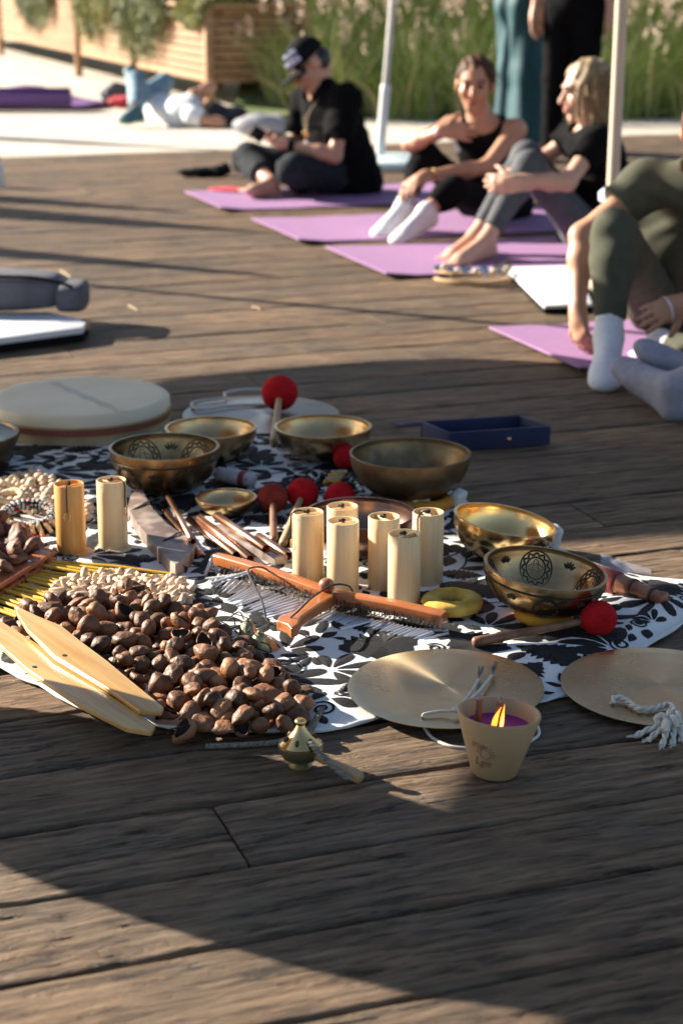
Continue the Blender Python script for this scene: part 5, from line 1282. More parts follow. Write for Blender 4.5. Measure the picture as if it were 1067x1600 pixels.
MB().blob((0,0,0.034),(0.0175,0.0175,0.017),seg=22,ring=14,amp=0.05,seed=2).build('felt_head',M_greyfelt,CM,smooth=180)
tube_open(CM,V((0.003,-0.006,0.036)),gp(302,846,0.046)-V((h.x,h.y,0)),0.0068,M_copper,'handle')
p=gp(380,850); CB=thing('copper_chime','brown wooden bar with four copper tubes beside the bar chime\'s left end','chime',(p.x,p.y,0)); O=V(CB.location)
a=gp(337,822,0.026)-O; b=gp(440,872,0.026)-O; dv=(b-a); MB().box((a+b)/2-V((0,0,0.008)),(dv.length,0.032,0.024),Matrix.Rotation(math.atan2(dv.y,dv.x),3,'Z'),bev=0.002).build('wooden_bar',M_walnut,CB,smooth=30)
for (x0,y0,x1,y1,z0,z1) in ((296,812,369,868,0.020,0.016),(312,810,391,874,0.030,0.018),(338,806,416,858,0.046,0.044),(404,838,451,869,0.030,0.028)):
    tube_open(CB,gp(x0,y0,z0)-O,gp(x1,y1,z1)-O,0.0094,M_copper)
for (x,y) in ((365,830),(392,852),(412,866)):
    c=gp(x,y,0.034)-O; MB().tube(smooth_path([c,c+V((0.008,0.004,0.008)),c+V((0.02,0.0,0.004)),c+V((0.03,0.01,-0.004))],5),0.0013,6).build('tie_cord',M_cord,CB)
# ---------------------------------------------------------------- bar chime with wooden spine
p=gp(500,940); BC=thing('bar_chime','orange varnished wooden spine with rows of short silver rods hanging from both halves','chime',(p.x,p.y,0)); O=V(BC.location)
def spine(x0,y0,x1,y1,z,wd,ht,taper=1.0):
    a=gp(x0,y0,z)-O; b=gp(x1,y1,z)-O; dv=b-a; dh=V((dv.x,dv.y,0)).normalized(); sv_=V((-dh.y,dh.x,0)); n=10; vs=[];fs=[]
    for i in range(n+1):
        t=i/n; w_=wd*(taper+(1-taper)*min(1,t*2.2)); c=a+dv*t+V((0,0,0.004*math.sin(t*PI)))
        for (s,zz) in ((-0.5,-ht*0.5),(0.5,-ht*0.5),(0.5,ht*0.35),(0.32,ht*0.5),(-0.32,ht*0.5),(-0.5,ht*0.35)): vs.append(c+sv_*(w_*s)+V((0,0,zz)))
    for i in range(n):
        for k in range(6): fs.append((i*6+k,i*6+(k+1)%6,(i+1)*6+(k+1)%6,(i+1)*6+k))
    fs.append(tuple(range(6))); fs.append(tuple(n*6+k for k in reversed(range(6))))
    o=MB().add(vs,fs).build('wooden_spine',M_orangewood,BC,smooth=40,bevel=0.0015); return a,b,sv_
aL,bL,sL=spine(338,872,508,926,0.042,0.027,0.022,0.75)
aR,bR,sR=spine(506,930,695,966,0.042,0.028,0.024,1.0)
# cross handle
pts=[(508,909),(524,913),(520,927),(498,940),(472,958),(466,971),(455,977),(448,969),(432,964),(436,957),(457,951),(482,934),(497,920)]
P=[gp(x,y,0.062)-O for x,y in pts]
o=MB().prism([(q.x,q.y) for q in P],0.034,0.056).build('cross_handle',M_orangewood,BC,smooth=40,bevel=0.004,bseg=3)
c=gp(510,914,0.068)-O; MB().blob(c,(0.0155,0.0155,0.014),seg=24,ring=14).build('knob',M_redwood,BC,smooth=180)
# elastic cord
cp=[gp(418,905,0.03)-O,gp(419,892,0.055)-O,gp(405,886,0.075)-O,gp(388,893,0.068)-O,gp(414,936,0.070)-O if False else gp(409,938,0.045)-O,gp(418,970,0.020)-O,gp(436,975,0.020)-O,gp(460,960,0.064)-O,gp(490,932,0.068)-O,gp(522,914,0.072)-O,gp(545,916,0.060)-O,gp(552,928,0.035)-O]
MB().tube(smooth_path(cp,10),0.0019,8).build('elastic_cord',M_cord,BC)
rs=random.Random(17)
def rods(a,b,sv_,x0,y0,x1,y1,n,skew=0.0,t0=0.08,t1=0.97):
    for k in range(n):
        t=t0+(t1-t0)*k/(n-1); root_pt=a+(b-a)*t-sv_*0.010; root_pt.z=0.018
        q=gp(x0+(x1-x0)*k/(n-1)+rs.uniform(-3,3),y0+(y1-y0)*k/(n-1)+rs.uniform(-2,2),0.008)-O
        if rs.random()<0.12: q=q+V((0.018*rs.uniform(-1,1),0.008,0.006))
        dv=(q-root_pt); st=root_pt+dv.normalized()*0.010
        MB().tube([st,q],0.0043,10).build('silver_rod',M_alu,BC)
        MB().tube(smooth_path([st,st+V((0,0.002,0.008)),root_pt+V((0,0,0.010)),root_pt+sv_*0.006+V((0,0,0.012))],4),0.0009,4).build('rod_tie',M_cord,BC)
rods(aL,bL,sL,330,921,400,972,21)
rods(aR,bR,sR,466,982,640,1002,26,t0=0.10,t1=0.96)
# dense cord lashing along the spine's underside
for (a,b,sv_) in ((aL,bL,sL),(aR,bR,sR)):
    mb=MB()
    for k in range(60):
        t=0.2+0.78*k/59 if a is aL else 0.08+0.9*k/59; c=a+(b-a)*t; mb.tube([c-sv_*0.0172+V((rs.uniform(-.002,.002),0,rs.uniform(-0.002,0.006))),c-sv_*0.0185+V((rs.uniform(-.003,.003),0,-0.008)),c-sv_*0.0178+V((rs.uniform(-.003,.003),-0.001,-0.014))],0.0008,4)
    mb.build('lashing',M_cord,BC)
for (x0,y0,x1,y1,z0,z1) in ((333,868,319,904,0.035,0.008),(335,867,341,904,0.036,0.008),(322,905,378,898,0.012,0.030),(330,912,392,893,0.020,0.044),(640,985,690,984,0.016,0.016),(652,993,700,986,0.008,0.012),(661,1000,700,990,0.010,0.014)):
    MB().tube([gp(x0,y0,z0)-O,gp(x1,y1,z1)-O],0.0036,9).build('silver_rod',M_alu,BC)
# ---------------------------------------------------------------- patina bells on a cord
p=gp(395,1005); BE=thing('bell_pair','pair of small patinated brass bells on a thin black cord','bells',(p.x,p.y,0)); O=V(BE.location)
for k,(x,y,rz) in enumerate([(388,992,0.3),(407,1008,-0.2)]):
    c=gp(x,y,0.018)-O; M=Matrix.Translation(c)@Matrix.Rotation(rz,4,'Z')@Matrix.Rotation(R(12 if k else -8),4,'X')
    mb=MB(); n=40; vs=[];fs=[]; prof=[(0.004,0.026),(0.009,0.024),(0.0145,0.016),(0.017,0.006),(0.022,0.0),(0.030,-0.004),(0.028,-0.006),(0.02,-0.003)]
    for (r,z) in prof:
        for i in range(n):
            a=2*PI*i/n; q=1+ (0.16*max(0,math.cos(6*a))*(r-0.017)/0.013 if r>0.018 else 0.03*math.cos(12*a)); vs.append(M@V((r*q*math.cos(a),r*q*math.sin(a),z)))
    for i in range(len(prof)-1):
        for j in range(n): fs.append((i*n+j,i*n+(j+1)%n,(i+1)*n+(j+1)%n,(i+1)*n+j))
    fs.append(tuple(range(n))); MB().add(vs,fs).build('bell',M_patina,BE,smooth=50)
    MB().blob(M@V((0,0,0.028)),(0.0045,0.0045,0.004),seg=10,ring=7).build('crown_loop',M_patina,BE)
cp=[gp(355,985,0.010)-O,gp(372,978,0.016)-O,gp(392,975,0.03)-O,gp(388,987,0.048)-O]
MB().tube(smooth_path(cp,8),0.0016,6).build('cord',M_cord,BE)
cp=[gp(407,1003,0.048)-O,gp(420,1008,0.03)-O,gp(424,1020,0.010)-O,gp(420,1030,0.009)-O]
MB().tube(smooth_path(cp,8),0.0014,6).build('cord',M_cord,BE)
# ---------------------------------------------------------------- brass censer
p=gp(470,1200); CE=thing('censer','small brass incense burner with a pierced conical lid and a wooden handle','incense burner',(p.x,p.y,0)); 
sc=1/ppm(p)
MB().lathe([(0,0.001),(0.018,0.001),(0.019,0.006),(0.014,0.010),(0.016,0.014),(0.028,0.020),(0.0345,0.032),(0.0355,0.041),(0.0335,0.041),(0.031,0.036),(0,0.034)],48).build('bowl',M_patina,CE,smooth=50)
MB().lathe([(0.0325,0.041),(0.033,0.0425),(0.029,0.046),(0.019,0.055),(0.010,0.066),(0.006,0.074),(0.0085,0.0765),(0.0095,0.081),(0.0068,0.084),(0,0.0845)],48).build('lid',M_brassgold,CE,smooth=60)
for k in range(6):
    a=2*PI*k/6+0.3; MB().blob((0.0232*math.cos(a),0.0232*math.sin(a),0.0515),(0.0042,0.0035,0.0058),Matrix.Rotation(a,3,'Z')@Matrix.Rotation(R(-40),3,'Y'),seg=10,ring=7).build('vent_hole',M_ink,CE)
O=V(CE.location); a=V((0.026,-0.018,0.030)); b=gp(566,1217,0.008)-O; dv=(b-a); q=Matrix.Translation(a)@dv.to_track_quat('Z','Y').to_matrix().to_4x4(); Ls=dv.length
MB().lathe([(0,-0.004),(0.008,-0.002),(0.0085,Ls*0.2),(0.006,Ls*0.24),(0.008,Ls*0.5),(0.0105,Ls*0.85),(0.0098,Ls*0.96),(0.005,Ls),(0,Ls)],20,q).build('handle',M_palestick,CE,smooth=50)
# braided incense rope
p=gp(520,1110); RO=thing('rope_incense','grey braided incense ropes lying round the brass burner','incense rope',(p.x,p.y,0)); O=V(RO.location)
def braid(pts,r,name='braid'):
    mb=MB(); sp=smooth_path(pts,12)
    for s in range(3):
        out=[];acc=0
        for i,c in enumerate(sp):
            if i: acc+=(sp[i]-sp[i-1]).length
            t=(sp[min(i+1,len(sp)-1)]-sp[max(i-1,0)]).normalized(); a=t.cross(V((0,0,1))).normalized(); bb=a.cross(t); ph=acc*260+2*PI*s/3; out.append(c+(a*math.cos(ph)+bb*math.sin(ph))*r*0.5)
        mb.tube(out,r*0.6,6)
    return mb.build(name,M_greybraid,RO)
braid([gp(484,1146,0.012)-O,gp(495,1122,0.014)-O,gp(512,1100,0.012)-O,gp(540,1072,0.020)-O],0.0052)
braid([gp(322,1166,0.006)-O,gp(370,1164,0.006)-O,gp(420,1161,0.006)-O,gp(452,1155,0.008)-O],0.0046)
braid([gp(484,1160,0.052)-O,gp(505,1183,0.040)-O,gp(528,1203,0.026)-O,gp(546,1216,0.014)-O],0.0050)
# ---------------------------------------------------------------- candle pot
p=gp(771,1209); CP=thing('candle_pot','tan clay pot candle with purple wax, two wooden wicks and a flame','candle',(p.x,p.y,0.001),(R(-1.5),R(3.5),0))
rt,rb_,hp=0.0655,0.036,0.104
MB().lathe([(0,0.0),(rb_-0.004,0.0),(rb_,0.004),(rb_+(rt-rb_)*0.5,hp*0.5),(rt,hp-0.003),(rt-0.001,hp),(rt-0.0035,hp+0.0005),(rt-0.006,hp-0.002),(rb_+(rt-rb_)*0.55-0.006,hp*0.58),(0,hp*0.58)],72).build('pot',M_clay,CP,smooth=50)
rw=rb_+(rt-rb_)*0.76-0.0052
MB().lathe([(0,hp*0.760),(rw*0.9,hp*0.760),(rw,hp*0.775)],56).build('wax',M_wax,CP,smooth=60)
for k,(x,y) in enumerate(((-0.031,0.010),(0.000,0.006))):
    w_=MB().box((x,y,hp*0.78+0.017),(0.010,0.003,0.040),bev=0.0008).build('wick',M_wick,CP,smooth=30)
    MB().blob((x,y,hp*0.78+0.040),(0.0042,0.003,0.0058),seg=10,ring=7,amp=0.2,seed=k).build('ash_tip',M_ash,w_)
def flame(x,y,z,h,w_,lean,mt,name):
    pts=[];rr=[]
    for i in range(11):
        t=i/10; pts.append((x+lean*t*t,y,z+h*t)); rr.append(max(0.0004,w_*math.sin(PI*(0.12+0.88*t)**0.75)*(1-t*0.35)))
    MB().tube(pts,rr,12).build(name,mt,CP,smooth=180)
flame(-0.008,-0.012,hp*0.77,0.036,0.0048,0.009,M_flame,'flame'); flame(0.004,-0.011,hp*0.77,0.040,0.0036,0.002,M_flame,'flame_tongue'); flame(0.003,-0.0135,hp*0.77,0.024,0.0022,0.002,M_flamecore,'flame_core')
# pressed writing and sun mark, wrapped on the cone
def wrap_text(txt,ang,zc,size,arc=0.0):
    cu=bpy.data.curves.new('t','FONT'); cu.body=txt; cu.size=size; cu.align_x='CENTER'; cu.extrude=0.0004; cu.shear=0.25; cu.resolution_u=3
    o=bpy.data.objects.new('t',cu); COL.objects.link(o); dg=bpy.context.evaluated_depsgraph_get(); me=bpy.data.meshes.new_from_object(o.evaluated_get(dg)); bpy.data.objects.remove(o)
    for v in me.vertices:
        x,y,z=v.co; zz=zc+y-arc*x*x; r=rb_+(rt-rb_)*zz/hp+0.0003+z; a=ang+x/r; v.co=V((r*math.cos(a),r*math.sin(a),zz))
    me.name='pressed_writing'; me.materials.clear(); me.materials.append(M_clay2); o=bpy.data.objects.new('pressed_writing',me); link(o,CP)
M_clay2=mat('pressed_clay',(0.21,0.12,0.06),(0.25,0.15,0.075),rough=0.75,scale=40)
wrap_text('imp',R(-128),0.060,0.017,8); wrap_text('Lge',R(-122),0.028,0.020)
mb=MB()
for k in range(9):
    t=R(-20+k*24); a0=R(-115); pp=[]
    for q in (0.011,0.0155):
        zz=0.050+q*math.sin(t); r=rb_+(rt-rb_)*zz/hp+0.0002; pp.append(V((r*math.cos(a0+q*math.cos(t)/r),r*math.sin(a0+q*math.cos(t)/r),zz)))
    mb.tube(pp,0.0008,5)
pp=[]
for k in range(24):
    t=2*PI*k/24; zz=0.050+0.0085*math.sin(t); r=rb_+(rt-rb_)*zz/hp; pp.append(V((r*math.cos(R(-115)+0.0085*math.cos(t)/r),r*math.sin(R(-115)+0.0085*math.cos(t)/r),zz)))
mb.tube(pp,0.0007,5,closed=True); mb.build('pressed_sun_mark',M_clay2,CP)
# little debris on the boards
rs=random.Random(31); M_straw=mat('straw',(0.42,0.33,0.20),(0.5,0.4,0.26),rough=0.8)
for k,(x,y,L_) in enumerate([(103,430,0.09),(208,483,0.05),(400,483,0.03)]):
    q=gp(x,y); root=thing('straw',['thin bent straw lying on the sunlit deck at upper left','short straw on the sunlit deck beyond the frame drum','tiny pale leaf scrap on the sunlit deck behind the red mallet'][k],'straw',(q.x,q.y,0.001))
    a=rs.uniform(-1.2,-0.6); MB().tube(smooth_path([V((-math.cos(a)*L_,-math.sin(a)*L_,0.003)),V((0,0,0.006)),V((math.cos(a)*L_,math.sin(a)*L_,0.002))],4),0.0025,6).build('stalk',M_straw,root)
# ---------------------------------------------------------------- people: smooth implicit bodies turned into one surface each
class Sdf:
    def __init__(s): s.ops=[]
    def cone(s,a,b,ra,rb,k=0.03,flat=False,cuta=False):
        a=np.array(a,float); b=np.array(b,float); m=max(ra,rb); lo=np.minimum(a,b)-m; hi=np.maximum(a,b)+m; ab=b-a; L2=max(ab@ab,1e-9); L=L2**.5
        def f(X):
            t=np.clip(((X-a)@ab)/L2,0,1); d=np.linalg.norm(X-a-t[...,None]*ab,axis=-1)-(ra+(rb-ra)*t)
            if flat: d=np.maximum(d,((X-b)@ab)/L)
            if cuta: d=np.maximum(d,-((X-a)@ab)/L)
            return d
        s.ops.append(('u',f,lo,hi,k)); return s
    def ell(s,c,r,B=None,k=0.03):
        c=np.array(c,float); r=np.array(r if isinstance(r,(tuple,list)) else (r,)*3,float); Bm=np.eye(3) if B is None else np.array([[x for x in col] for col in B],float)
        m=np.sqrt(((Bm*r[:,None])**2).sum(0)) if B is not None else r
        def f(X):
            q=(X-c)@Bm.T; k0=np.linalg.norm(q/r,axis=-1); k1=np.linalg.norm(q/r**2,axis=-1); return k0*(k0-1)/np.maximum(k1,1e-6)
        s.ops.append(('u',f,c-m,c+m,k)); return s
    def sub(s,fn): s.ops.append(('s',fn,None,None,0)); return s
    def plane(s,p,n):
        p=np.array(p,float); n=np.array(n,float)/np.linalg.norm(n); s.ops.append(('s',lambda X:(X-p)@n,None,None,0)); return s   # keeps the side against n
    def warp(s,fn): s.ops.append(('w',fn,None,None,0)); return s
    def mesh(s,h):
        us=[o for o in s.ops if o[0]=='u']; lo=np.min([o[2] for o in us],0)-4*h-0.02; hi=np.max([o[3] for o in us],0)+4*h+0.02
        n=np.ceil((hi-lo)/h).astype(int)+1; F=np.full(tuple(n),1.0)
        ax=[lo[i]+h*np.arange(n[i]) for i in range(3)]
        for kind,f,l,hh,k in s.ops:
            if kind=='u':
                i0=np.maximum(np.floor((l-k-0.02-3*h-lo)/h).astype(int),0); i1=np.minimum(np.ceil((hh+k+0.02+3*h-lo)/h).astype(int)+1,n)
                sl=tuple(slice(a,b) for a,b in zip(i0,i1)); X=np.stack(np.meshgrid(*[ax[i][i0[i]:i1[i]] for i in range(3)],indexing='ij'),-1)
                d=f(X); e=F[sl]; q=np.clip(0.5+0.5*(e-d)/k,0,1); F[sl]=e+(d-e)*q-k*q*(1-q)
            else:
                X=np.stack(np.meshgrid(*ax,indexing='ij'),-1)
                if kind=='s': F=np.maximum(F,f(X))
                else: F=F+f(X)
        ins=F<0; nx,ny,nz=F.shape
        S=np.zeros((nx-1,ny-1,nz-1,3)); C=np.zeros((nx-1,ny-1,nz-1))
        I=np.stack(np.meshgrid(np.arange(nx-1),np.arange(ny-1),np.arange(nz-1),indexing='ij'),-1).astype(float)
        crn=[(a,b,c) for a in(0,1) for b in(0,1) for c in(0,1)]
        g=lambda A,c:A[c[0]:nx-1+c[0],c[1]:ny-1+c[1],c[2]:nz-1+c[2]]
        for c in crn:
            for axx in range(3):
                if c[axx]==0:
                    d=list(c); d[axx]=1; d=tuple(d); m=g(ins,c)!=g(ins,d)
                    f0,f1=g(F,c)[m],g(F,d)[m]; t=f0/(f0-f1); p=I[m]+np.array(c); p[:,axx]+=t; S[m]+=p; C[m]+=1
        act=C>0; idx=-np.ones(C.shape,int); idx[act]=np.arange(act.sum()); v=lo+h*(S[act]/C[act][:,None]); quads=[]
        for axx in range(3):
            o=[1,1,1]; o[axx]=0; e=[slice(1,-1)]*3; e[axx]=slice(0,-1)
            A=ins[tuple(slice(1,m-1) if i!=axx else slice(0,m-1) for i,m in enumerate(F.shape))]; Bq=ins[tuple(slice(1,m-1) if i!=axx else slice(1,m) for i,m in enumerate(F.shape))]
            m=A!=Bq; P=np.argwhere(m); 
            for i in range(3):
                if i!=axx: P[:,i]+=1
            b,c=[i for i in range(3) if i!=axx]; q=[]
            for (db,dc) in ((-1,-1),(0,-1),(0,0),(-1,0)):
                Q=P.copy(); Q[:,b]+=db; Q[:,c]+=dc; q.append(idx[Q[:,0],Q[:,1],Q[:,2]])
            q=np.stack(q,1); fl=A[m]; 
            if axx==1: fl=~fl
            q[~fl]=q[~fl][:,::-1]; quads.append(q)
        return v,np.concatenate(quads)
def npv(v): return np.array((v.x,v.y,v.z))
def build_sdf(S,name,mt,parent,h,base):
    v,f=S.mesh(h); return mesh_np(name,v-np.array(tuple(base)),f,mt,parent,smooth=True)
def skin(name,c,c2): return mat(name,c,c2,rough=0.45,scale=14,sss=0.12,bump=0.05,bscale=90)
M_skinA=skin('light_skin',(0.52,0.29,0.20),(0.57,0.33,0.23)); M_skinB=skin('tanned_skin',(0.46,0.235,0.145),(0.52,0.275,0.175)); M_skinC=skin('fair_skin',(0.58,0.33,0.235),(0.62,0.37,0.27))
M_blackknit=mat('black_knit',(0.004,0.004,0.005),(0.007,0.007,0.008),rough=0.95,scale=30,bump=0.15,bscale=300,spec=0.08)
M_charcoal=mat('charcoal_denim',(0.012,0.016,0.021),(0.026,0.031,0.038),rough=0.9,spec=0.15,scale=30)
M_greyleg=mat('grey_legging',(0.075,0.078,0.088),(0.10,0.104,0.115),rough=0.8,scale=20,spec=0.2)
M_greyleg2=mat('dark_grey_legging',(0.04,0.043,0.05),(0.06,0.062,0.07),rough=0.7,scale=20)
M_olive=mat('olive_cotton',(0.070,0.072,0.052),(0.088,0.090,0.066),rough=0.9,scale=20,spec=0.1)
M_olivedark=mat('dark_olive_cotton',(0.020,0.020,0.016),(0.028,0.028,0.022),rough=0.9,scale=20)
M_sock=mat('white_sock',(0.66,0.66,0.70),(0.74,0.74,0.78),rough=0.9,scale=60,bump=0.3,bscale=300)
M_socklil=mat('pale_grey_sock',(0.24,0.24,0.30),(0.30,0.30,0.37),rough=0.9,scale=60,bump=0.3,bscale=300)
M_teal=mat('teal_fabric',(0.003,0.050,0.068),(0.005,0.075,0.098),rough=0.7,scale=20)
M_hairbr=mat('brown_hair',(0.045,0.018,0.009),(0.10,0.045,0.022),rough=0.6,spec=0.2,scale=60,stretch=(6,6,0.4),bump=0.4,bscale=80)
M_hairbl=mat('blonde_hair',(0.20,0.135,0.07),(0.38,0.28,0.16),rough=0.45,scale=40,stretch=(8,8,0.3),bump=0.5,bscale=60)
M_hairdk=mat('black_hair',(0.010,0.008,0.008),(0.025,0.02,0.018),rough=0.4,scale=60,bump=0.4,bscale=80)
M_eye=mat('dark_eye',(0.02,0.012,0.01),rough=0.2); M_lip=mat('lip',(0.40,0.10,0.085),rough=0.4); M_brow=mat('eyebrow',(0.05,0.025,0.015),rough=0.8); M_glass=mat('dark_glasses',(0.008,0.008,0.01),rough=0.12)
def frame(f,u):
    f=f.normalized(); r=f.cross(u).normalized(); u=r.cross(f).normalized(); return f,u,r
def head_sdf(S,c,f,u,sc=1.0,neck=None,kk=0.02):
    f,u,r=frame(f,u); B=(npv(r),npv(f),npv(u)); P=lambda a,b,d:npv(c+r*(a*sc)+f*(b*sc)+u*(d*sc))
    S.ell(P(0,-0.012,0.028),(0.074*sc,0.094*sc,0.088*sc),B,kk); S.ell(P(0,0.026,-0.045),(0.055*sc,0.062*sc,0.065*sc),B,kk)
    S.cone(P(-0.012,0.066,-0.096),P(0.012,0.066,-0.096),0.017*sc,0.017*sc,kk)
    S.cone(P(0,0.084,0.012),P(0,0.108,-0.026),0.009*sc,0.013*sc,0.012)
    S.ell(P(0,0.074,0.030),(0.052*sc,0.02*sc,0.013*sc),B,0.012)
    for e in (-1,1):
        S.ell(P(0.034*e,0.056,-0.022),0.029*sc,None,0.02); S.ell(P(0.077*e,-0.008,-0.005),(0.011*sc,0.026*sc,0.033*sc),B,0.01)
    S.ell(P(0,0.083,-0.060),(0.024*sc,0.012*sc,0.012*sc),B,0.01)
    if neck is not None: S.cone(npv(neck),P(0,-0.02,-0.06),0.056*sc,0.052*sc,0.03)
    return f,u,r
def face_parts(root,c,f,u,base,sc=1.0,eyes=True,glasses=False):
    f,u,r=frame(f,u); P=lambda a,b,d:(c+r*(a*sc)+f*(b*sc)+u*(d*sc))-base
    Rm=Matrix((r,f,u)).transposed()
    for e in (-1,1):
        if not glasses:
            MB().blob(P(0.031*e,0.078,0.008),(0.014*sc,0.008*sc,0.0075*sc),Rm,seg=12,ring=8).build('eye',M_eye,root)
            MB().tube([P(0.014*e,0.092,0.026),P(0.032*e,0.089,0.033),P(0.05*e,0.074,0.027)],0.0042*sc,6).build('eyebrow',M_brow,root)
        else:
            MB().blob(P(0.032*e,0.084,0.006),(0.029*sc,0.012*sc,0.020*sc),Rm,seg=14,ring=9).build('sunglass_lens',M_glass,root)
    if glasses:
        mb=MB()
        for e in (-1,1): mb.tube([P(0.058*e,0.07,0.014),P(0.078*e,0.02,0.016),P(0.082*e,-0.02,0.01)],0.0032,6)
        mb.build('sunglass_frame',M_glass,root)
    MB().blob(P(0,0.094,-0.055),(0.022*sc,0.006*sc,0.0045*sc),Rm,seg=12,ring=7).build('lip',M_lip,root); MB().blob(P(0,0.092,-0.065),(0.019*sc,0.007*sc,0.006*sc),Rm,seg=12,ring=7).build('lip',M_lip,root)
def hand_sdf(S,wr,fd,pn,side=1,curl=0.5,sc=1.0,thumb_out=0.8,spread=0.1):
    """wr wrist, fd finger direction, pn palm normal; side gives the thumb's side"""
    fd=fd.normalized(); pn=(pn-fd*pn.dot(fd)).normalized(); lt=fd.cross(pn).normalized()*side
    B=(npv(lt),npv(fd),npv(pn)); S.ell(npv(wr+fd*0.045*sc),(0.040*sc,0.052*sc,0.017*sc),B,0.02); S.cone(npv(wr-fd*0.015),npv(wr+fd*0.03*sc),0.024*sc,0.028*sc,0.02)
    for i,L in enumerate((0.068,0.078,0.074,0.058)):
        off=(1.5-i)*0.0195*sc; p=wr+fd*(0.084-0.006*abs(i-1.2))*sc+lt*off; d=(fd+lt*(1.5-i)*spread).normalized(); S.cone(npv(p-d*0.02),npv(p),0.0095*sc,0.0095*sc,0.008)
        for j,(fr,rr) in enumerate(((0.45,0.0092),(0.30,0.0085),(0.25,0.0075))):
            a=curl*(0.9 if j else 0.6); d=(d*math.cos(a)+pn*math.sin(a)).normalized(); q=p+d*L*fr*sc; S.cone(npv(p),npv(q),rr*sc,rr*0.93*sc,0.006); p=q
    p=wr+fd*0.025*sc+lt*0.034*sc; d=(fd*0.65+lt*thumb_out*0.8+pn*0.35).normalized()
    for L,rr in ((0.038,0.0125),(0.03,0.0105)):
        q=p+d*L*sc; S.cone(npv(p),npv(q),rr*sc,rr*0.9*sc,0.01); p=q; d=(d+fd*0.3+pn*0.2*curl).normalized()
def foot_sdf(S,an,toe,sc=1.0,toes=True,infl=0.0):
    d=(toe-an); dh=V((d.x,d.y,d.z)).normalized(); up=V((0,0,1)) if abs(dh.z)<0.8 else V((0,1,0)); lt=dh.cross(up).normalized(); up=lt.cross(dh)
    L=d.length; B=(npv(lt),npv(dh),npv(up)); i=infl
    S.ell(npv(an-dh*0.025*sc-up*0.045*sc),(0.031*sc+i,0.036*sc+i,0.033*sc+i),B,0.03)
    S.cone(npv(an-up*0.005),npv(an+dh*L*0.62-up*0.040*sc),0.036*sc+i,0.026*sc+i,0.03); S.ell(npv(an+dh*L*0.66-up*0.050*sc),(0.042*sc+i,0.055*sc+i,0.020*sc+i),B,0.025)
    S.cone(npv(an-dh*0.02-up*0.055*sc),npv(an+dh*L*0.6-up*0.055*sc),0.026*sc+i,0.028*sc+i,0.03)
    if toes:
        for k,(o,l,rr) in enumerate(((0.030,0.052,0.012),(0.012,0.050,0.0095),(-0.003,0.046,0.009),(-0.017,0.040,0.0085),(-0.030,0.032,0.008))):
            a=an+dh*L*0.72+lt*o*sc-up*0.053*sc; S.cone(npv(a),npv(a+dh*l*sc),rr*sc,rr*0.9*sc,0.006)
    else: S.ell(npv(an+dh*L*0.86-up*0.052*sc),(0.040*sc+i,0.036*sc+i,0.018*sc+i),B,0.03)
def torso_sdf(S,pel,che,nk,shl,shr,hpl,hpr,sc=1.0,i=0.0,waist=0.85):
    lat=(shl-shr).normalized(); sp=(che-pel).normalized(); fw=lat.cross(sp).normalized(); lat2=(hpl-hpr).normalized(); fw2=lat2.cross(sp).normalized()
    S.ell(npv(pel),(0.155*sc+i,0.115*sc+i,0.12*sc+i),(npv(lat2),npv(fw2),npv(lat2.cross(fw2))),0.05)
    S.ell(npv((pel+che)/2),(0.135*waist*sc+i,0.095*sc+i,0.15*sc+i),(npv(lat),npv(fw),npv(lat.cross(fw))),0.07)
    S.ell(npv(che),(0.150*sc+i,0.105*sc+i,0.155*sc+i),(npv(lat),npv(fw),npv(lat.cross(fw))),0.06)
    S.cone(npv(shl),npv(shr),0.052*sc+i,0.052*sc+i,0.06); S.cone(npv(che),npv(nk),0.085*sc+i,0.055*sc+i,0.05)
def arm_sdf(S,sh,el,wr,sc=1.0,i=0.0,k=0.03):
    S.cone(npv(sh),npv(el),0.047*sc+i,0.037*sc+i,k); m=el.lerp(wr,0.3); S.cone(npv(el),npv(m),0.037*sc+i,0.038*sc+i,k); S.cone(npv(m),npv(wr),0.038*sc+i,0.0235*sc+i,k)
def leg_sdf(S,hp,kn,an,sc=1.0,i=0.0,k=0.04):
    S.cone(npv(hp),npv(kn),0.083*sc+i,0.053*sc+i,k); m=kn.lerp(an,0.32); S.cone(npv(kn),npv(m),0.051*sc+i,0.054*sc+i,k); S.cone(npv(m),npv(an),0.054*sc+i,0.033*sc+i,k)
def sleeve(S,a,b,r0,r1,k=0.03): S.cone(npv(a),npv(b),r0,r1,k,flat=True)
def wrinkle(S,amp,fr=45,seed=0):
    S.warp(lambda X:amp*(np.sin(X[...,0]*fr+3*np.sin(X[...,2]*fr*0.7+seed))*np.sin(X[...,2]*fr*0.8+2*np.sin(X[...,1]*fr*0.5))))
PH=0.0085
def strands(root,c,f,u,mt,n,L,rad,base,seed,back=True):
    fr,uu,r=frame(f,u); rs=random.Random(seed); mb=MB()
    for k in range(n):
        a=rs.uniform(-2.6,2.6); el=rs.uniform(0.15,1.2); d=(fr*(-math.cos(a))+r*math.sin(a))*math.cos(el)+uu*math.sin(el); p=c+d*rad; out=(d-uu*d.dot(uu)).normalized()
        q=L*rs.uniform(0.4,1.1); pts=[p,p+out*rad*0.12-uu*q*0.35,p+out*rad*rs.uniform(0.0,0.3)-uu*q*0.75+r*rs.uniform(-.01,.01),p+out*rad*rs.uniform(-0.1,0.35)-uu*q+r*rs.uniform(-.02,.02)]
        mb.tube([x-base for x in smooth_path(pts,3)],[0.0022]*10,3,cap=False)
    o=mb.build('loose_strands',mt,root,weld=False); tag(o,kind='stuff')
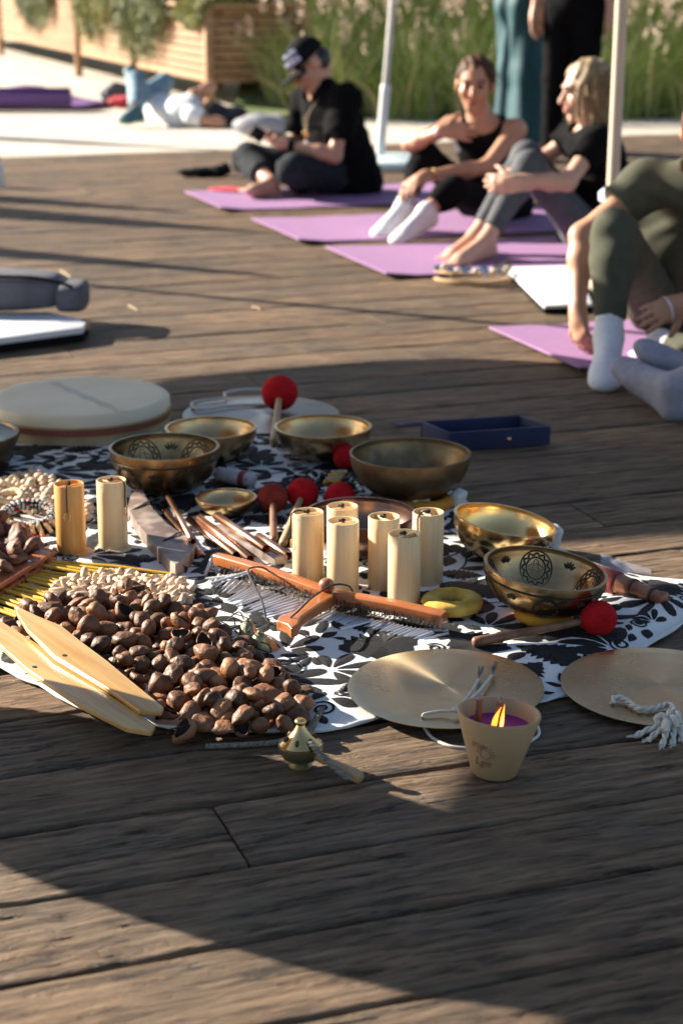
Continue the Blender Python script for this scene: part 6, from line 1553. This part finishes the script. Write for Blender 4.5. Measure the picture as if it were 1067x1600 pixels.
# ---- man in the black cap, cross-legged, seen from his left
def cap_man():
    base=gp(490,303); Y=base.y; root=thing('person','person in black cap and T-shirt sitting cross-legged, looking down at a phone','person',(base.x,Y,0.008))
    shl,shr=wp(541,158,Y-0.12),wp(478,160,Y+0.22); pel=wp(541,268,Y+0.05); che=wp(519,192,Y+0.05); nk=wp(500,142,Y+0.05); hd=wp(482,103,Y+0.03)
    f=V((-0.68,-0.33,-0.66)); u=V((-0.62,-0.1,0.75))
    ell,wrl=wp(523,246,Y-0.22),wp(446,228,Y-0.20); elr,wrr=wp(462,232,Y+0.22),wp(424,215,Y+0.04)
    hpl,hpr=pel+V((-0.02,-0.09,-0.02)),pel+V((-0.02,0.10,-0.02)); knl=wp(458,268,Y-0.30); knr=wp(387,250,Y+0.18); anl=wp(470,292,Y+0.12); anr=wp(424,288,Y-0.20); tor=wp(382,285,Y-0.28); tol=wp(440,300,Y+0.22)
    S=Sdf(); torso_sdf(S,pel,che,nk,shl,shr,hpl,hpr); head_sdf(S,hd,f,u,1.16,nk)
    arm_sdf(S,shl,ell,wrl); arm_sdf(S,shr,elr,wrr); hand_sdf(S,wrl,wp(414,222,Y-0.16)-wrl,V((0,0.5,0.8)),1,0.6); hand_sdf(S,wrr,wp(400,214,Y-0.08)-wrr,V((0,-0.4,0.8)),-1,0.6)
    leg_sdf(S,hpl,knl,anl); leg_sdf(S,hpr,knr,anr); foot_sdf(S,anr,tor); foot_sdf(S,anl,tol)
    build_sdf(S,'body',M_skinA,root,PH,base)
    T=Sdf(); torso_sdf(T,pel+V((0,0,0.02)),che,nk,shl,shr,hpl,hpr,1.05,0.026,1.05); sleeve(T,shl,shl.lerp(ell,0.72),0.085,0.088); sleeve(T,shr,shr.lerp(elr,0.72),0.08,0.082); T.cone(npv(pel+V((0.03,-.02,-.06))),npv(che),0.17,0.15,0.06)
    T.sub(lambda X,c=npv(nk+V((-0.06,-0.02,0.045))):0.085-np.linalg.norm((X-c)*np.array([1,1,0.8]),axis=-1)); wrinkle(T,0.006,38); build_sdf(T,'t_shirt',M_blackknit,root,PH,base)
    T=Sdf(); T.ell(npv(pel+V((0,0,-0.03))),(0.18,0.17,0.14),None,0.05)
    for hp,kn,an in ((hpl,knl,anl),(hpr,knr,anr)):
        T.cone(npv(hp),npv(kn),0.105,0.083,0.05); T.cone(npv(kn),npv(kn.lerp(an,0.66)),0.080,0.068,0.04,flat=True)
    wrinkle(T,0.006,34,2); build_sdf(T,'trousers',M_charcoal,root,PH,base)
    fr,uu,r=frame(f,u); B=(npv(r),npv(fr),npv(uu)); C=Sdf(); c=hd+uu*0.035-fr*0.012; C.ell(npv(c),(0.098,0.120,0.114),B,0.01); C.plane(npv(c-uu*0.006),npv(-uu)); build_sdf(C,'cap_crown',M_blackfab,root,PH,base)
    mb=MB(); vs=[];fs=[]
    for i in range(15):
        a=-1.05+2.1*i/14
        for q,dz in ((0.108,0.0),(0.200-0.022*(a*a),-0.018)):
            p=c+r*(math.sin(a)*q*0.86)+fr*(math.cos(a)*q)+uu*(dz+0.006-0.03*(math.sin(a)**2)); vs.append(p-base)
    for i in range(14): fs.append((2*i,2*i+1,2*i+3,2*i+2))
    o=mb.add(vs,fs).build('cap_brim',M_blackfab,root,smooth=60); m=o.modifiers.new('t','SOLIDIFY'); m.thickness=0.005
    M_patch=mat('cap_lettering',(0.62,0.66,0.85),rough=0.8)
    pm=MB(); rs=random.Random(2)
    for row in range(2):
        for k in range(5):
            a=-0.62+(-0.44+0.22*k); z=0.074-0.036*row; q=V((math.sin(a),math.cos(a),0)); rad=1.012*math.sqrt(max(0.05,1-(z/0.114)**2))
            p=c+r*(q.x*0.098*rad)+fr*(q.y*0.120*rad)+uu*z; Rm=Matrix((r*math.cos(a)-fr*math.sin(a),r*math.sin(a)+fr*math.cos(a),uu)).transposed(); pm.box(p-base,(0.021,0.006,0.030),Rm,bev=0.002)
    pm.build('cap_patch',M_patch,root)
    H=Sdf(); H.ell(npv(hd-fr*0.04-uu*0.01),(0.090,0.090,0.082),B,0.02); H.sub(lambda X,c2=npv(hd+fr*0.02-uu*0.03):0.085-np.linalg.norm(X-c2,axis=-1)); build_sdf(H,'hair',M_hairdk,root,PH,base)
    face_parts(root,hd,f,u,base,1.16,glasses=True)
    ph=(wp(403,212,Y-0.13)); MB().box(ph-base,(0.075,0.012,0.145),Matrix.Rotation(R(35),3,'Y')@Matrix.Rotation(R(60),3,'X'),bev=0.004).build('phone',M_blackfab,root)
    nb_=wp(478,205,Y-0.13)
    MB().tube(smooth_path([wp(497,158,Y-0.10)-base,wp(482,180,Y-0.13)-base,nb_-base,wp(476,182,Y-0.02)-base,wp(486,158,Y+0.04)-base],6),0.0022,6).build('necklace',M_tan,root)
    MB().blob(nb_-base+V((0,-0.012,-0.02)),(0.014,0.006,0.02),seg=14,ring=9).build('pendant',M_brassgold,root)
    w_=wrl.lerp(ell,0.10)-base; d=(ell-wrl).normalized(); 
    MB().tube([w_-d*0.012,w_+d*0.022],0.032,16).build('wristwatch',M_blackfab,root); MB().tube([w_-d*0.034,w_-d*0.018],0.030,16).build('red_wristband',M_red,root)
cap_man()
# ---- woman in black tank top
def tank_woman():
    base=gp(730,345); Y=8.75; root=thing('person','woman in black tank top, white socks, hand raised at her chest, listening','person',(base.x,Y,0.008)); base=V((base.x,Y,0.0))
    shl,shr=wp(806,205,Y+0.0),wp(704,200,Y+0.12); pel=wp(782,322,Y+0.22); che=wp(760,237,Y+0.10); nk=wp(752,190,Y+0.06); hd=wp(742,135,Y+0.02)
    f=V((-0.16,-0.95,-0.12)); u=V((0.03,-0.10,1))
    ell,wrl=wp(760,264,Y-0.14),wp(662,278,Y-0.30); elr,wrr=wp(640,228,Y-0.06),wp(692,206,Y-0.25)
    hpl,hpr=pel+V((0.03,-0.07,-0.02)),pel+V((-0.10,0.03,-0.02)); knr=wp(664,245,Y-0.02); knl=wp(708,300,Y-0.42); anr=wp(630,326,Y-0.33); anl=wp(664,334,Y-0.55); tor=wp(583,356,Y-0.52); tol=wp(610,366,Y-0.72)
    S=Sdf(); torso_sdf(S,pel,che,nk,shl,shr,hpl,hpr,0.93,0,0.8); head_sdf(S,hd,f,u,1.09,nk); arm_sdf(S,shl,ell,wrl,0.95); arm_sdf(S,shr,elr,wrr,0.92)
    hand_sdf(S,wrl,wp(632,300,Y-0.36)-wrl,V((0.1,0.3,-1)),-1,0.35,0.95); hand_sdf(S,wrr,wp(745,210,Y-0.26)-wrr,V((0,1,-0.1)),1,0.15,1.05,1.0)
    leg_sdf(S,hpr,knr,anr,0.92); leg_sdf(S,hpl,knl,anl,0.92); foot_sdf(S,anr,tor,0.9,False); foot_sdf(S,anl,tol,0.9,False); build_sdf(S,'body',M_skinB,root,PH,base)
    T=Sdf(); torso_sdf(T,pel,che,nk,shl.lerp(shr,0.24),shr.lerp(shl,0.24),hpl,hpr,0.94,0.010,0.86)
    T.sub(lambda X,c=npv(nk+V((0,-0.06,0.035))):0.090-np.linalg.norm((X-c)*np.array([1,1,0.9]),axis=-1))
    for s_ in (shl,shr): T.sub(lambda X,c=npv(s_+V((0,-0.02,0.005))):0.068-np.linalg.norm(X-c,axis=-1))
    build_sdf(T,'tank_top',M_blackknit,root,PH,base)
    T=Sdf(); T.ell(npv(pel),(0.165,0.13,0.125),None,0.05)
    for hp,kn,an in ((hpl,knl,anl),(hpr,knr,anr)): T.cone(npv(hp),npv(kn),0.090,0.062,0.05); m=kn.lerp(an,0.3); T.cone(npv(kn),npv(m),0.06,0.062,0.04); T.cone(npv(m),npv(kn.lerp(an,0.72)),0.060,0.044,0.03,flat=True)
    build_sdf(T,'leggings',M_blackknit,root,PH,base)
    for an,to,kn in ((anr,tor,knr),(anl,tol,knl)):
        T=Sdf(); foot_sdf(T,an,to,0.9,False,0.007); T.cone(npv(an.lerp(kn,0.16)),npv(an),0.041,0.043,0.02,cuta=True); build_sdf(T,'sock',M_sock,root,PH,base)
    fr,uu,r=frame(f,u); B=(npv(r),npv(fr),npv(uu)); H=Sdf(); H.ell(npv(hd-fr*0.0240+uu*0.0371),(0.0937,0.1046,0.1025),B,0.02); H.ell(npv(hd-fr*0.0818+uu*0.0000),(0.0763,0.0545,0.0763),B,0.03); H.ell(npv(hd-fr*0.1145+uu*0.0491),(0.0436,0.0382,0.0436),B,0.02)
    H.sub(lambda X,c2=npv(hd+fr*0.0927-uu*0.0382):0.1112-np.linalg.norm((X-c2)@np.array(B).T*np.array([1.15,1,0.85]),axis=-1)); H.warp(lambda X:0.003*np.sin((X-npv(hd))@npv(r)*130+6*np.sin(X[...,2]*20)))
    build_sdf(H,'hair',M_hairbr,root,0.006,base); face_parts(root,hd,f,u,base,1.09)
    strands(root,hd+uu*0.03-fr*0.02,f,u,M_hairbr,40,0.04,0.103,base,1)
    d=(elr-wrr).normalized(); c=wrr-base+d*0.02; MB().tube([c,c+d*0.014],0.031,16).build('bracelet',M_steel,root); d=(ell-wrl).normalized(); c=wrl-base+d*0.05; MB().tube([c,c+d*0.006],0.031,16).build('bracelet',M_brassgold,root)
    MB().tube([wp(708,222,Y-0.25)-base,wp(717,240,Y-0.25)-base],0.009,10).build('white_tube',M_white_paint,root)
tank_woman()
# ---- blonde woman in grey leggings
def blonde():
    Y=7.95; base=gp(850,400); base=V((base.x,Y,0)); root=thing('person','blonde woman in black T-shirt and grey leggings, sitting barefoot, hugging her knees','person',(base.x,Y,0.008))
    shl,shr=wp(930,226,Y-0.06),wp(894,215,Y+0.28); pel=wp(932,356,Y+0.15); che=wp(934,258,Y+0.13); nk=wp(927,208,Y+0.14); hd=wp(915,146,Y+0.12)
    f=V((-0.97,-0.16,-0.12)); u=V((-0.10,0,1))
    ell,wrl=wp(886,288,Y-0.20),wp(800,286,Y-0.28); elr,wrr=wp(850,250,Y+0.30),wp(806,272,Y+0.0)
    hpl,hpr=pel+V((-0.05,-0.10,-0.03)),pel+V((-0.05,0.10,-0.02)); knl=wp(826,262,Y-0.16); knr=wp(822,247,Y+0.02); anl=wp(759,378,Y-0.36); anr=wp(742,372,Y-0.20); tol=wp(694,401,Y-0.58); tor=wp(685,392,Y-0.38)
    S=Sdf(); torso_sdf(S,pel,che,nk,shl,shr,hpl,hpr,0.93,0,0.85); head_sdf(S,hd,f,u,1.09,nk); arm_sdf(S,shl,ell,wrl,0.95); arm_sdf(S,shr,elr,wrr,0.92)
    hand_sdf(S,wrl,wp(768,288,Y-0.26)-wrl,V((0.2,0.9,-0.2)),-1,0.75,0.95); hand_sdf(S,wrr,wp(772,280,Y-0.14)-wrr,V((0.2,-0.5,-0.6)),1,0.6,0.95)
    leg_sdf(S,hpl,knl,anl,0.95); leg_sdf(S,hpr,knr,anr,0.95); foot_sdf(S,anl,tol,0.95); foot_sdf(S,anr,tor,0.95); build_sdf(S,'body',M_skinC,root,PH,base)
    T=Sdf(); torso_sdf(T,pel+V((0.01,0,0.05)),che,nk,shl,shr,hpl,hpr,0.98,0.018,0.98); sleeve(T,shl,shl.lerp(ell,0.50),0.070,0.068); sleeve(T,shr,shr.lerp(elr,0.5),0.068,0.066)
    T.sub(lambda X,c=npv(nk+V((-0.05,-0.02,0.04))):0.075-np.linalg.norm(X-c,axis=-1)); wrinkle(T,0.004,40,1); build_sdf(T,'t_shirt',M_blackknit,root,PH,base)
    T=Sdf(); T.ell(npv(pel+V((-0.02,0,-0.03))),(0.16,0.15,0.12),None,0.05)
    for hp,kn,an in ((hpl,knl,anl),(hpr,knr,anr)): T.cone(npv(hp),npv(kn),0.092,0.062,0.05); m=kn.lerp(an,0.3); T.cone(npv(kn),npv(m),0.06,0.061,0.04); T.cone(npv(m),npv(kn.lerp(an,0.86)),0.060,0.042,0.03,flat=True)
    build_sdf(T,'leggings',M_greyleg,root,PH,base)
    fr,uu,r=frame(f,u); B=(npv(r),npv(fr),npv(uu)); H=Sdf(); H.ell(npv(hd-fr*0.0218+uu*0.0392),(0.0981,0.1134,0.1046),B,0.02); H.ell(npv(hd-fr*0.0491-uu*0.0654),(0.1003,0.0818,0.1254),B,0.03)
    H.sub(lambda X,c2=npv(hd+fr*0.1090-uu*0.0491):0.1145-np.linalg.norm((X-c2)@np.array(B).T*np.array([0.95,1,0.8]),axis=-1)); H.warp(lambda X:0.005*np.sin((X-npv(hd))@npv(fr)*110+5*np.sin(X[...,2]*18))*np.sin((X-npv(hd))@npv(r)*60)); H.plane(npv(hd-uu*0.1799),npv(-uu))
    strands(root,hd+uu*0.03-fr*0.03,f,u,M_hairbl,260,0.20,0.106,base,2)
    build_sdf(H,'hair',M_hairbl,root,0.006,base); face_parts(root,hd,f,u,base,1.09)
blonde()
# ---- person in olive at the right edge
def olive():
    Y=5.75; base=gp(1010,560); base=V((base.x,Y,0)); root=thing('person','person in olive clothes and white socks bending forward at the right edge','person',(base.x,Y,0.008))
    shr,shl=wp(1012,290,Y+0.12),wp(1140,300,Y+0.0); pel=wp(1085,500,Y+0.46); che=wp(1062,372,Y+0.32); nk=wp(1100,275,Y+0.05); hd=wp(1105,215,Y-0.05)
    f=V((-0.25,-0.7,-0.6)); u=V((-0.1,-0.6,0.8))
    elr,wrr=wp(908,372,Y+0.06),wp(902,492,Y-0.08); ell,wrl=wp(1150,450,Y-0.30),wp(1066,478,Y-0.36)
    hpr,hpl=pel+V((-0.12,-0.03,0.0)),pel+V((0.05,-0.10,-0.02)); knr=wp(960,368,Y-0.22); anr=wp(950,530,Y-0.36); tor=wp(944,584,Y-0.60); knl=wp(1120,570,Y-0.35); anl=wp(1030,540,Y-0.15); tol=wp(985,545,Y-0.05)
    S=Sdf(); torso_sdf(S,pel,che,nk,shl,shr,hpl,hpr,1.0); head_sdf(S,hd,f,u,1.0,nk); arm_sdf(S,shr,elr,wrr,1.0); arm_sdf(S,shl,ell,wrl)
    hand_sdf(S,wrr,wp(908,535,Y-0.12)-wrr,V((0.7,0.5,0.1)),-1,0.9,1.0); hand_sdf(S,wrl,wp(1010,500,Y-0.40)-wrl,V((-0.2,0.7,-0.5)),1,0.35,1.0)
    leg_sdf(S,hpr,knr,anr,1.0); leg_sdf(S,hpl,knl,anl); foot_sdf(S,anr,tor,1.0,False); foot_sdf(S,anl,tol,1.0,False); build_sdf(S,'body',M_skinB,root,0.0075,base)
    T=Sdf(); torso_sdf(T,pel+V((0,0,0.04)),che,nk,shl,shr,hpl,hpr,1.06,0.02,1.08); sleeve(T,shr,shr.lerp(elr,0.45),0.078,0.076); sleeve(T,shl,shl.lerp(ell,0.5),0.075,0.075); T.cone(npv(pel+V((-.06,-.05,0.0))),npv(che+V((-.03,-.02,-.05))),0.15,0.14,0.06); T.sub(lambda X,c=npv(nk+V((0.0,-0.04,0.05))):0.08-np.linalg.norm(X-c,axis=-1)); wrinkle(T,0.005,36); build_sdf(T,'t_shirt',M_olive,root,PH,base)
    T=Sdf(); T.ell(npv(pel),(0.18,0.16,0.13),None,0.05)
    for hp,kn,an,e in ((hpr,knr,anr,0.84),(hpl,knl,anl,0.8)): T.cone(npv(hp),npv(kn),0.100,0.066,0.05); m=kn.lerp(an,0.3); T.cone(npv(kn),npv(m),0.066,0.067,0.04); T.cone(npv(m),npv(kn.lerp(an,e)),0.066,0.047,0.03,flat=True)
    wrinkle(T,0.003,40,4); build_sdf(T,'leggings',M_olive,root,PH,base)
    for an,to,kn in ((anr,tor,knr),(anl,tol,knl)):
        T=Sdf(); foot_sdf(T,an,to,1.0,False,0.008); T.cone(npv(an.lerp(kn,0.22)),npv(an),0.043,0.045,0.02,cuta=True); build_sdf(T,'sock',M_sock,root,0.0075,base)
    fr,uu,r=frame(f,u); B=(npv(r),npv(fr),npv(uu)); H=Sdf(); H.ell(npv(hd-fr*0.022+uu*0.034),(0.088,0.100,0.096),B,0.02); H.ell(npv(hd-fr*0.09-uu*0.05),(0.05,0.05,0.12),B,0.03); H.sub(lambda X,c2=npv(hd+fr*0.085-uu*0.035):0.102-np.linalg.norm(X-c2,axis=-1)); build_sdf(H,'hair',M_hairbr,root,PH,base); face_parts(root,hd,f,u,base)
    d=(ell-wrl).normalized(); c=wrl.lerp(wp(1010,500,Y-0.40),0.45)-base; MB().tube([c,c-d*0.006],0.042,16,cap=False).build('white_band',M_white_paint,root)
olive()
# ---- person outside the right edge whose socked feet reach into the picture
def feet_person():
    base=V((1.35,5.0,0)); root=thing('person','person at the right edge of whom only two pale grey socked feet show','person',(1.35,5.0,0.0))
    an1=wp(1052,622,4.86); an2=wp(1100,600,5.0); an1.z=0.085; an2.z=0.095; t1=wp(972,566,5.05); t2=wp(1010,548,5.10); t1.z=0.16; t2.z=0.20
    kn1=an1+V((0.36,-0.02,0.20)); kn2=an2+V((0.36,0.04,0.22)); hp1=V((kn1.x+0.40,kn1.y+0.02,0.12)); hp2=V((kn2.x+0.38,kn2.y+0.03,0.12)); pel=(hp1+hp2)/2+V((0.03,0,0.01)); che=pel+V((0.10,0,0.34)); nk=che+V((0.0,0,0.20)); shl=che+V((0.01,-0.17,0.13)); shr=che+V((0.01,0.17,0.13)); hd=nk+V((-0.03,0,0.16))
    S=Sdf(); torso_sdf(S,pel,che,nk,shl,shr,hp1,hp2,0.95); head_sdf(S,hd,V((-1,0,-0.1)),V((0,0,1)),1.0,nk); leg_sdf(S,hp1,kn1,an1,0.95); leg_sdf(S,hp2,kn2,an2,0.95); foot_sdf(S,an1,t1,0.95,False); foot_sdf(S,an2,t2,0.95,False)
    for sh in (shl,shr):
        el=sh+V((0.10,(-0.06 if sh is shl else 0.06),-0.26)); wr=el+V((0.10,0,-0.22)); arm_sdf(S,sh,el,wr); hand_sdf(S,wr,V((0.7,0,-0.7)),V((-0.5,0,-0.6)),1,0.3)
    build_sdf(S,'body',M_skinA,root,PH,base)
    T=Sdf(); torso_sdf(T,pel,che,nk,shl,shr,hp1,hp2,1.0,0.015,1.0); T.sub(lambda X,c=npv(nk+V((-0.04,0,0.05))):0.08-np.linalg.norm(X-c,axis=-1)); build_sdf(T,'t_shirt',M_charcoal,root,PH,base)
    T=Sdf(); T.ell(npv(pel),(0.16,0.16,0.12),None,0.05)
    for hp,kn,an in ((hp1,kn1,an1),(hp2,kn2,an2)): T.cone(npv(hp),npv(kn),0.095,0.066,0.05); T.cone(npv(kn),npv(kn.lerp(an,0.8)),0.064,0.05,0.03,flat=True)
    build_sdf(T,'trousers',M_greyleg2,root,PH,base)
    for an,to,kn in ((an1,t1,kn1),(an2,t2,kn2)):
        T=Sdf(); foot_sdf(T,an,to,0.98,False,0.008); T.cone(npv(an.lerp(kn,0.35)),npv(an),0.046,0.045,0.02,cuta=True); build_sdf(T,'sock',M_socklil,root,0.0075,base)
    H=Sdf(); H.ell(npv(hd+V((0.02,0,0.035))),(0.098,0.088,0.096),None,0.02); H.sub(lambda X,c2=npv(hd+V((-0.085,0,-0.035))):0.102-np.linalg.norm(X-c2,axis=-1)); build_sdf(H,'hair',M_hairdk,root,PH,base); face_parts(root,hd,V((-1,0,-0.1)),V((0,0,1)),base)
feet_person()
# ---- two people standing behind
def standing(label,px,Y,mt_top,mt_leg,wide,face,armpx=None,sk=M_skinA,hair=M_hairdk,stance=0.09):
    x=wp(px,200,Y).x; base=V((x,Y,0)); root=thing('person',label,'person',(x,Y,0.0)); fd=V(face).normalized(); lt=V((0,0,1)).cross(fd)
    pel=base+V((0,0,0.94)); che=base+V((0,0,1.30)); nk=base+V((0,0,1.48)); hd=base+V((0,0,1.62))+fd*0.02; shl=che+lt*0.17+V((0,0,0.13)); shr=che-lt*0.17+V((0,0,0.13)); hpl=pel+lt*0.09; hpr=pel-lt*0.09
    anl=base+lt*stance+V((0,0,0.09)); anr=base-lt*stance+V((0,0,0.09))+fd*0.05; knl=hpl.lerp(anl,0.5)+fd*0.02; knr=hpr.lerp(anr,0.5)+fd*0.02
    S=Sdf(); torso_sdf(S,pel,che,nk,shl,shr,hpl,hpr); head_sdf(S,hd,fd,V((0,0,1)),1.0,nk); leg_sdf(S,hpl,knl,anl); leg_sdf(S,hpr,knr,anr); foot_sdf(S,anl,anl+fd*0.2+V((0,0,-0.02))); foot_sdf(S,anr,anr+fd*0.2+V((0,0,-0.02)))
    for sh,sg in ((shl,1),(shr,-1)):
        el=sh+lt*0.05*sg+V((0,0,-0.28)); wr=el+lt*0.02*sg+fd*0.06+V((0,0,-0.25)); arm_sdf(S,sh,el,wr); hand_sdf(S,wr,V((0,0,-1))+fd*0.1,-lt*sg+fd*0.2,1 if sg>0 else -1,0.25)
    build_sdf(S,'body',sk,root,0.0095,base)
    T=Sdf(); torso_sdf(T,pel+V((0,0,0.06)),che,nk,shl,shr,hpl,hpr,1.0,0.016,1.0); sleeve(T,shl,shl.lerp(shl+lt*0.05+V((0,0,-0.28)),0.6),0.066,0.066); sleeve(T,shr,shr.lerp(shr-lt*0.05+V((0,0,-0.28)),0.6),0.066,0.066); T.sub(lambda X,c=npv(nk+fd*0.05+V((0,0,0.05))):0.08-np.linalg.norm(X-c,axis=-1)); build_sdf(T,'t_shirt',mt_top,root,0.0095,base)
    T=Sdf(); T.ell(npv(pel),(0.165,0.15,0.13),None,0.05)
    if wide:
        for hp,kn,an in ((hpl,knl,anl),(hpr,knr,anr)): T.cone(npv(hp),npv(kn),0.115,0.115,0.05); T.cone(npv(kn),npv(an+V((0,0,-0.03))),0.115,0.135,0.05,flat=True)
        T.warp(lambda X,b=npv(base):0.007*np.sin(np.arctan2(X[...,1]-b[1],X[...,0]-b[0])*7+3*np.sin(X[...,2]*4)))
    else:
        for hp,kn,an in ((hpl,knl,anl),(hpr,knr,anr)): T.cone(npv(hp),npv(kn),0.108,0.078,0.05); T.cone(npv(kn),npv(an),0.078,0.070,0.04,flat=True)
        wrinkle(T,0.004,30)
    build_sdf(T,'trousers',mt_leg,root,0.0095,base)
    fr,uu,r=frame(fd,V((0,0,1))); B=(npv(r),npv(fr),npv(uu)); H=Sdf(); H.ell(npv(hd-fr*0.022+uu*0.034),(0.088,0.100,0.096),B,0.02); H.ell(npv(hd-fr*0.06-uu*0.08),(0.08,0.05,0.12),B,0.03); H.sub(lambda X,c2=npv(hd+fr*0.085-uu*0.035):0.102-np.linalg.norm(X-c2,axis=-1)); build_sdf(H,'hair',hair,root,0.0095,base); face_parts(root,hd,fd,V((0,0,1)),base)
standing('person standing behind the seated women in wide teal trousers',806,12.3,M_teal,M_teal,True,(0.9,0.3,0))
standing('person standing behind the blonde woman in black trousers, one arm hanging',890,11.6,M_blackknit,M_blackknit,False,(-0.35,-0.9,0),stance=0.105)
# ---- person lying on the sand by the planter
def lying():
    Y=14.2; base=gp(280,195); base=V((base.x,base.y,-0.012)); Y=base.y; root=thing('person','dark-haired person in white top and jeans lying on the sand, arms round the head','person',(base.x,Y,-0.012))
    hd=wp(326,178,Y+0.05); nk=wp(310,178,Y+0.02); che=wp(285,176,Y+0.05); pel=wp(238,172,Y+0.45)
    for p in (hd,): pass
    f=V((-0.30,-0.35,0.85)); u=V((0.85,-0.30,0.2)); shl=wp(302,190,Y-0.12); shr=wp(300,160,Y+0.25); shl.z=max(shl.z,0.07)
    hpl=wp(236,178,Y+0.35); hpr=wp(238,164,Y+0.60); knl=wp(212,126,Y+0.40); knr=wp(258,128,Y+0.75); anl=wp(212,172,Y-0.05); anr=wp(212,150,Y+0.5); tol=wp(190,176,Y-0.12); tor=wp(205,108,Y+0.60)
    ell=wp(345,192,Y-0.20); wrl=wp(318,190,Y-0.15); elr=wp(330,135,Y+0.2); wrr=wp(302,146,Y+0.10)
    S=Sdf(); torso_sdf(S,pel,che,nk,shl,shr,hpl,hpr,0.95); head_sdf(S,hd,f,u,1.0,nk); arm_sdf(S,shl,ell,wrl); arm_sdf(S,shr,elr,wrr); hand_sdf(S,wrl,V((-1,0,0.1)),V((0,0.2,1)),1,0.4); hand_sdf(S,wrr,V((0.6,-0.3,-0.5)),V((0,-0.6,-0.6)),1,0.4)
    leg_sdf(S,hpl,knl,anl); leg_sdf(S,hpr,knr,anr); foot_sdf(S,anl,tol); foot_sdf(S,anr,tor); build_sdf(S,'body',M_skinB,root,0.0095,base)
    T=Sdf(); torso_sdf(T,pel.lerp(che,0.25),che,nk,shl,shr,hpl,hpr,1.0,0.018,1.05); sleeve(T,shl,shl.lerp(ell,0.35),0.07,0.07); sleeve(T,shr,shr.lerp(elr,0.35),0.07,0.07); T.sub(lambda X,c=npv(nk+V((0.03,0,0.03))):0.075-np.linalg.norm(X-c,axis=-1)); build_sdf(T,'white_top',M_whitefab,root,0.0095,base)
    M_jean=mat('pale_blue_denim',(0.13,0.22,0.28),(0.25,0.36,0.42),rough=0.8,scale=9); M_jeand=mat('navy_denim',(0.02,0.04,0.08),(0.03,0.06,0.11),rough=0.8,scale=9)
    T=Sdf(); T.ell(npv(pel),(0.15,0.15,0.12),None,0.05)
    for hp,kn,an in ((hpl,knl,anl),(hpr,knr,anr)): T.cone(npv(hp),npv(kn),0.10,0.072,0.05); T.cone(npv(kn),npv(kn.lerp(an,0.9)),0.070,0.055,0.03,flat=True)
    build_sdf(T,'jeans',M_jean,root,0.0095,base)
    for an,to in ((anl,tol),(anr,tor)):
        T=Sdf(); foot_sdf(T,an,to,1.05,False,0.010); build_sdf(T,'shoe',M_turqd,root,0.0095,base)
    fr,uu,r=frame(f,u); B=(npv(r),npv(fr),npv(uu)); H=Sdf(); H.ell(npv(hd-fr*0.03+uu*0.045),(0.10,0.12,0.11),B,0.02); H.ell(npv(hd-fr*0.05+uu*0.16),(0.10,0.06,0.15),B,0.04); H.sub(lambda X,c2=npv(hd+fr*0.09-uu*0.05):0.10-np.linalg.norm(X-c2,axis=-1)); build_sdf(H,'hair',M_hairdk,root,0.0095,base); face_parts(root,hd,f,u,base)
    c=hd+V((-0.05,-0.13,0.08))-base; MB().tube([c+V((0.02*math.cos(2*PI*k/16),-0.01,0.02*math.sin(2*PI*k/16))) for k in range(16)],0.005,8,closed=True).build('hoop_earring',M_steel,root)
M_turqd=mat('teal_shoe',(0.03,0.10,0.12),(0.05,0.14,0.16),rough=0.6)
lying()
